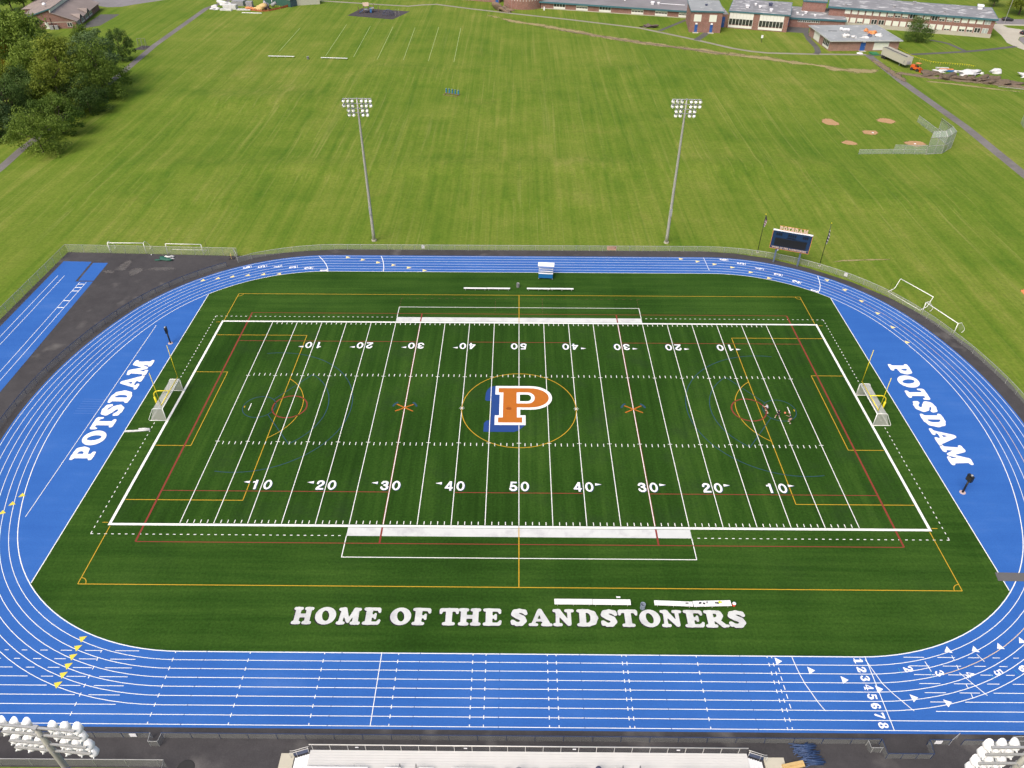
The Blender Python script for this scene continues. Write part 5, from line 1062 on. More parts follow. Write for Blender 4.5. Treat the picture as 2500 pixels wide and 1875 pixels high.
# play clocks
def play_clock(loc, rz, label):
    root = thing('play_clock', label, 'play clock', loc, rz, 'black play clocks behind the end zones')
    m = MB(); m.lathe([(0, 0), (.42, 0), (.42, .05), (.3, .06), (0, .06)], 14); m.build('base_plate', paint('pinkish_concrete_pad', (.5, .38, .36), .8, .1, 3), root)
    m = MB(); m.tube([(0, 0, .06), (0, 0, 2.35)], .14, 10); m.build('post_pad', M['black'], root, True)
    m = MB(); m.box(-.44, -.2, 2.35, .44, .2, 3.25); m.box(-.5, -.23, 3.25, .5, .23, 3.30); m.build('clock_box', M['black'], root)
    m = MB()
    for dx in (-.2, .2):
        for a in ((-.12, 2.5, .12, 2.55), (-.12, 2.78, .12, 2.83), (-.12, 3.06, .12, 3.11)): m.box(dx+a[0], -.215, a[1], dx+a[2], -.202, a[3])
        for a in ((-.14, 2.55), (.09, 2.55), (-.14, 2.83), (.09, 2.83)): m.box(dx+a[0], -.215, a[1], dx+a[0]+.05, -.202, a[1]+.22)
    m.build('digit_segments', paint('unlit_digit', (.06, .05, .05), .5, .1, 3), root)
    m = MB(); m.lathe([(0, .2), (.14, .2), (.16, .1), (.16, 0), (0, 0)], 10, (.05, .05, 3.30)); m.build('horn', M['galv'], root, True)
play_clock((-62.2, 17.45, Z_T), PI/2+.35, 'black play clock on a padded post above the lettering in the left blue end zone')
play_clock((62.65, -17.65, Z_T), -PI/2+.35, 'black play clock on a padded post below the lettering in the right blue end zone')
# crossing mat at the right edge
m = MB(); m.sheet([(60.35, -31.55), (75, -31.75), (75, -33.0), (60.1, -32.85)], 0); m.prism([(60.35, -31.55), (75, -31.75), (75, -33.0), (60.1, -32.85)], -.02, .03)
mm = MB(); mm.prism([(60.35, -31.55), (75, -31.75), (75, -33.0), (60.1, -32.85)], -.012, .035)
tag(mm.build('crossing_mat', paint('dark_grey_mat', (.10, .098, .10), .9, .15, .6)), 'dark grey mat laid across the blue track at the right edge', 'mat')
# scorers' stand on the far side
root = thing('timing_stand', 'small stepped stand with a blue front panel and white roof at the far side', 'stand', (5.35, 40.55, 0), -.075)
m = MB()
for i in range(4): m.box(-1.4, .25+.42*i, .55+.30*i, 1.4, .25+.42*i+.27, .60+.30*i)
m.build('seat_plank', M['bench_white'], root)
m = MB(); m.box(-1.42, .0, .30, 1.42, .06, 1.25); m.box(-1.42, .061, .30, -1.37, 1.9, .9); m.box(1.37, .061, .30, 1.42, 1.9, .9); m.build('blue_panel', M['stand_blue'], root)
m = MB(); m.box(-1.45, -.02, 1.25, 1.45, .30, 1.31); m.build('desk_top', M['bench_white'], root)
for x in (-1.4, 1.4):
    m = MB(); m.tube([(x, .05, 0), (x, .05, .32)], .035, 6); m.tube([(x, 1.95, 0), (x, 1.95, 2.55)], .035, 6); m.tube([(x, .35, .2), (x, .95, 2.6)], .025, 6); m.build('leg', M['alu'], root)
m = MB(); m.obox((0, 1.35, 2.66), (3.25, 1.35, .05), 0, .12); m.build('roof_panel', M['sign_white'], root)
for x in (-1.2, 1.2):
    m = MB(); m.lathe([(0, -.06), (.13, -.06), (.13, .06), (0, .06)], 12, (x, -.05, .13), Matrix.Rotation(PI/2, 3, 'Y')); m.build('wheel', M['dark'], root)

# ------------------------------------------------------------------ scoreboard and flagpoles
ang = math.atan2(46.71-48.48, 57.94-53.41)
root = thing('scoreboard', 'navy scoreboard on two posts with an orange name sign on top', 'scoreboard', (53.41, 48.48, Z_G), ang)
for x in (0.03, 4.85):
    m = MB(); m.box(x-.17, -.17, 0, x+.17, .17, 7.2); m.build('post', paint('blue_grey_steel_post', (.09, .12, .18), .5, .1, 1), root)
m = MB(); m.box(-1.37, -.52, 3.40, 6.25, -.18, 7.35); m.build('cabinet', M['sb_blue'], root)
m = MB(); m.box(-1.45, -.54, 3.32, 6.33, -.17, 3.398); m.box(-1.45, -.54, 3.40, -1.372, -.17, 7.35); m.box(6.252, -.54, 3.40, 6.33, -.17, 7.35); m.build('orange_trim', M['sb_orange'], root)
m = MB(); m.box(-1.45, -.60, 7.352, 6.33, -.10, 7.46); m.build('top_cap', M['sign_white'], root)
m = MB(); m.box(-.72, -.545, 4.05, 5.55, -.522, 5.75); m.build('video_screen', M['screen'], root)
m = MB()
for x0, x1 in ((-.75, .55), (1.6, 3.3), (4.5, 5.6)):
    n_ = 3 if x1-x0 < 1.5 else 4
    for i in range(n_):
        a = x0+(x1-x0)*i/n_; m.box(a+.05, -.535, 6.35, a+(x1-x0)/n_-.05, -.523, 6.95)
m.box(1.5, -.535, 5.95, 3.2, -.523, 6.2); m.box(-.75, -.535, 5.84, 5.55, -.523, 5.88)
m.build('score_digits', paint('unlit_score_digit', (.010, .012, .022), .3, .1, 2), root)
def plain_word(mb_, text, x0, z0, h, width, y0, y1):
    gws = {c: max(p[0] for q in GLYPH[c] for p in q) for c in text if c in GLYPH}
    tot = sum(gws.get(c, .4)+.1 for c in text); k = width/tot; x = x0
    for c in text:
        if c in GLYPH:
            b = MB(); b.sheet([list(q) for q in GLYPH[c]], 0)
            vs = [(x+v[0]*k, y0, z0+v[1]*h) for v in b.v]; mb_.add(vs, [tuple(f) for f in b.f])
            if y1 is not None:
                vs2 = [(x+v[0]*k, y1, z0+v[1]*h) for v in b.v]; mb_.add(vs2, [tuple(f[::-1]) for f in b.f])
                o_ = 0
                for q in GLYPH[c]:
                    nq = len(q); vv = [(x+p[0]*k, yy, z0+p[1]*h) for yy in (y0, y1) for p in q]
                    mb_.add(vv, [(i, (i+1) % nq, nq+(i+1) % nq, nq+i) for i in range(nq)])
        x += (gws.get(c, .4)+.1)*k
m = MB(); plain_word(m, 'POTSDAM', -.32, 7.52, .80, 5.6, -.40, -.22); m.build('name_lettering', M['sb_letter'], root)
m = MB(); m.box(-.4, -.20, 7.46, 5.35, -.14, 7.52); m.box(-.35, -.20, 8.32, 5.25, -.14, 8.36); m.build('letter_rail', M['sb_orange'], root)
m = MB(); plain_word(m, 'HOME OF THE SANDSTONERS', -.93, 3.52, .36, 6.75, -.535, None)
for x in (-1.12, 5.85):
    for d in (0, .1): m.box(x+d, -.535, 3.8, x+d+.05, -.524, 3.92)
m.build('motto_lettering', M['sb_letter'], root)
m = MB(); m.box(-.02+.18, -.1, 2.75, .45, -.05, 3.15); m.build('notice', M['sign_white'], root)
def flagpole(loc, H_, label, mats, furl):
    root = thing('flagpole', label, 'flagpole', loc, .3)
    m = MB(); m.tube([(0, 0, 0), (0, 0, H_)], .075, 8, .045); m.build('pole', M['black'], root, True)
    m = MB(); m.ell((0, 0, H_+.09), (.1, .1, .1), 8, 6); m.build('finial', M['goal_yellow'], root, True)
    m = MB(); m.lathe([(0, 0), (.3, 0), (.3, .06), (0, .06)], 12); m.build('base_plate', M['concrete'], root)
    z0, z1, wd = furl; m = MB(); nz, nx = 9, 5; vs = []; 
    for i in range(nz+1):
        for j in range(nx+1):
            t = i/nz; u = j/nx; wdt = wd*(.45+.55*math.sin(PI*min(1, t*1.05)))
            vs.append((.06+u*wdt+.05*math.sin(7*t+2*u), .09*math.sin(9*u+5*t)*u+.03*math.sin(13*t), z1-(z1-z0)*t-u*.35))
    fs = [(i*(nx+1)+j, i*(nx+1)+j+1, (i+1)*(nx+1)+j+1, (i+1)*(nx+1)+j) for i in range(nz) for j in range(nx)]
    me = MB(); me.add(vs, fs)
    for k, f in enumerate(me.f): me.m[k] = mats[1] if (k//nx < 3 if mats[1] else False) else (mats[0] if (k // nx) % 2 else 0)
    me.build('flag', [M['flag_stripe'], paint('dull_red_stripe', (.30, .16, .16), .8, .1, 5), M['flag_dark']], root, True)
    return root
flagpole((51.12, 52.6, Z_G), 8.75, 'black flagpole with a limp striped flag left of the scoreboard', (1, 2), (6.1, 8.5, .55))
o = flagpole((62.6, 46.9, Z_G), 9.6, 'black flagpole with a dark flag furled at half height right of the scoreboard', (2, 0), (5.2, 8.3, .38))

# ------------------------------------------------------------------ bleachers
ZD = 1.1; YF = -55.25; BX0, BX1 = -21.2, 23.1
root = thing('bleachers', 'white aluminium bleachers along the bottom edge', 'bleachers', (0, YF, Z_A))
m = MB()
for i in range(7): m.box(BX0, -.262*(i+1)+.012, ZD-.06, BX1, -.262*i, ZD)
m.box(BX0, -1.84, ZD-.3, BX1, -1.80, ZD-.062)
m.build('walkway_deck', M['deck'], root)
aisles = [(-15.0, -13.35), (-11.75, -10.15), (-8.4, -6.75), (10.4, 12.0), (13.6, 15.2), (-2.5, -1.6), (1.8, 2.7)]
def segs(a0, a1, gaps):
    xs_ = [a0]
    for g in sorted(gaps): xs_ += [g[0], g[1]]
    xs_.append(a1); return [(xs_[i], xs_[i+1]) for i in range(0, len(xs_), 2)]
gaps0 = [(-15.0, -13.35), (-11.75, -9.95), (-8.45, -6.74), (-2.61, -1.58), (-.92, 1.08), (1.73, 2.73), (6.9, 8.6), (10.35, 11.95), (13.5, 15.2)]
for r in range(8):
    z = ZD+.44+.30*r; y = -1.86-.72*r
    m = MB()
    for x0, x1 in segs(BX0+.1, BX1-.1, gaps0 if r == 0 else [g for g in gaps0 if g[0] in (-11.75, 10.35)]):
        m.box(x0, y-.28, z-.045, x1, y, z)
    m.build('seat_plank', M['bench_white'], root)
    m = MB(); m.box(BX0+.05, y-.72, z-.44+.29, BX1-.05, y-.30, z-.44+.33); m.box(BX0+.05, y-.301, z-.44+.02, BX1-.05, y-.285, z-.44+.288); m.build('foot_plank', M['deck'], root)
m = MB()
for x in np.linspace(BX0+.5, BX1-.5, 16):
    m.box(x-.04, -1.75, 0, x+.04, -1.67, ZD-.062); m.box(x-.04, -.25, 0, x+.04, -.17, ZD-.062)
    m.tube([(x, -1.7, ZD-.1), (x, -7.4, ZD+2.1)], .05, 6); m.tube([(x, -7.3, 0), (x, -7.3, ZD+2.0)], .05, 6); m.tube([(x, -4.4, 0), (x, -4.4, ZD+.9)], .05, 6)
m.build('support_frame', M['alu'], root)
m = MB(); m.tube([(BX0, .03, ZD+1.07), (BX1, .03, ZD+1.07)], .04, 8); m.tube([(BX0, .03, ZD+.98), (BX1, .03, ZD+.98)], .03, 8); m.build('front_rail', M['alu'], root, True)
m = MB(); m.add([(BX0, .03, ZD+.03), (BX1, .03, ZD+.03), (BX1, .03, ZD+1.0), (BX0, .03, ZD+1.0)], [(0, 1, 2, 3)]); m.build('rail_mesh', mat_mesh('bleacher_rail_mesh', (.3, .3, .3), .12), root)
m = MB(); m.tube([(0, 0, ZD-.3), (0, 0, ZD+1.07)], .03, 6); src = None
x = BX0+.25
while x < BX1:
    if src is None: src = m.build('rail_post', M['alu'], root); src.location = (x, .03, 0)
    else: inst(src, root, (x, .03, 0))
    x += 1.80
m = MB(); m.box(-.17, .065, -.09, .17, .085, .09); src = None
for x in (-16.4, -5.4, 5.6, 16.1):
    if src is None: src = m.build('row_sign', M['sign_white'], root); src.location = (x, -.09, ZD+.62)
    else: inst(src, root, (x, -.09, ZD+.62))
for x in (-11.8, -10.2, 10.3, 12.0):
    m = MB(); m.tube([(x, -1.75, ZD), (x, -1.75, ZD+.95), (x, -2.6, ZD+1.35), (x, -2.6, ZD+.4)], .035, 6); m.build('aisle_rail', paint('dark_aisle_rail', (.12, .12, .12), .4, .1, 2), root)
for x0, x1 in ((-17.0, -15.7), (-12.6, -11.9), (-9.9, -9.1), (-6.0, -4.75), (4.9, 6.2), (9.2, 10.1), (12.2, 12.9), (15.9, 17.2)):
    m = MB(); m.tube([(x0, -1.80, ZD+.75), (x1, -1.80, ZD+.75)], .022, 6); m.tube([(x0, -1.80, ZD), (x0, -1.80, ZD+.75)], .022, 6); m.tube([(x1, -1.80, ZD), (x1, -1.80, ZD+.75)], .022, 6); m.tube([((x0+x1)/2, -1.80, ZD), ((x0+x1)/2, -1.80, ZD+1.0)], .022, 6); m.build('seat_rail', M['alu'], root)
for s, xe in ((-1, BX0), (1, BX1)):
    st = MB()
    for i in range(6):
        x = xe+s*(.28*i); z = ZD-.165*(i+1)
        st.box(min(x, x+s*.245), -2.2, z-.05, max(x, x+s*.245), -.35, z)
    fl = st.build('end_stair', M['bench_white'], root)
    m = MB()
    for dz in (1.07, .95): m.tube([(xe, -.18-.14*(dz < 1), ZD+dz), (xe+s*1.75, -.18-.14*(dz < 1), ZD-.98+dz), (xe+s*2.05, -.18-.14*(dz < 1), ZD-.98+dz)], .03, 6)
    m.tube([(xe+s*2.05, -.32, .05), (xe+s*2.05, -.32, 1.05)], .03, 6); m.tube([(xe+s*.1, -.25, ZD-.2), (xe+s*.1, -.25, ZD+1.0)], .03, 6); m.tube([(xe+s*1.4, -.25, .1), (xe+s*1.4, -.25, 1.25)], .03, 6)
    m.build('stair_rail', M['alu'], root, True)
    m = MB(); m.add([(xe+s*.1, -.26, ZD+.1), (xe+s*1.75, -.26, .28), (xe+s*1.75, -.26, .85), (xe+s*.1, -.26, ZD+.8)], [(0, 1, 2, 3)]); m.add([(xe+s*.1, -.27, ZD+.1), (xe+s*1.75, -.27, .28), (xe+s*1.75, -.27, .85), (xe+s*.1, -.27, ZD+.8)], [(3, 2, 1, 0)]); m.build('stair_panel', M['navy_rail'], root)
    m = MB(); m.tube([(xe+s*.1, -2.2, ZD+.9), (xe+s*1.75, -2.2, .95)], .03, 6); m.tube([(xe+s*.1, -2.2, ZD-.2), (xe+s*.1, -2.2, ZD+.9)], .03, 6); m.tube([(xe+s*1.75, -2.2, 0), (xe+s*1.75, -2.2, .95)], .03, 6); m.build('inner_stair_rail', M['alu'], root)
for nm, x0, x1 in (('left', -24.35, -22.95), ('right', 25.0, 27.08)):
    m = MB(); m.prism([(x0, -55.15), (x1, -55.15), (x1, -61), (x0, -61)], Z_A-.02, Z_A+.12)
    tag(m.build('concrete_pad', paint('pale_concrete_slab', (.47, .44, .35), .85, .08, 1.5)), 'pale concrete pad at the foot of the stairs on the '+nm+' end of the bleachers', 'slab')
def bleacher_bin(loc, mat, label):
    root = thing('litter_bin', label, 'bin', loc)
    m = MB(); m.lathe([(0, 0), (.24, 0), (.28, .05), (.30, .72), (0, .72)], 16); m.build('drum', mat, root, True)
    m = MB(); m.lathe([(.33, .72), (.33, .78), (.26, .95), (.12, 1.03), (0, 1.04)], 16); m.build('dome_lid', mat, root, True)
bleacher_bin((-.02, -57.6, Z_A+ZD+.34), M['bin_grey'], 'grey domed bin standing on the bleachers')
bleacher_bin((7.83, -57.45, Z_A+ZD+.34), M['bin_dark'], 'dark blue domed bin standing on the bleachers')
# heap of navy pipe pads, one object each
m = MB(); m.tube([(-1.15, 0, 0), (1.15, 0, 0)], .055, 8); src = None; rn = random.Random(4)
for k in range(58):
    t = rn.random(); y = -53.85-1.95*t+rn.uniform(-.04, .04); x = 29.35+.75*t+rn.uniform(-.35, .35); z = .06+.11*(k//20)+rn.uniform(0, .03); rz = rn.gauss(0, .09) if rn.random() < .72 else rn.uniform(.1, .65)
    if src is None: src = m.build('foam_pipe', M['blue_pipe'], None, True); o = tag(src, 'navy blue foam pipe in the heap on the asphalt right of the bleachers', 'pipe', 'navy pipes in a heap')
    else: o = src.copy(); COL.objects.link(o)
    o.location = (x, y, Z_A+z); o.rotation_euler = (0, rn.uniform(-.03, .03), rz); s = rn.uniform(.6, 1.0); o.scale = (s, .9, .9)
m = MB(); m.box(-1.15, -.3, 0, 1.15, .3, .10); m.box(-1.15, -.05, .10, 1.15, .3, .2); m.box(-1.12, .0, .2, 1.1, .27, .27)
o = tag(m.build('timber_plank', M['wood']), 'pale timber planks lying below the navy pipe heap', 'timber'); o.location = (27.85, -55.98, Z_A+.10); o.rotation_euler = (0, 0, .2)
m = MB(); m.lathe([(0, .03), (.85, .03), (.9, .02), (.92, 0)], 20); o = tag(m.build('manhole_cover', paint('dark_iron_cover', (.016, .016, .015), .7, .2, 2)), 'dark round cover in the asphalt at the bottom left', 'manhole cover'); o.location = (-33.7, -56.75, Z_A+.004)
lump('tarp_heap', (-75.1, 47.9, Z_A), (1.3, .75, .32), M['tarp_green'], 'crumpled dark green tarpaulin on the asphalt below the spare goals', 'tarpaulin', 11, .4)
lump('tarp_heap', (-73.95, 48.55, Z_A), (1.15, .38, .42), M['tarp_white'], 'crumpled white sheet thrown over the green tarpaulin', 'tarpaulin', 12, .4)
m = MB(); m.ell((0, 0, .11), (.11, .11, .11), 12, 8); o = tag(m.build('ball', M['sign_white'], None, True), 'small white ball on the asphalt below the curved goal', 'ball'); o.location = (-78, 49.7, Z_A)
root = thing('hurdle_stand', 'small yellow and dark stand by the open yard gate', 'stand', (-60.5, 48.2, Z_A))
m = MB(); m.tube([(0, 0, 0), (0, 0, 1.2)], .05, 6); m.box(-.1, -.04, .8, .1, .04, 1.25); m.build('upright', M['wood'], root)
m = MB(); m.box(-.55, -.05, .0, .55, .05, .08); m.box(-.5, -.45, .0, -.42, .45, .06); m.box(.42, -.45, 0, .5, .45, .06); m.box(-.5, -.03, .5, .5, .03, .6); m.build('base_frame', M['dark'], root)

# ------------------------------------------------------------------ people on the turf
def skin_obj(name, parent, verts, edges, rad, mat, root_i=0, sub=2):
    me = bpy.data.meshes.new(name); me.from_pydata(verts, edges, []); me.materials.append(mat)
    o = bpy.data.objects.new(name, me); COL.objects.link(o); o.parent = parent
    md = o.modifiers.new('skin', 'SKIN'); md.use_smooth_shade = True
    sv = me.skin_vertices[0] if me.skin_vertices else None
    if sv is None:
        bm = bmesh.new(); bm.from_mesh(me); bm.verts.layers.skin.verify(); bm.to_mesh(me); bm.free(); sv = me.skin_vertices[0]
    for i, r in enumerate(rad):
        sv.data[i].radius = r if hasattr(r, '__len__') else (r, r); sv.data[i].use_root = (i == root_i)
    o.modifiers.new('smooth', 'SUBSURF').levels = 1; o.modifiers['smooth'].render_levels = sub
    return o
def person(label, loc, rz, J, shirt, shorts, shoe=True):
    root = thing('person', label, 'person', loc, rz, 'people playing on the turf')
    V = []; E_ = []; R_ = []; ix = {}
    def add(k, r, par=None):
        ix[k] = len(V); V.append(J[k] if isinstance(k, str) and k in J else par[1]); R_.append(r)
    order = [('pelvis', (.15, .11), None), ('waist', (.135, .10), 'pelvis'), ('chest', (.165, .115), 'waist'), ('neckb', (.07, .07), 'chest'), ('neck', (.055, .055), 'neckb'), ('jaw', (.07, .08), 'neck'), ('head', (.082, .095), 'jaw'), ('crown', (.06, .07), 'head')]
    for s in 'lr':
        order += [('sh'+s, (.07, .065), 'chest'), ('el'+s, (.046, .046), 'sh'+s), ('wr'+s, (.030, .026), 'el'+s), ('hip'+s, (.095, .095), 'pelvis'), ('kn'+s, (.062, .062), 'hip'+s), ('an'+s, (.042, .042), 'kn'+s), ('toe'+s, (.040, .030), 'an'+s)]
    for k, r, p in order:
        ix[k] = len(V); V.append(tuple(J[k])); R_.append(r)
        if p: E_.append((ix[p], ix[k]))
    for s in 'lr':        # palm and five unequal, slightly bent fingers
        w_ = Vector(J['wr'+s]); d = (w_-Vector(J['el'+s])).normalized(); sd_ = d.cross(Vector((0, 0, 1))); sd_ = sd_.normalized() if sd_.length > .1 else Vector((1, 0, 0)); nn = sd_.cross(d)
        ip = len(V); V.append(tuple(w_+d*.05)); R_.append((.036, .016)); E_.append((ix['wr'+s], ip))
        for q, (off, ln) in enumerate(((-.030, .070), (-.010, .080), (.010, .076), (.030, .060))):
            b0 = w_+d*.09+sd_*off; i0 = len(V); V.append(tuple(b0)); R_.append((.0095, .0095)); E_.append((ip, i0))
            V.append(tuple(b0+d*ln*.55-nn*.008)); R_.append((.009, .009)); E_.append((i0, i0+1)); V.append(tuple(b0+d*ln*.95-nn*.03)); R_.append((.008, .008)); E_.append((i0+1, i0+2))
        i0 = len(V); V.append(tuple(w_+d*.045-sd_*.045)); R_.append((.011, .011)); E_.append((ip, i0)); V.append(tuple(w_+d*.085-sd_*.062)); R_.append((.0095, .0095)); E_.append((i0, i0+1))
    body = skin_obj('body', root, V, E_, R_, M['skin'])
    def sub_(name, keys, edges, mat, gs, p=0):
        return skin_obj(name, root, [tuple(J[k]) if isinstance(k, str) else tuple(Vector(J[k[0]]).lerp(Vector(J[k[1]]), k[2])) for k in keys], edges, gs, mat, p)
    sub_('shirt', ['pelvis', 'waist', 'chest', 'neckb', 'shl', ('shl', 'ell', .65), 'shr', ('shr', 'elr', .65)], [(0, 1), (1, 2), (2, 3), (2, 4), (4, 5), (2, 6), (6, 7)], shirt, [(.175, .135), (.16, .125), (.19, .14), (.085, .08), (.09, .085), (.07, .07), (.09, .085), (.07, .07)])
    sub_('shorts', ['pelvis', 'hipl', ('hipl', 'knl', .75), 'hipr', ('hipr', 'knr', .75)], [(0, 1), (1, 2), (0, 3), (3, 4)], shorts, [(.18, .14), (.125, .12), (.10, .10), (.125, .12), (.10, .10)])
    hd = Vector(J['head']); fw = Vector(J['face']); up = (Vector(J['crown'])-Vector(J['neck'])).normalized()
    fw = (fw-up*fw.dot(up)).normalized(); sdv = up.cross(fw)
    RM = Matrix((sdv, fw, up)).transposed()
    m = MB(); m.ell(hd+up*.035-fw*.022, (.094, .102, .098), 14, 8, RM); m.build('hair', M['hair'], root, True)
    for s in (-1, 1):
        m = MB(); m.ell(hd+fw*.088+sdv*s*.034+up*.0, (.013, .008, .009), 8, 6, RM); m.build('eye', M['black'], root, True)
        m = MB(); m.ell(hd-fw*.005+sdv*s*.086-up*.012, (.012, .022, .034), 8, 6, RM); m.build('ear', M['skin'], root, True)
    m = MB(); m.ell(hd+fw*.10-up*.022, (.013, .020, .024), 8, 6, RM); m.build('nose', M['skin'], root, True)
    m = MB(); m.ell(hd+fw*.086-up*.062, (.026, .008, .007), 8, 6, RM); m.build('mouth', paint('lips', (.35, .13, .11), .5, .05, 8), root, True)
    for s in 'lr':
        a, t = Vector(J['an'+s]), Vector(J['toe'+s]); f = (t-a); f.z = 0; f.normalize(); sx = Vector((-f.y, f.x, 0))
        m = MB(); m.ell(Vector((a.x, a.y, t.z+.015))+f*.07, (.05, .145, .05), 10, 6, Matrix((sx, f, Vector((0, 0, 1)))).transposed()); m.build('shoe', M['shoe'], root, True)
    return root
def pose(lean, stance, arms, head=(0, 1, 0), stride=0.0, crouch=0.0):
    """local frame: facing +y; lean = forward (y), sideways (x) tilt of the trunk in radians"""
    lf, ls = lean; hz = .93-crouch
    P = Vector((0, 0, hz)); ax = Vector((math.sin(ls), math.sin(lf), math.cos(lf)*math.cos(ls))).normalized()
    J = {'pelvis': P, 'waist': P+ax*.16, 'chest': P+ax*.37, 'neckb': P+ax*.51, 'neck': P+ax*.57, 'jaw': P+ax*.64+Vector(head)*.025, 'head': P+ax*.72+Vector(head)*.02, 'crown': P+ax*.80, 'face': Vector(head)}
    for s, sg in (('l', -1), ('r', 1)):
        sh = P+ax*.45+Vector((sg*.185, 0, -.0)); J['sh'+s] = sh
        e, w2 = arms[0 if sg < 0 else 1]; J['el'+s] = sh+Vector(e)*.29; J['wr'+s] = J['el'+s]+Vector(w2)*.26
        hp = P+Vector((sg*.09, 0, -.04)); J['hip'+s] = hp
        fx = sg*stance/2; fy = stride*sg/2; an = Vector((fx, fy-.03, .09)); mid = (hp+an)/2
        d = (an-hp).length; b = math.sqrt(max(.001, .44**2-(d/2)**2)) if d < .88 else .02
        J['kn'+s] = mid+Vector((sg*.02, b, 0)); J['an'+s] = an; J['toe'+s] = an+Vector((sg*.04, .16, -.055))
    return {k: (tuple(v)) for k, v in J.items()}
def n3(*v): return tuple(Vector(v).normalized())
person('person in a pale lavender shirt and dark shorts striding beside the red circle', (39.47, -0.39), .9,
       pose((.55, -.1), .42, [(n3(-.4, .7, -.5), n3(.1, 1, .1)), (n3(.5, .1, -.8), n3(0, .8, -.6))], (0, .95, -.3), .55, .10), M['shirt_white'], M['shorts_dark'])
person('person in black standing with legs apart on the white yard line', (40.72, -1.88), -.25,
       pose((.18, .05), .62, [(n3(-.35, .3, -.8), n3(.35, .7, -.2)), (n3(.35, .3, -.8), n3(-.35, .7, -.2))], (.5, .85, -.2), .05, .04), M['shirt_black'], M['shirt_black'])
person('person in a dark teal shirt and tan shorts bending over the turf', (42.37, -2.97), 1.15,
       pose((.35, .30), .42, [(n3(-.3, .8, .2), n3(0, 1, .15)), (n3(.75, .45, .1), n3(.5, .8, .2))], (.1, 1, -.2), .30, .08), M['shirt_teal'], M['shorts_tan'])
m = MB(); m.ell((0, 0, .12), (.17, .17, .17), 14, 10)
o = tag(m.build('ball', paint('orange_red_ball', (.66, .20, .10), .5, .06, 6), None, True), 'orange red ball on the turf between the two people on the right', 'ball'); o.location = (*(42.24, -0.79), .06)

# ------------------------------------------------------------------ things on the far grass
c_ = (-21.74, 157.91)
root = thing('blocking_sled', 'football blocking sled with five blue pads on the far grass', 'blocking sled', (c_[0], c_[1]-.2, Z_G), -.42)
m = MB(); m.box(-2.6, -.08, .15, 2.6, .08, .32); m.box(-2.6, -1.6, .05, 2.6, -1.5, .15); 
for x in (-2.2, 2.2): m.box(x-.05, -1.6, .04, x+.05, .8, .14)
m.build('sled_frame', paint('rusty_frame', (.20, .13, .08), .8, .2, 2), root)
for i in range(5):
    x = -2.2+1.1*i; m = MB(); m.obox((x, .3, .95), (.38, .34, 1.35), 0, -.18); pd = m.build('pad', M['pad_blue'], root)
    m = MB(); m.obox((x, .18, 1.64), (.40, .36, .06), 0, -.18); m.build('pad_cap', paint('pale_pad_cap', (.3, .42, .44), .6, .1, 2), pd)
def tube_frame(mb_, pts, r=.06): mb_.tube(pts, r, 6)
root = thing('playground_climber', 'playground climbing structure with posts and slides on the left of the dark surface', 'climbing frame', (-66.5, 271.5, Z_G), .25, 'playground structures')
m = MB()
for x in (-4.5, -2.2, 0, 2.2, 4.2):
    for y in (-1.3, 1.3): m.tube([(x, y, 0), (x, y, 3.4 if abs(x) < 3 else 2.6)], .08, 6)
m.build('post', paint('brown_playground_post', (.13, .08, .06), .6, .1, 1), root)
m = MB(); m.box(-2.2, -1.3, 1.3, 0, 1.3, 1.4); m.box(0.02, -1.3, 1.7, 2.2, 1.3, 1.8); m.build('platform', M['bin_grey'], root)
m = MB(); m.add([(-2.4, -1.2, 1.4), (-2.4, -.4, 1.4), (-4.4, -.6, .2), (-4.4, -1.4, .2)], [(0, 1, 2, 3), (3, 2, 1, 0)]); m.box(.3, -1.5, .2, 1.1, -1.35, 1.7); m.build('slide', paint('blue_slide', (.05, .17, .42), .4, .1, 1), root)
m = MB(); m.obox((-1.1, 0, 3.3), (2.6, 2.9, .06), 0, .35); m.build('shade_roof', paint('tan_playground_roof', (.42, .32, .24), .6, .1, 1), root)
root = thing('climbing_dome', 'low dark arched climber on the right of the dark playground surface', 'climbing frame', (-57.3, 266.5, Z_G), -.2, 'playground structures')
m = MB()
for k in range(6):
    a_ = PI*k/6; m.tube([(2.6*math.cos(a_)*math.cos(t), 2.6*math.sin(a_)*math.cos(t), 2.3*math.sin(t)) for t in [PI*i/10 for i in range(11)]], .05, 5)
for t in (.35, .8): m.tube([(2.6*math.cos(t)*math.cos(a), 2.6*math.cos(t)*math.sin(a), 2.3*math.sin(t)) for a in [2*PI*i/16 for i in range(16)]], .05, 5, closed=True)
m.build('climbing_bars', M['bin_dark'], root)
m = MB(); m.tube([(3.6, -.6, 0), (3.6, -.6, 2.6), (5.2, -.6, 2.6), (5.2, -.6, 0)], .06, 6); m.build('side_bars', M['galv'], root)
root = thing('swing_frame', 'small grey swing frame on the mulch square by the left footpath', 'swing', (-143.5, 212.0, Z_G), .1)
m = MB()
for x in (-1.4, 0, 1.4): m.tube([(x-.1, -.9, 0), (x, 0, 3.3), (x+.1, .9, 0)], .07, 6)
m.tube([(-1.4, 0, 3.3), (1.4, 0, 3.3)], .05, 6); m.build('frame', paint('dull_swing_steel', (.14, .15, .13), .6, .1, 2), root)
for x in (-.7, .7):
    m = MB(); m.tube([(x-.2, 0, 3.3), (x-.2, 0, .7)], .02, 5); m.tube([(x+.2, 0, 3.3), (x+.2, 0, .7)], .02, 5); m.box(x-.25, -.12, .66, x+.25, .12, .7); m.build('swing_seat', M['dark'], root)
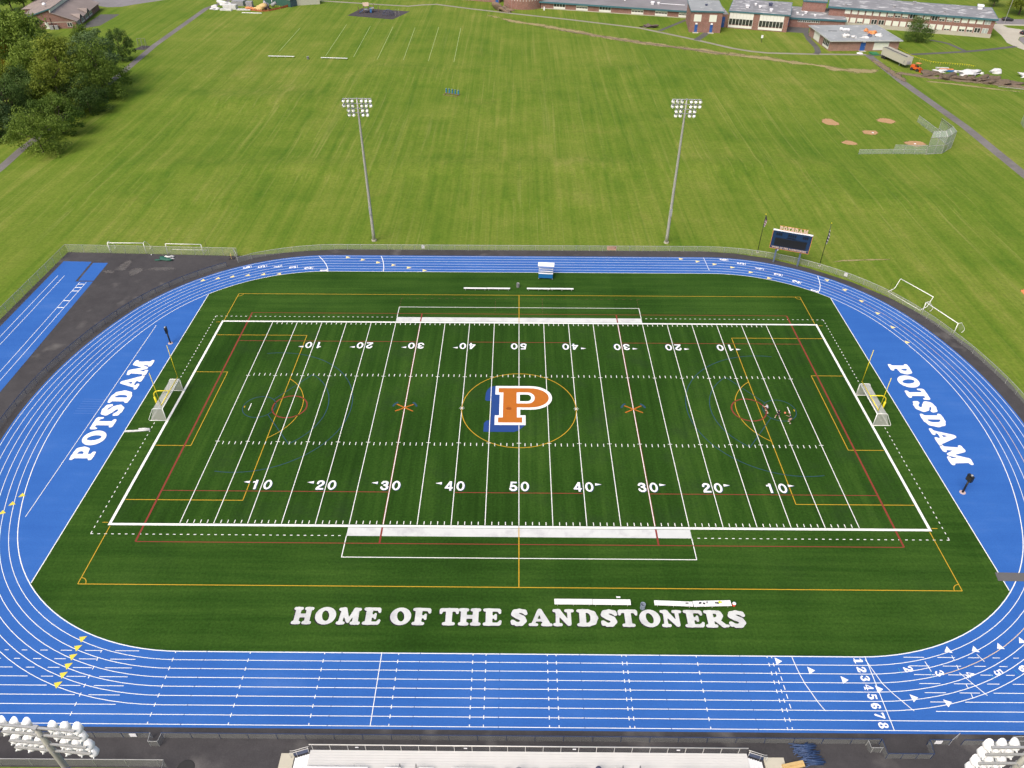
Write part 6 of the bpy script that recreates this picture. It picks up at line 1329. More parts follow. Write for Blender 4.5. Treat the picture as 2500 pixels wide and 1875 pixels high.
# ball diamond backstop
bp = [(110.8, 108.6), (115.4, 109.3), (119.8, 113.5), (119.6, 122.4)]
root = thing('backstop', 'tall angled chain link backstop of the ball diamond', 'backstop', (bp[0][0], bp[0][1], Z_G))
q = [Vector((x-bp[0][0], y-bp[0][1], 0)) for x, y in bp]; Hb = 4.6; m = MB(); c0 = (q[0]+q[3])/2
for a, b in zip(q, q[1:]):
    m.add([a, b, b+Vector((0, 0, Hb)), a+Vector((0, 0, Hb))], [(0, 1, 2, 3)])
    ia, ib = a.lerp(c0, .25)+Vector((0, 0, Hb+1.1)), b.lerp(c0, .25)+Vector((0, 0, Hb+1.1)); m.add([a+Vector((0, 0, Hb)), b+Vector((0, 0, Hb)), ib, ia], [(0, 1, 2, 3)])
m.build('wire_mesh', M['mesh_blue'], root)
m = MB()
for z in (.1, Hb/2, Hb): m.tube([(p.x, p.y, z) for p in q], .06, 6)
m.tube([tuple(p.lerp(c0, .25)+Vector((0, 0, Hb+1.1))) for p in q], .06, 6); m.build('rail', M['galv'], root)
m = MB()
for p in q+[(q[0]+q[1])/2, (q[1]+q[2])/2, (q[2]+q[3])/2]: m.tube([tuple(p), (p.x, p.y, Hb), tuple(p.lerp(c0, .25)+Vector((0, 0, Hb+1.1)))], .07, 6)
m.build('post', M['galv'], root)
Z0 = Z_A; Z_A = Z_G
fence('diamond_fence', [(92.4, 108.4), (101.9, 108.8)], 1.3, 'low end of the chain link fence below the ball diamond', M['mesh_blue'], M['galv'], 3, .05)
fence('diamond_fence', [(101.9, 108.8), (110.6, 108.65)], 2.5, 'taller chain link fence below the ball diamond joining the backstop', M['mesh_blue'], M['galv'], 3, .06, .05, None, True)
fence('diamond_fence', [(119.6, 122.6), (119.3, 128.5), (119.0, 134.1)], 1.9, 'chain link fence running away from the backstop towards the school', M['mesh_blue'], M['galv'], 3, .06)
fence('diamond_fence', [(147.6, 127.2), (149.5, 133.5)], 3.2, 'blue grey mesh screen cut off by the right edge of the picture', M['mesh_blue'], M['galv'], 3, .06)
Z_A = Z0
m = MB(); m.box(-.25, -.25, 0, .25, .25, .07); src = None
for p, l in (((102.37, 124.92), 'pitcher plate'), ((111.07, 116.40), 'home plate')):
    o = m.build('base_plate', M['sign_white']); o.location = (*p, Z_G+.02); tag(o, 'small white '+l+' on a tan clay patch', 'base')

# ------------------------------------------------------------------ buildings
def windows(root, x0s, w, z0, z1, y, style, side=1):
    """framed windows proud of a wall whose outside faces -y; style per window: 0 dark panes, 1 closed panels, 2 panels with dark slits below, 3 grey glazed"""
    cache = {}
    for x0, st in zip(x0s, style):
        if st in cache:
            f, p = cache[st]
            c = inst(f, root, (x0, y, z0))
            for q in p: d = q.copy(); COL.objects.link(d); d.parent = c
            continue
        h = z1-z0; t = .10; m = MB()
        m.box(0, -.09, 0, w, -.003, t); m.box(0, -.09, h-t, w, -.003, h); m.box(0, -.09, t, t, -.003, h-t); m.box(w-t, -.09, t, w, -.003, h-t)
        m.box(w/2-.07, -.092, t, w/2+.07, -.003, h-t)
        f = m.build('window', M['win_frame'], root); f.location = (x0, y, z0); ps = []
        m = MB(); m.box(t, -.05, t, w-t, -.004, h-t); ps.append(m.build('pane', M['glass'], f))
        if st in (1, 2, 4):
            lo = {1: t+.02, 2: t+h*.22, 4: h*.45}[st]
            m = MB(); m.box(t+.01, -.075, lo, w-t-.01, -.051, h-t-.01); ps.append(m.build('panel', M['panel_white'], f))
        if st == 3:
            m = MB(); m.box(t+.01, -.075, t+.02, w-t-.01, -.051, h-t-.01); ps.append(m.build('panel', paint('grey_green_panel', (.33, .37, .36), .5, .1, 1), f))
        cache[st] = (f, ps)
def roof_slab(root, x0, y0, x1, y1, z, mat, over=.3, fascia=.45):
    m = MB(); m.box(x0-over, y0-over, z, x1+over, y1+over, z+.12); r = m.build('roof', mat, root)
    m = MB(); a, b, c, d = x0-over-.05, y0-over-.05, x1+over+.05, y1+over+.05
    m.box(a, b, z-fascia, c, b+.15, z+.16); m.box(a, d-.15, z-fascia, c, d, z+.16); m.box(a, b+.151, z-fascia, a+.15, d-.151, z+.16); m.box(c-.15, b+.151, z-fascia, c, d-.151, z+.16)
    m.build('fascia', M['teal_fascia'], root)
    return r
def vent(roof, x, y, z, s=1.0, mat='sign_white'):
    m = MB(); m.box(-.45*s, -.45*s, 0, .45*s, .45*s, .55*s); m.box(-.62*s, -.62*s, .56*s, .62*s, .62*s, .85*s); o = m.build('roof_vent', M[mat], roof); o.location = (x, y, z); return o
def wall_thing(name, label, p0, p1):
    a = math.atan2(p1[1]-p0[1], p1[0]-p0[0]); L_ = math.hypot(p1[0]-p0[0], p1[1]-p0[1])
    return thing(name, label, 'building', (p0[0], p0[1], Z_G), a), L_
def door(root, x, y, z, w, h, mat, label=None):
    m = MB(); m.box(x, y-.06, z, x+w, y-.002, z+h); d = m.build('door', mat, root)
    m = MB(); m.box(x+w*.8, y-.12, z+h*.45, x+w*.86, y-.062, z+h*.55); m.build('handle', M['galv'], d)
    return d
# two-storey classroom wing on the right
root, L_ = wall_thing('school_wing', 'long two storey brick school wing with two rows of white panelled windows', (168.0-20.6*.9406-20*.9406, 239.7+20.6*.3393+20*.3393), (188.8, 232.2))
L_ = 40.3+22.1
m = MB(); m.box(0, 0, 1.45, L_, 20.5, 7.0); m.build('wall', M['brick'], root)
m = MB(); m.box(-.02, -.12, -.2, L_+.12, 20.6, 1.449); m.build('plinth', M['concrete'], root)
r = roof_slab(root, 0, 0, L_, 20.5, 7.0, M['roof_patch'], .7, .55)
x0 = 40.3-34.1
windows(root, [x0+2.765*i for i in range(20)], 2.2, 4.75, 6.45, 0, [1, 1, 1, 1, 1, 1, 2, 4, 2, 0, 4, 1, 0, 4, 2, 2, 1, 1, 1, 3])
windows(root, [x0+2.765*i for i in range(20)], 2.2, 1.55, 3.4, 0, [1, 1, 2, 1, 0, 0, 1, 1, 1, 4, 1, 1, 1, 1, 2, 1, 4, 4, 0, 3])
for x, y, s in ((58.0, 16.5, 1.9), (25, 7, .9), (33, 17, 1.1), (6, 3, .8), (44, 5, .7)): vent(r, x, y, 7.12, s, 'bin_grey' if s < 1.5 else 'sign_white')
# big-windowed block
root, L_ = wall_thing('school_block', 'tall brick school block with two wide banks of white windows over a grass lawn', (86.5, 246.8), (109.2, 239.7))
m = MB(); m.box(0, 0, 0, L_, 24, 6.45); m.build('wall', M['brick'], root)
r = roof_slab(root, 0, 0, L_, 24, 6.45, M['roof_patch'], .35, .35)
for x0, n_ in ((.35, 7), (12.4, 7)):
    w_ = 9.5; m = MB(); m.box(x0, -.10, .35, x0+w_, -.003, 1.25); m.box(x0, -.12, 3.7, x0+w_, -.003, 6.05)
    for i in range(n_+1): m.box(x0+w_*i/n_-.07, -.14, 1.251, x0+w_*i/n_+.07, -.003, 3.699)
    f = m.build('window_bank', M['win_frame'], root)
    for i in range(n_):
        q = MB(); q.box(x0+w_*i/n_+.08, -.05, 1.5, x0+w_*(i+1)/n_-.08, -.004, 3.65); q.build('pane', M['glass'], f)
    q = MB()
    for i in range(1, n_): q.box(x0+w_*i/n_-.03, -.135, 3.75, x0+w_*i/n_+.03, -.121, 6.0)
    q.build('panel_joint', M['galv'], f)
for x, y, s in ((6.5, 8, 1.2), (11.5, 9.5, .9), (16.2, 4.5, 1.1), (15.5, 14, 1.4), (9.5, 14, .8)): vent(r, x, y, 6.57, s, 'sign_white' if s < 1.3 else 'bin_dark')
# block with two white boards and blue doors
root, L_ = wall_thing('school_hall', 'brick hall with two square white panels above two narrow blue doors', (69.4, 239.5), (81.8, 238.2))
m = MB(); m.box(0, 0, 0, L_, 20, 8.0); m.build('wall', M['brick'], root)
m = MB(); m.box(-.35, -.35, 8.0, L_+.35, 20.3, 8.12); r = m.build('roof', M['roof_pale'], root)
m = MB(); m.box(-.4, -.4, 7.6, L_+.4, -.36, 8.17); m.box(-.4, -.359, 7.6, -.36, 20.3, 8.17); m.box(L_+.36, -.359, 7.6, L_+.4, 20.3, 8.17); m.build('fascia', M['teal_fascia'], root)
for x in (1.3, 7.4): m = MB(); m.box(x, -.08, 4.1, x+2.9, -.003, 6.7); m.build('white_panel', M['panel_white'], root)
for x in (2.0, 8.1):
    door(root, x, 0, .12, 1.15, 2.9, M['blue_door']); m = MB(); m.box(x+.15, -.3, 3.05, x+1.0, -.002, 3.6); m.build('lamp_canopy', M['sign_white'], root)
    m = MB(); m.box(x-.6, -1.5, 0, x+1.75, -.002, .11); m.build('step', M['concrete'], root)
vent(r, 6.5, 9, 8.12, .8, 'bin_dark')
m = MB(); m.box(.5, -2.2, 0, 3.6, -.01, .05)
# blue-doored link between hall and block
root, L_ = wall_thing('entrance_link', 'narrow recessed link with a blue door between the brick hall and the big windowed block', (82.6, 247.0), (86.6, 246.9))
m = MB(); m.box(-.5, .6, 0, L_-.1, 14, 5.0); m.build('wall', M['brick'], root); m = MB(); m.box(-.5, .5, 5.0, L_-.1, 14, 5.15); m.build('roof', M['roof_patch'], root)
door(root, .3, .6, .1, 2.4, 4.0, M['blue_door'])
# low connecting wing
root, L_ = wall_thing('low_link_wing', 'low brick connecting wing with a teal fascia and a strip of small windows', (110.5, 249.8), (126.5, 246.3))
m = MB(); m.box(0, 0, 0, L_+8, 21, 3.5); m.build('wall', M['brick'], root)
r = roof_slab(root, 0, 0, L_+8, 21, 3.5, M['roof_patch'], .3, .5)
windows(root, [5.6+1.75*i for i in range(5)], 1.75, 2.05, 2.85, 0, [0]*5)
door(root, .8, 0, .3, 1.4, 2.6, M['blue_door'])
for x, y, s in ((5.5, 7, .8), (9, 8.5, 1.0), (7.5, 4.5, .6), (12.5, 5, .7)): vent(r, x, y, 3.62, s)
# brick stair tower behind the link
root, L_ = wall_thing('stair_tower', 'square windowless brick tower rising behind the low connecting wing', (121, 261.5), (130, 258.5))
m = MB(); m.box(0, 0, 0, L_, 12, 7.6); m.build('wall', M['brick'], root); roof_slab(root, 0, 0, L_, 12, 7.6, M['roof_patch'], .2, .4)
# flat-roofed pavilion
root = thing('school_pavilion', 'low square brick building with a wide pale flat roof and a blue door', 'building', (117.7, 212.0, Z_G), .035)
W3, D3 = 26.3, 23
m = MB(); m.box(0, 0, 0, W3, D3, 3.55); m.build('wall', M['brick_pale'], root)
m = MB(); m.box(-.7, -.9, 3.55, W3+.7, D3+.5, 3.80); r = m.build('roof', M['roof_pale'], root)
m = MB(); m.box(-.73, -.93, 3.50, W3+.73, -.901, 3.86); m.box(-.73, -.9, 3.50, -.701, D3+.5, 3.86); m.box(W3+.701, -.9, 3.5, W3+.73, D3+.5, 3.86); m.build('roof_edge', paint('pale_roof_edge', (.42, .44, .43), .6, .1, 1), root)
door(root, 11.6, 0, .1, 1.9, 2.95, M['blue_door']); m = MB(); m.box(12.2, -.5, 3.1, 13.0, -.002, 3.4); m.build('door_lamp', M['sign_white'], root)
m = MB(); m.box(11.3, -1.4, 0, 13.8, -.002, .1); m.build('step', M['concrete'], root)
m = MB(); m.box(16.6, -.05, 3.05, 22.6, -.002, 3.45); m.build('blue_lintel', M['blue_door'], root)
m = MB(); m.box(16.7, -.08, .3, 22.4, -.003, 3.0)
f = m.build('window_bank', M['win_frame'], root)
for i in range(4):
    q = MB(); q.box(16.9+1.38*i, -.09, 1.2, 18.1+1.38*i, -.081, 2.85); q.build('panel', M['panel_white'], f)
for y0, y1, st in ((1.2, 7.3, 0), (11.5, 17.5, 1)):
    m = MB(); m.box(-.08, y0, .3, -.003, y1, 3.2); f = m.build('side_window', M['win_frame'], root)
    for i in range(4):
        d_ = (y1-y0)/4; q = MB(); q.box(-.10, y0+d_*i+.12, 1.1, -.081, y0+d_*(i+1)-.12, 3.0); q.build('pane', M['glass'] if st == 0 else M['panel_white'], f)
    q = MB(); q.box(-.095, y0+.05, .35, -.0815, y1-.05, .95); q.build('sill_panel', M['panel_white'], f)
rz_ = 3.80+Z_G
for nm, x, y, r_, mt, lb, ct, sd_, am in (('tarp_heap', 125.0, 217.2, (1.6, 1.3, .95), 'tarp_white', 'large white sheeted heap on the pavilion roof near its front', 'tarpaulin', 21, .3), ('tarp_heap', 127.6, 216.6, (1.0, .9, .5), 'tarp_white', 'small white sheeted heap beside the large one on the pavilion roof', 'tarpaulin', 22, .35),
    ('tarp_heap', 131.6, 216.0, (1.4, .8, .35), 'tarp_white', 'low white sheet on the middle of the pavilion roof', 'tarpaulin', 23, .4), ('material_bag', 135.9, 226.0, (.9, .8, .8), 'orange_soft', 'orange bag of material on the pavilion roof, farther back', 'bag', 24, .25),
    ('material_bag', 137.0, 222.5, (1.5, 1.1, .7), 'orange_soft', 'orange covered stack on the pavilion roof beside a white bag', 'bag', 25, .3), ('material_bag', 138.2, 218.6, (1.4, 1.1, .8), 'tarp_white', 'white bag of material on the pavilion roof beside the orange stack', 'bag', 26, .3),
    ('material_bag', 134.0, 218.2, (.8, .8, .8), 'bin_dark', 'dark bundle on the pavilion roof', 'bag', 27, .3)):
    lump(nm, (x, y, rz_), r_, M[mt], lb, ct, sd_, am, None, True, 3)
root = thing('roof_fan', 'white roof fan unit near the back of the pavilion roof', 'fan unit', (128.0, 226.5, rz_))
m = MB(); m.box(-1.6, -.6, .25, 1.3, .6, .8); m.box(-1.2, -.4, 0, -.9, .4, .249); m.box(.7, -.4, 0, 1.0, .4, .249); m.build('casing', M['sign_white'], root); m = MB(); m.lathe([(0, 0), (.5, 0), (.6, .5), (.45, .9), (0, 1.0)], 12, (-1.5, 1.2, 0)); m.build('cowl', M['sign_white'], root, True)
for i, (x, y, l_, a_) in enumerate(((122.7, 226.0, 3.4, .0), (127.0, 222.5, 2.8, .4))):
    m = MB(); m.box(-l_/2, -.12, 0, l_/2, .12, .12); o = tag(m.build('roof_batten', M['dark']), ('straight dark batten lying at the left of the pavilion roof', 'dark batten lying askew in front of the roof fan')[i], 'batten'); o.location = (x, y, rz_); o.rotation_euler = (0, 0, a_)
# long low wing and rotunda
root, L_ = wall_thing('low_school_wing', 'long single storey brick wing with white window bays under a teal fascia', (12.7, 279.9), (73.8, 262.9))
m = MB(); m.box(-3, 0, .3, L_, 22, 2.9); m.build('wall', M['brick'], root); m = MB(); m.box(-3.02, -.08, -.1, L_, 22, .299); m.build('plinth', M['concrete'], root)
r = roof_slab(root, -3, 0, L_, 22, 2.9, M['roof_dark'], .7, .5)
xs0 = (2.9, 13.2, 23.6, 38.0, 48.4, 58.6)
for x, st in zip(xs0, (0, 4, 0, 4, 4, 1)):
    m = MB(); m.box(x, -.09, .35, x+5.3, -.003, 1.15); m.box(x, -.09, 2.72, x+5.3, -.003, 2.84)
    for i in range(5): m.box(x+5.2*i/4, -.10, 1.151, x+5.2*i/4+.12, -.003, 2.719)
    f = m.build('window_bay', M['win_frame'], root)
    for i in range(4):
        q = MB(); q.box(x+1.3*i+.15, -.05, 1.25, x+1.3*i+1.25, -.004, 2.68); q.build('pane', M['glass'], f)
        if st: q = MB(); q.box(x+1.3*i+.15, -.075, 1.25+(.45 if st == 4 else .3), x+1.3*i+1.25, -.051, 2.68); q.build('panel', M['panel_white'], f)
for x, y, s in ((46, 8, 1.3), (48.5, 9, .9), (33, 12, .7)): vent(r, x, y, 3.02, s)
m = MB(); m.box(49, 9.5, 3.13, 60, 10.1, 3.25); m.build('roof_duct', M['sign_white'], r)
root = thing('rotunda', 'round windowless brick rotunda with a band of pale marks below its roof', 'building', (2.5, 287.3, Z_G))
m = MB(); m.lathe([(9.6, 0), (9.6, 5.6), (9.2, 5.6), (0, 5.9)], 40); m.build('wall', M['brick'], root)
m = MB()
for k in range(22):
    a_ = PI+PI*(k+.5)/22; m.obox((9.63*math.cos(a_), 9.63*math.sin(a_), 3.65), (.45, .06, .28), a_+PI/2)
m.build('wall_band', M['panel_white'], root)
root = thing('corner_wing', 'low brick wing with a blue door left of the rotunda', 'building', (-28, 298, Z_G), -.33)
m = MB(); m.box(0, 0, 0, 19.8, 14, 3.6); m.build('wall', M['brick'], root); m = MB(); m.box(-.3, -.3, 3.6, 20.1, 14, 3.8); m.build('roof', M['roof_dark'], root); door(root, 18.0, 0, 0, 1.5, 2.6, M['blue_door'])
# brick bungalow at top left
root = thing('brick_bungalow', 'brick building with brown shingle gable roofs and dormers beyond the trees', 'building', (-182.0, 241.3, Z_G), .165)
# gable end faces the field (-y); ridge runs along +y at x=-8.3
XL, XR, XM, ZE, ZRg, DP = -24.5, 0, -8.6, 2.95, 7.0, 34
m = MB(); m.add([(XL, 0, 0), (XR, 0, 0), (XR, 0, ZE), (XM, 0, 6.2), (XM, 0, 7.3), (XL, 0, ZE)] + [(XL, DP, 0), (XR, DP, 0), (XR, DP, ZE), (XM, DP, 6.2), (XM, DP, 7.3), (XL, DP, ZE)],
    [(0, 1, 2, 3, 4, 5), (6, 11, 10, 9, 8, 7), (1, 7, 8, 2), (0, 5, 11, 6)]); m.build('wall', M['brick'], root)
m = MB(); m.add([(XR+.7, -.5, ZE-.25), (XM, -.5, 6.25), (XM, DP, 6.25), (XR+.7, DP, ZE-.25), (XR+.7, -.5, ZE-.4), (XM, -.5, 6.1), (XM, DP, 6.1), (XR+.7, DP, ZE-.4)], [(0, 3, 2, 1), (0, 1, 5, 4), (4, 5, 6, 7), (0, 4, 7, 3)])
m.add([(XL-.7, -.5, ZE-.25), (XM+.3, -.5, 7.55), (XM+.3, DP, 7.55), (XL-.7, DP, ZE-.25), (XL-.7, -.5, ZE-.45), (XM+.3, -.5, 7.35), (XM+.3, DP, 7.35), (XL-.7, DP, ZE-.45)], [(0, 1, 2, 3), (0, 4, 5, 1), (4, 7, 6, 5), (0, 3, 7, 4)])
r = m.build('roof', M['shingle'], root)
m = MB(); m.box(XM-.05, -.45, 6.26, XM+.25, DP, 7.34); m.build('clerestory', M['panel_white'], root)
m = MB(); m.add([(XL-.75, -.55, ZE-.5), (XM+.3, -.55, 7.3), (XM+.3, -.55, 7.75), (XL-.75, -.55, ZE-.05)], [(0, 1, 2, 3)]); m.add([(XL-.75, -.52, ZE-.5), (XM+.3, -.52, 7.3), (XM+.3, -.52, 7.75), (XL-.75, -.52, ZE-.05)], [(3, 2, 1, 0)])
m.add([(XL-.6, -.5, ZE-.04), (XM+.3, -.5, 7.76), (XM+.3, DP, 7.76), (XL-.6, DP, ZE-.04)], [(0, 1, 2, 3)]) if 0 else None
m.build('gable_board', M['teal_fascia'], root)
m = MB(); m.box(XL, -.02, 2.35, XR+.02, -.003, 2.6); m.build('stone_band', M['concrete'], root)
for y in (5.2, 15.5):
    m = MB(); m.add([(.9, y-2.2, ZE-.1), (.9, y+2.2, ZE-.1), (.9, y, ZE+1.5), (-3.2, y, ZE+1.5)], [(1, 3, 2), (0, 2, 3)]); dm = m.build('dormer', M['shingle'], r)
    m = MB(); m.add([(.88, y-2.0, ZE-.1), (.88, y+2.0, ZE-.1), (.88, y, ZE+1.35)], [(0, 1, 2)]); m.build('dormer_front', paint('dark_dormer_board', (.05, .055, .07), .6, .1, 1), dm)
door(root, -12.0, 0, .05, 1.3, 2.3, M['panel_white'])
for x in (-10.2, -8.3):
    m = MB(); m.box(x, -1.3, 0, x+1.3, -.3, 1.5); m.build('utility_box', M['bin_grey'], root)
m = MB()
for x in (-11.2, -9.4): m.tube([(x, -.15, 4.2), (x, -.15, 2.0), (x+1.8, -.15, 1.9), (x+1.8, -.5, 1.5)], .09, 6)
m.build('pipework', M['dark'], root)
windows(root, [-3.5], 1.9, .6, 2.2, 0, [0])
for y0 in (.8, 6.8, 12.6, 18.4):
    m = MB(); m.box(.003, y0, .5, .09, y0+4.2, 2.45); f = m.build('side_window', M['win_frame'], root)
    for i in range(4):
        q = MB(); q.box(.091, y0+.25+1.03*i, .95, .10, y0+.88+1.03*i, 2.15); q.build('pane', M['glass'], f)
m = MB(); m.lathe([(0, 0), (.7, 0), (.8, .5), (.5, 1.0), (0, 1.1)], 12, (XL+9.5, 14, ZE+3.2)); m.build('roof_vent', M['sign_white'], r, True)
root = thing('brick_bungalow', 'lower shingle roofed annexe behind the left end of the brick building', 'building', (-214.5, 262.0, Z_G), .165)
m = MB(); m.box(0, 0, 0, 13, 16, 2.7); m.build('wall', M['brick'], root); m = MB(); m.add([(-.5, -.5, 2.7), (13.5, -.5, 2.7), (13.5, 16.5, 2.7), (-.5, 16.5, 2.7), (6.5, 3, 4.6), (6.5, 13, 4.6)], [(0, 1, 4), (1, 2, 5, 4), (2, 3, 5), (3, 0, 4, 5), (0, 3, 2, 1)]); m.build('roof', M['shingle'], root)
# green shed
root = thing('storage_shed', 'dark green metal storage shed with an open white roof hatch by the building site', 'shed', (-117.9, 288.6, Z_G), math.atan2(280.5-288.6, 14.6))
m = MB(); m.box(0, 0, 0, 16.6, 9, 3.0); m.build('wall', M['green_shed'], root)
m = MB(); m.box(-.2, -.2, 3.0, 16.8, 9.2, 3.12); m.build('roof', paint('pale_shed_roof', (.44, .46, .36), .6, .1, .6), root)
m = MB()
for i in range(40): m.box(16.62, .2+.22*i, .1, 16.68, .3+.22*i, 2.9)
m.build('end_cladding', paint('blue_grey_cladding', (.12, .18, .24), .6, .1, 1), root)
m = MB(); m.obox((6, -.5, 2.2), (.3, .3, 2.0), .1); m.build('downpipe', M['sign_white'], root)
root = thing('pale_shed', 'pale ribbed metal shed joined behind the green one', 'shed', (-102.0, 284.0, Z_G), .30)
m = MB(); m.box(0, 0, 0, 11, 6, 2.8); m.build('wall', M['trailer'], root); m = MB(); m.box(-.2, -.2, 2.8, 11.2, 6.2, 2.95); m.build('roof', M['roof_pale'], root)

# ------------------------------------------------------------------ building site things, top left
def slab_item(name, loc, size, rz, mat, label, cat): 
    m = MB(); m.box(-size[0]/2, -size[1]/2, 0, size[0]/2, size[1]/2, size[2]); m.box(-size[0]/2+.1, -size[1]/2-.04, size[2]*.2, size[0]/2-.1, -size[1]/2-.001, size[2]*.8)
    o = tag(m.build(name, mat), label, cat); o.location = (*loc, Z_G); o.rotation_euler = (0, 0, rz); return o
lump('tarp_heap', (-136.4, 276, Z_G), (1.6, 1.1, 1.1), M['tarp_white'], 'small white sheeted lump beside the footpath at the far building site', 'tarpaulin', 31, .3)
lump('tarp_heap', (-133.5, 284.5, Z_G), (2.8, 1.6, 1.2), M['tarp_white'], 'pale pinkish sheeted heap behind the white trailer box', 'tarpaulin', 32, .4)
slab_item('white_container', (-129.5, 276.8), (6.0, 2.4, 1.9), -.1, M['tarp_white'], 'white box shaped container at the far building site', 'container')
slab_item('long_crate', (-130.6, 273.8), (5.5, 1.1, .7), -.15, M['tarp_white'], 'low long white crate in front of the white container', 'crate')
slab_item('plank_stack', (-122.8, 274.6), (6.2, 1.8, .5), -.05, M['alu'], 'flat stack of pale sheets right of the white container', 'stack')
slab_item('wire_cage', (-127.8, 285.2), (5.4, 5.0, 2.0), -.1, M['bin_grey'], 'grey boxy cage behind the white container', 'cage')
slab_item('pallet_bin', (-121.6, 279.8), (2.8, 2.4, 2.6), 0, M['bin_grey'], 'dark grey bin standing right of the cage at the building site', 'bin')
slab_item('white_beam', (-117.8, 268.9), (9.0, .35, .25), -.09, M['sign_white'], 'thin white beam lying on the grass before the orange fencing', 'beam')
root = thing('orange_fence', 'sagging orange mesh fencing thrown around the building materials', 'fence', (-122, 274.8, Z_G))
m = MB(); pts_ = [(0, 0), (4, -1.5), (8, -3.2), (10.5, -2.2), (14.5, 2.5), (18, 7.5)]
for i in range(5): (x0, y0), (x1, y1) = pts_[i], pts_[i+1]; m.add([(x0, y0, 0), (x1, y1, 0), (x1, y1, .75+.4*(i == 4)), (x0, y0, .75)], [(0, 1, 2, 3), (3, 2, 1, 0)])
m.build('fence_mesh', paint('orange_fence_mesh', (.60, .22, .10), .7, .3, 1.5), root)
m = MB()
for x, y in pts_: m.tube([(x, y, 0), (x, y, 1.3)], .06, 5)
m.build('fence_post', M['wood'], root)
for i, (x, y, r_, mt, lb) in enumerate(((-115.2, 276.6, (2.6, 1.6, 1.3), 'wood', 'pale timber heap inside the orange fencing'), (-112.8, 275.6, (1.6, 1.3, 1.5), 'shorts_dark', 'dark heap beside the timber inside the orange fencing'), (-115.5, 281.5, (1.4, 1.2, 1.6), 'bin_grey', 'grey heap near the green shed'), (-119.5, 277.2, (3.0, 1.2, .6), 'orange_soft', 'orange sheeted stack inside the orange fencing'))):
    lump('material_heap', (x, y, Z_G), r_, M[mt], lb, 'heap', 40+i, .4)
m = MB(); m.tube([(-1.1, 0, .8), (1.1, .4, 1.9)], .75, 12); o = tag(m.build('drum', M['bin_grey'], None, True), 'grey drum propped up by the green shed', 'drum'); o.location = (-110.8, 280.2, Z_G)

# ------------------------------------------------------------------ trailer, machine and site heaps on the right
a_ = math.atan2(188.9-202.6, 136.3-133.2)
root = thing('tipper_trailer', 'long pale ribbed tipper trailer parked on the grass by the low building', 'trailer', (133.9, 203.4, Z_G), a_)
LT = 14.3
m = MB(); m.box(0, 0, 1.15, LT, .12, 3.7); m.box(0, 2.5, 1.15, LT, 2.62, 3.7); m.box(0, .121, 1.15, .12, 2.499, 3.7); m.box(LT-.12, .121, 1.15, LT, 2.499, 3.9); m.box(.121, .121, 1.15, LT-.121, 2.499, 1.3); m.build('tub', M['trailer'], root)
m = MB()
for i in range(30): x = .2+i*(LT-.5)/29; m.box(x, -.08, 1.2, x+.16, -.001, 3.55); m.box(x, 2.621, 1.2, x+.16, 2.70, 3.55)
m.box(-.05, -.10, 3.56, LT+.05, -.001, 3.74); m.box(-.05, 2.621, 3.56, LT+.05, 2.72, 3.74); m.build('side_ribs', M['trailer'], root)
m = MB(); m.box(.125, .125, 3.1, LT-.125, 2.495, 3.15); m.build('load_cover', paint('grey_load', (.22, .22, .21), .8, .2, .6), root)
m = MB(); m.tube([(.5, .3, 3.72), (2.5, .35, 3.95), (6, .4, 3.85), (13.6, .6, 3.8)], .16, 6); m.build('rolled_sheet', paint('dark_grey_sheet', (.10, .10, .10), .8, .2, 1), root, True)
m = MB(); m.box(.3, .7, .8, LT-.5, .95, 1.149); m.box(.3, 1.7, .8, LT-.5, 1.95, 1.149); m.build('chassis', M['dark'], root)
for x in (1.0, 2.3):
    for y in (.02, 2.08):
        m = MB(); m.lathe([(0, 0), (.28, 0), (.32, .02), (.52, .02), (.52, .5), (0, .5)], 16, (x, y+.5, .53), Matrix.Rotation(PI/2, 3, 'X')); m.build('wheel', M['dark'], root)
for y in (.5, 1.9): m = MB(); m.box(10.6, y, 0, 10.78, y+.18, 1.149); m.build('landing_leg', M['galv'], root)
m = MB(); m.box(LT-.9, -.13, 1.6, LT-.5, -.09, 2.6); m.box(LT+.001, .6, 1.5, LT+.25, 1.9, 2.4); m.build('front_box', M['bin_grey'], root)
root = thing('orange_loader', 'small orange loader machine parked in front of the pale trailer', 'loader', (140.3, 187.0, Z_G), -1.0)
m = MB(); m.box(-1.9, -.75, .55, 1.5, .75, 1.25); m.box(-1.95, -.6, 1.251, -.4, .6, 1.75); m.build('chassis', M['orange_machine'], root)
m = MB()
for x in (-.3, .9):
    for y in (-.62, .62): m.tube([(x, y, 1.25), (x, y, 2.5)], .05, 6)
m.build('roll_cage', M['dark'], root); m = MB(); m.box(-.5, -.75, 2.5, 1.1, .75, 2.6); m.build('cab_roof', M['orange_soft'], root)
m = MB(); m.box(1.9, -1.0, .1, 2.7, 1.0, .25); m.box(1.9, -1.0, .25, 2.0, 1.0, .95); m.box(1.4, -.55, .6, 1.95, -.4, .8); m.box(1.4, .4, .6, 1.95, .55, .8); m.build('bucket', M['orange_machine'], root)
for x in (-1.2, 1.0):
    for y in (-1.05, .70):
        m = MB(); m.lathe([(0, 0), (.25, 0), (.28, .03), (.5, .03), (.5, .35), (0, .35)], 14, (x, y+.35, .5), Matrix.Rotation(PI/2, 3, 'X')); m.build('wheel', M['dark'], root)
m = MB(); m.box(.1, -.25, 1.251, .6, .25, 1.7); m.build('seat', M['dark'], root)
lump('tarp_heap', (157.0, 184.3, Z_G), (3.4, 2.2, .65), M['tarp_white'], 'large crumpled white sheet by the churned mud', 'tarpaulin', 51, .45)
lump('tarp_heap', (148.2, 185.4, Z_G), (1.7, 1.2, .7), M['tarp_white'], 'small crumpled pale sheet left of the orange and blue boards', 'tarpaulin', 52, .4)
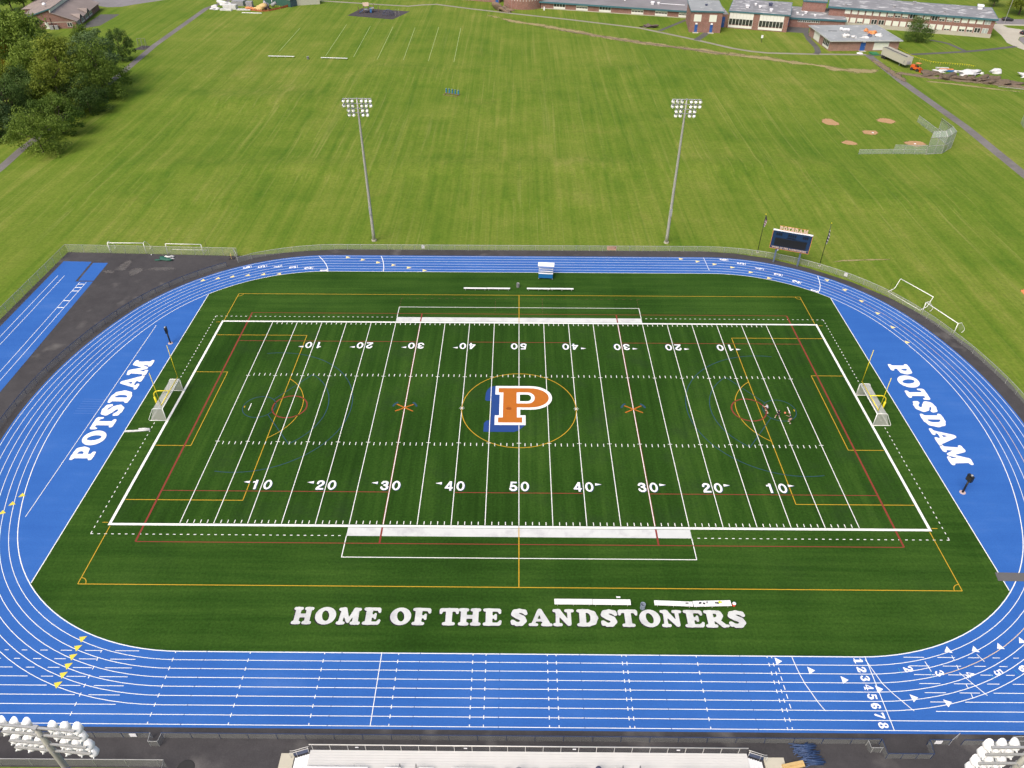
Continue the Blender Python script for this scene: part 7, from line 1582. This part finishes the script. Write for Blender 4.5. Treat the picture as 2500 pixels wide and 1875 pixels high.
lump('tarp_heap', (167.2, 184.6, Z_G), (1.9, 1.5, 1.25), M['tarp_white'], 'white sheeted stack standing on the grass above the mud', 'tarpaulin', 53, .2)
lump('tarp_heap', (162.0, 183.6, Z_G), (.7, .55, .5), M['tarp_white'], 'small white bundle left of the white sheeted stack', 'tarpaulin', 54, .3)
lump('tarp_heap', (162.2, 178.3, Z_G), (.65, .6, .5), M['tarp_white'], 'small white bundle on the edge of the mud', 'tarpaulin', 55, .3)
lump('tarp_heap', (176.5, 180.0, Z_G), (2.2, 1.6, 1.1), M['tarp_white'], 'white sheeted object cut by the right edge of the picture', 'tarpaulin', 56, .4)
slab_item('board_stack', (151.4, 187.6), (4.6, .9, .5), -.1, M['orange_soft'], 'stack of orange boards by the churned mud', 'boards'); slab_item('board_stack', (152.0, 185.8), (3.6, .8, .45), -.1, M['stand_blue'], 'stack of blue boards in front of the orange ones', 'boards')
slab_item('board_stack', (150.8, 189.6), (4.4, .8, .4), -.1, M['alu'], 'stack of pale boards behind the orange ones', 'boards')
rn = random.Random(8)
for i, (x, y, rx, ry, rz) in enumerate(((143.5, 182.5, 2.6, 1.6, .8), (148.5, 178.5, 3.2, 1.7, .9), (153, 177.5, 3.4, 1.6, 1.0), (157.5, 175.5, 3.0, 1.7, 1.1), (161.8, 174.0, 3.2, 1.8, 1.3), (165.2, 172.2, 2.8, 1.6, 1.0))):
    lump('earth_heap', (x, y, Z_G), (rx, ry, rz), M['earth'], ('pale earth heap next to the orange loader', 'brown earth heap second from the loader', 'brown earth heap below the white sheet', 'brown earth heap in the middle of the mud bank', 'tall brown earth heap below the white bundles', 'brown earth heap at the far right end of the mud bank')[i], 'earth heap', 60+i, .5, None, True, 4)
m = MB(); m.ribbon([(160.5, 168.9), (166, 166.6), (172, 163.9), (180, 160.5)], .55, 0); m.ribbon([(160.5, 168.9), (166, 166.6), (172, 163.9), (180, 160.5)], .5, .12)
o = tag(m.build('kerb_strip', M['concrete']), 'pale strip along the lower edge of the mud', None, None, 'structure'); o.location = (0, 0, Z_G+.03)
root = thing('flag_line', 'line of small yellow flags strung on stakes around the building site', 'flag line', (0, 0, Z_G))
tp = [(144.2, 213.0), (144.6, 208), (145.0, 203.0), (146.6, 198.8), (148.8, 194.9), (151.8, 193.6), (154.8, 192.8), (158, 191.9), (160.8, 191.1), (162.1, 189.0)]
m = MB(); m.tube([(x, y, 1.05) for x, y in tp], .025, 5); m.build('cord', M['tape'], root)
m = MB(); fm = MB()
for i in range(len(tp)-1):
    a, b = Vector(tp[i]), Vector(tp[i+1]); n_ = max(2, round((b-a).length/.75))
    m.tube([(*a, 0), (*a, 1.15)], .035, 5)
    for k in range(n_):
        p = a.lerp(b, k/n_); d = (b-a).normalized()*.17; fm.add([(*(p-d), 1.03), (*(p+d), 1.03), (p.x, p.y, .55)], [(0, 1, 2), (2, 1, 0)])
m.build('stake', M['wood'], root); o = fm.build('flag', M['tape'], root)
m = MB(); m.prism([(131.9, 209.8), (134.9, 209.9), (134.7, 206.4), (132.2, 206.6)], 0, .35); o = tag(m.build('green_mat', paint('green_cover', (.02, .16, .06), .7, .15, 1)), 'flat bright green cover behind the pale trailer', 'cover'); o.location = (0, 0, Z_G)
m = MB(); m.lathe([(0, .12), (1.1, .12), (1.15, .06), (1.15, 0)], 20); o = tag(m.build('round_cover', M['sign_white']), 'round white lid lying on the grass by the blue door', 'lid'); o.location = (128.4, 209.0, Z_G)
lump('bush', (-7.4, 276.6, Z_G), (3.4, 2.2, 2.0), paint('reddish_shrub', (.17, .12, .08), .9, .5, 2.5), 'low reddish shrub bed beside the rotunda', 'shrub', 71, .6, None, True, 4)
lump('bush', (54.5, 247.5, Z_G), (2.2, 1.3, .9), paint('purple_brown_shrub', (.11, .08, .075), .9, .5, 2.5), 'low purple brown shrub on the lawn by the long footpath', 'shrub', 72, .6, None, True, 4)
m = MB(); m.box(-.3, -.3, 0, .3, .3, 1.3); m.box(-.35, -.35, 1.3, .35, .35, 1.38); o = tag(m.build('white_post', M['sign_white']), 'small white post on the grass in front of the rotunda', 'post'); o.location = (11.2, 277.2, Z_G)
root = thing('lawn_sign', 'small white notice on a dark post in the school lawn', 'sign', (95.0, 224.0, Z_G))
m = MB(); m.tube([(0, 0, 0), (0, 0, 2.2)], .08, 6); m.build('post', M['dark'], root); m = MB(); m.box(-.4, -.12, 1.6, .4, -.07, 2.7); m.build('board', M['sign_white'], root)

# ------------------------------------------------------------------ cars and street lamp
def car(loc, rz, paint_, label):
    root = thing('parked_car', label, 'car', loc, rz, 'dark cars by the school')
    pf = [(-2.2, .35), (2.15, .35), (2.25, .62), (2.15, .85), (1.15, .98), (.45, 1.42), (-1.1, 1.46), (-1.9, 1.05), (-2.25, .95), (-2.28, .6)]
    m = MB(); n = len(pf); vs = []
    for y, k in ((-.88, 1), (-.80, 1), (.80, 1), (.88, 1)): 
        for x, z in pf: t = .93 if abs(y) > .85 else 1.0; vs.append((x*t, y*(1 if z < 1.1 else .84), .35+(z-.35)*t))
    fs = [tuple(range(n))[::-1], tuple(range(3*n, 4*n))]
    for r_ in range(3):
        for i in range(n): fs.append((r_*n+i, r_*n+(i+1) % n, (r_+1)*n+(i+1) % n, (r_+1)*n+i))
    m.add(vs, fs); m.build('body', paint_, root)
    m = MB(); m.add([(1.10, -.62, 1.02), (1.10, .62, 1.02), (.50, .58, 1.41), (.50, -.58, 1.41)], [(0, 1, 2, 3)]); m.add([(-1.93, -.6, 1.09), (-1.93, .6, 1.09), (-1.16, .58, 1.46), (-1.16, -.58, 1.46)], [(3, 2, 1, 0)])
    for s in (-1, 1): m.add([(.85, s*.79, 1.02), (-1.6, s*.79, 1.06), (-1.05, s*.715, 1.38), (.42, s*.715, 1.36)], [(0, 1, 2, 3) if s < 0 else (3, 2, 1, 0)])
    m.build('window', M['glass'], root)
    for x in (-1.4, 1.4):
        for y in (-.9, .68):
            q = MB(); q.lathe([(0, 0), (.2, 0), (.22, .02), (.33, .02), (.33, .22), (0, .22)], 14, (x, y+.22, .33), Matrix.Rotation(PI/2, 3, 'X')); q.build('wheel', M['dark'], root)
    for y in (-.6, .6): q = MB(); q.box(2.2, y-.18, .66, 2.27, y+.18, .8); q.build('headlight', M['lens'], root); q = MB(); q.box(-2.3, y-.16, .75, -2.24, y+.16, .9); q.build('tail_light', M['red'], root)
CB = paint('dark_car_paint', (.03, .033, .04), .25, .1, 2)
car((210.3, 261.4, Z_G), -.25, CB, 'dark car on the road behind the two storey school wing'); car((206.0, 238.6, Z_G), .3, CB, 'dark car on the turning circle at the right edge of the picture')
root = thing('street_lamp', 'thin grey street lamp at the corner of the two storey wing', 'street lamp', (206.5, 256.5, Z_G), .2)
m = MB(); m.tube([(0, 0, 0), (0, 0, 9.0), (.3, 0, 9.4), (2.0, 0, 9.6)], .10, 6, .06); m.build('pole', M['galv'], root); m = MB(); m.ell((2.3, 0, 9.55), (.45, .18, .12), 10, 6); m.build('lamp_head', M['sign_white'], root, True)

# ------------------------------------------------------------------ trees
def crown_mesh(seed, kind, leaves, leaf):
    """crown inside a unit-high shape: leaf-sized faces gathered in clumps through the volume; returns verts, faces, clump centres"""
    rn = np.random.default_rng(seed)
    nc = {'round': 62, 'bush': 74, 'tall': 60, 'fir': 120, 'loose': 45}[kind]
    C = []
    while len(C) < nc:
        p = rn.uniform(-1, 1, 3); d = np.linalg.norm(p)
        if kind == 'fir':
            t = rn.uniform(.06, 1.0); r = (1-t)**.8*(.75+.35*rn.random()); a = rn.uniform(0, 2*PI); q = rn.uniform(.55, 1.0)
            C.append((.36*r*q*math.cos(a), .36*r*q*math.sin(a), t, .045+.05*(1-t))); continue
        if d > 1 or (d < .5 and rn.random() < .75): continue
        a = math.atan2(p[1], p[0]); wob = 1+.16*math.sin(3*a+seed)+.12*math.sin(5*a+2*seed+3*p[2])
        if kind == 'round': C.append((p[0]*.46*wob, p[1]*.46*wob, .57+.40*p[2], rn.uniform(.085, .165)))
        elif kind == 'bush':
            if p[2] < 0: p[:2] /= max(.62, math.sqrt(1-p[2]**2))
            C.append((p[0]*.56*wob, p[1]*.56*wob, .47+.47*p[2] if p[2] > -.9 else .08, rn.uniform(.085, .165)))
        elif kind == 'tall': C.append((p[0]*.30*wob*(1.15-.35*p[2]), p[1]*.30*wob*(1.15-.35*p[2]), .55+.42*p[2], rn.uniform(.065, .125)))
        else: C.append((p[0]*.42*wob, p[1]*.42*wob, .58+.40*p[2], rn.uniform(.05, .10)))
    C = np.array(C); k = rn.integers(0, nc, leaves); u = rn.normal(size=(leaves, 3)); u /= np.linalg.norm(u, axis=1)[:, None]
    rad = C[k, 3]*rn.uniform(.55, 1.08, leaves); cen = C[k, :3]+u*rad[:, None]*np.array([1.15, 1.15, .8])
    cen[:, 2] = np.maximum(cen[:, 2], .012)
    nrm = u+rn.normal(scale=.55, size=(leaves, 3))+np.array([0, 0, .35]); nrm /= np.linalg.norm(nrm, axis=1)[:, None]
    t1 = np.cross(nrm, rn.normal(size=(leaves, 3))); t1 /= np.linalg.norm(t1, axis=1)[:, None]; t2 = np.cross(nrm, t1)
    s = leaf*rn.uniform(.6, 1.35, leaves)[:, None]
    V = np.stack([cen-t1*s, cen+t2*s*.62, cen+t1*s, cen-t2*s*.62], 1).reshape(-1, 3)
    return V, C
def tree_proto(seed, kind, leaves, leaf, mats, name_, trunk=True):
    V, C = crown_mesh(seed, kind, leaves, leaf); n = len(V)//4
    me = bpy.data.meshes.new(name_+'_crown'); me.vertices.add(len(V)); me.vertices.foreach_set('co', V.astype(np.float32).ravel())
    me.loops.add(4*n); me.polygons.add(n); me.loops.foreach_set('vertex_index', np.arange(4*n, dtype=np.int32)); me.polygons.foreach_set('loop_start', np.arange(0, 4*n, 4, dtype=np.int32)); me.polygons.foreach_set('loop_total', np.full(n, 4, dtype=np.int32)); me.update(); me.validate()
    m = MB(); rn = random.Random(seed)
    m.tube([(0, 0, -.01), (.004, .003, .2), (-.006, .004, .45), (.004, -.004, .82 if kind != 'fir' else .97)], .026, 7, .006)
    for i in range(9):
        c = C[rn.randrange(len(C))]; z = max(.15, c[2]-.22); m.tube([(0, 0, z), (c[0]*.5, c[1]*.5, z+(c[2]-z)*.55), (c[0], c[1], c[2])], .011, 5, .003)
    tm = bpy.data.meshes.new(name_+'_trunk'); tm.from_pydata(m.v, [], m.f); tm.materials.append(M['trunk']); tm.update()
    return me, tm
PROTO = {}
for i, (k, kd, nl, lf) in enumerate((('round', 'round', 6500, .020), ('round2', 'round', 6500, .020), ('bush', 'bush', 9000, .0175), ('bush2', 'bush', 8000, .019), ('tall', 'tall', 6500, .017), ('tall2', 'tall', 6500, .017), ('fir', 'fir', 7000, .020), ('loose', 'loose', 3500, .018))):
    PROTO[k] = tree_proto(11+i*7, kd, nl, lf, None, kd+'_tree')
MESHES = {}
def tree(kind, x, y, h, wid, leaf_i, label, cat='tree', name_='tree', rz=None, group=None):
    root = thing(name_, label, cat, (x, y, Z_G), (x*1.7+y) % 6.28 if rz is None else rz, group)
    key = (kind, leaf_i)
    if key not in MESHES:
        c = PROTO[kind][0].copy(); c.materials.append(LEAF[leaf_i]); MESHES[key] = c
    c = bpy.data.objects.new('crown', MESHES[key]); COL.objects.link(c); c.parent = root; c.scale = (h*wid, h*wid, h)
    t = bpy.data.objects.new('trunk', PROTO[kind][1]); COL.objects.link(t); t.parent = root; t.scale = (h*min(wid, 1.2), h*min(wid, 1.2), h)
    return root
TG = 'trees along the left footpath'
for k_, p_, h_, w_, li, lb, nm_ in (
    ('bush', (-129.3, 106.5), 12.3, 1.0, 0, 'broad rounded leafy thicket, nearest of the trees to the playing field', 'leafy_thicket'),
    ('bush2', (-131.0, 121.5), 11.5, 1.02, 0, 'rounded leafy thicket just behind the nearest one', 'leafy_thicket'),
    ('bush', (-130.3, 138.0), 11.5, .95, 1, 'dark low thicket at the grass edge below the tall pale green trees', 'leafy_thicket'),
    ('bush2', (-137.5, 137.0), 16.5, .72, 2, 'tall mid green tree behind the rounded thickets', 'broadleaf_tree'),
    ('bush', (-131.8, 152.5), 17.5, .78, 0, 'tall full tree at the grass edge with dark lower branches', 'broadleaf_tree'),
    ('tall', (-141.5, 149.0), 19.5, 1.1, 2, 'tall pale yellow green tree in the middle of the clump', 'broadleaf_tree'),
    ('tall2', (-138.5, 166.0), 18.0, 1.15, 3, 'tall grey green tree behind the full tree at the grass edge', 'broadleaf_tree'),
    ('bush2', (-144.0, 194.5), 11.5, .66, 1, 'dark compact round tree standing at the far end of the clump', 'broadleaf_tree'),
    ('round2', (-152.5, 188.0), 14.5, .62, 0, 'narrow topped green tree left of the compact round tree', 'broadleaf_tree'),
    ('loose', (-160.0, 186.0), 11.0, .9, 2, 'thin yellowish tree at the back of the clump', 'broadleaf_tree'),
    ('fir', (-170.0, 185.0), 19.0, .8, 3, 'slender pointed evergreen rising behind the clump', 'evergreen_tree'),
    ('bush2', (-163.0, 178.0), 9.0, 1.1, 1, 'dark bushy tree between the pointed evergreen and the pale trees', 'broadleaf_tree'),
    ('round', (-162.54, 166.44), 23.0, .80, 0, 'very tall broad tree in front of the brick building', 'broadleaf_tree'),
    ('round2', (-154.55, 159.17), 16.5, .75, 0, 'mid green tree right of the very tall one', 'broadleaf_tree'),
    ('fir', (-190.78, 200.51), 24.0, 1.05, 1, 'big dark evergreen at the left edge in front of the brick building', 'evergreen_tree'),
    ('fir', (-190.33, 208.90), 14.0, .9, 3, 'smaller dark evergreen right of the big one', 'evergreen_tree'),
    ('bush', (-191.31, 225.65), 9.0, .8, 1, 'dark bushy tree against the brick gable', 'broadleaf_tree'),
    ('round', (-172.30, 163.19), 17.0, .8, 4, 'tree turning amber at the left edge of the picture', 'broadleaf_tree'),
    ('round2', (-157.99, 142.97), 14.5, .75, 2, 'tree with a yellow green top at the left edge', 'broadleaf_tree'),
    ('bush2', (-146.06, 124.16), 15.0, .85, 1, 'dark full tree behind the nearest rounded thicket', 'broadleaf_tree'),
    ('tall', (-146.28, 116.64), 15.0, .95, 3, 'grey green tree cut by the left edge, lowest in the picture', 'broadleaf_tree'),
    ('bush2', (-143.29, 134.64), 12.0, .95, 1, 'dark bushy tree in the middle of the clump', 'broadleaf_tree'),
    ('round2', (-151.94, 143.06), 13.0, .85, 1, 'dark tree in the shaded hollow of the clump', 'broadleaf_tree'),
    ('bush', (-143.10, 143.20), 12.0, .9, 0, 'leafy tree filling the clump behind the thickets', 'broadleaf_tree'),
    ('bush', (-144.19, 114.47), 3.2, 1.6, 1, 'low dark hedge by the footpath at the left edge', 'hedge_shrub'),
    ('bush2', (-144.29, 119.89), 3.4, 1.5, 3, 'low hedge between the dark tree and the footpath', 'hedge_shrub'),
    ('bush', (156.8, 226.5), 9.3, .95, 1, 'lone round tree on the lawn in front of the two storey wing', 'broadleaf_tree'),
    ('round2', (221.0, 272.5), 15.5, .98, 2, 'large yellow green tree across the road at the top right corner', 'broadleaf_tree'),
    ('round', (234.0, 285.0), 15.0, .9, 0, 'green tree at the far right beyond the road', 'broadleaf_tree'),
    ('round', (217.3, 288.0), 12.0, .85, 1, 'dark tree behind the roof end of the two storey wing', 'broadleaf_tree'),
    ('round2', (-224.95, 271.37), 15.0, .85, 1, 'dark tree at the top left corner of the picture', 'broadleaf_tree'),
    ('round', (-221.80, 276.21), 13.0, .85, 1, 'dark tree with a bare trunk left of the brick building', 'broadleaf_tree'),
    ('round2', (-218.80, 281.99), 12.0, .8, 1, 'dark tree with a bare trunk close behind the annexe', 'broadleaf_tree')):
    tree(k_, p_[0], p_[1], h_, w_, li, lb, 'hedge' if nm_ == 'hedge_shrub' else 'tree', nm_)
lump('tarp_heap', (*(-168.28, 172.25), Z_G), (3.0, 2.0, 1.6), M['tarp_white'], 'white covered object half hidden under the trees', 'tarpaulin', 81, .3)
m = MB(); m.box(-.8, -.6, 0, .8, .6, 1.3); m.box(-.9, -.7, 1.3, .9, .7, 1.4); o = tag(m.build('white_box', M['sign_white']), 'small white box standing under the trees on the left', 'box'); o.location = (*(-167.76, 179.82), Z_G)
root = thing('utility_pole', 'pale wooden utility pole at the top left', 'pole', (*(-226.20, 273.72), Z_G))
m = MB(); m.tube([(0, 0, 0), (-.4, 0, 12)], .2, 8, .14); m.build('pole', M['pole'], root); m = MB(); m.box(-1.6, -.08, 11.0, .9, .08, 11.2); m.build('crossarm', M['wood'], root)
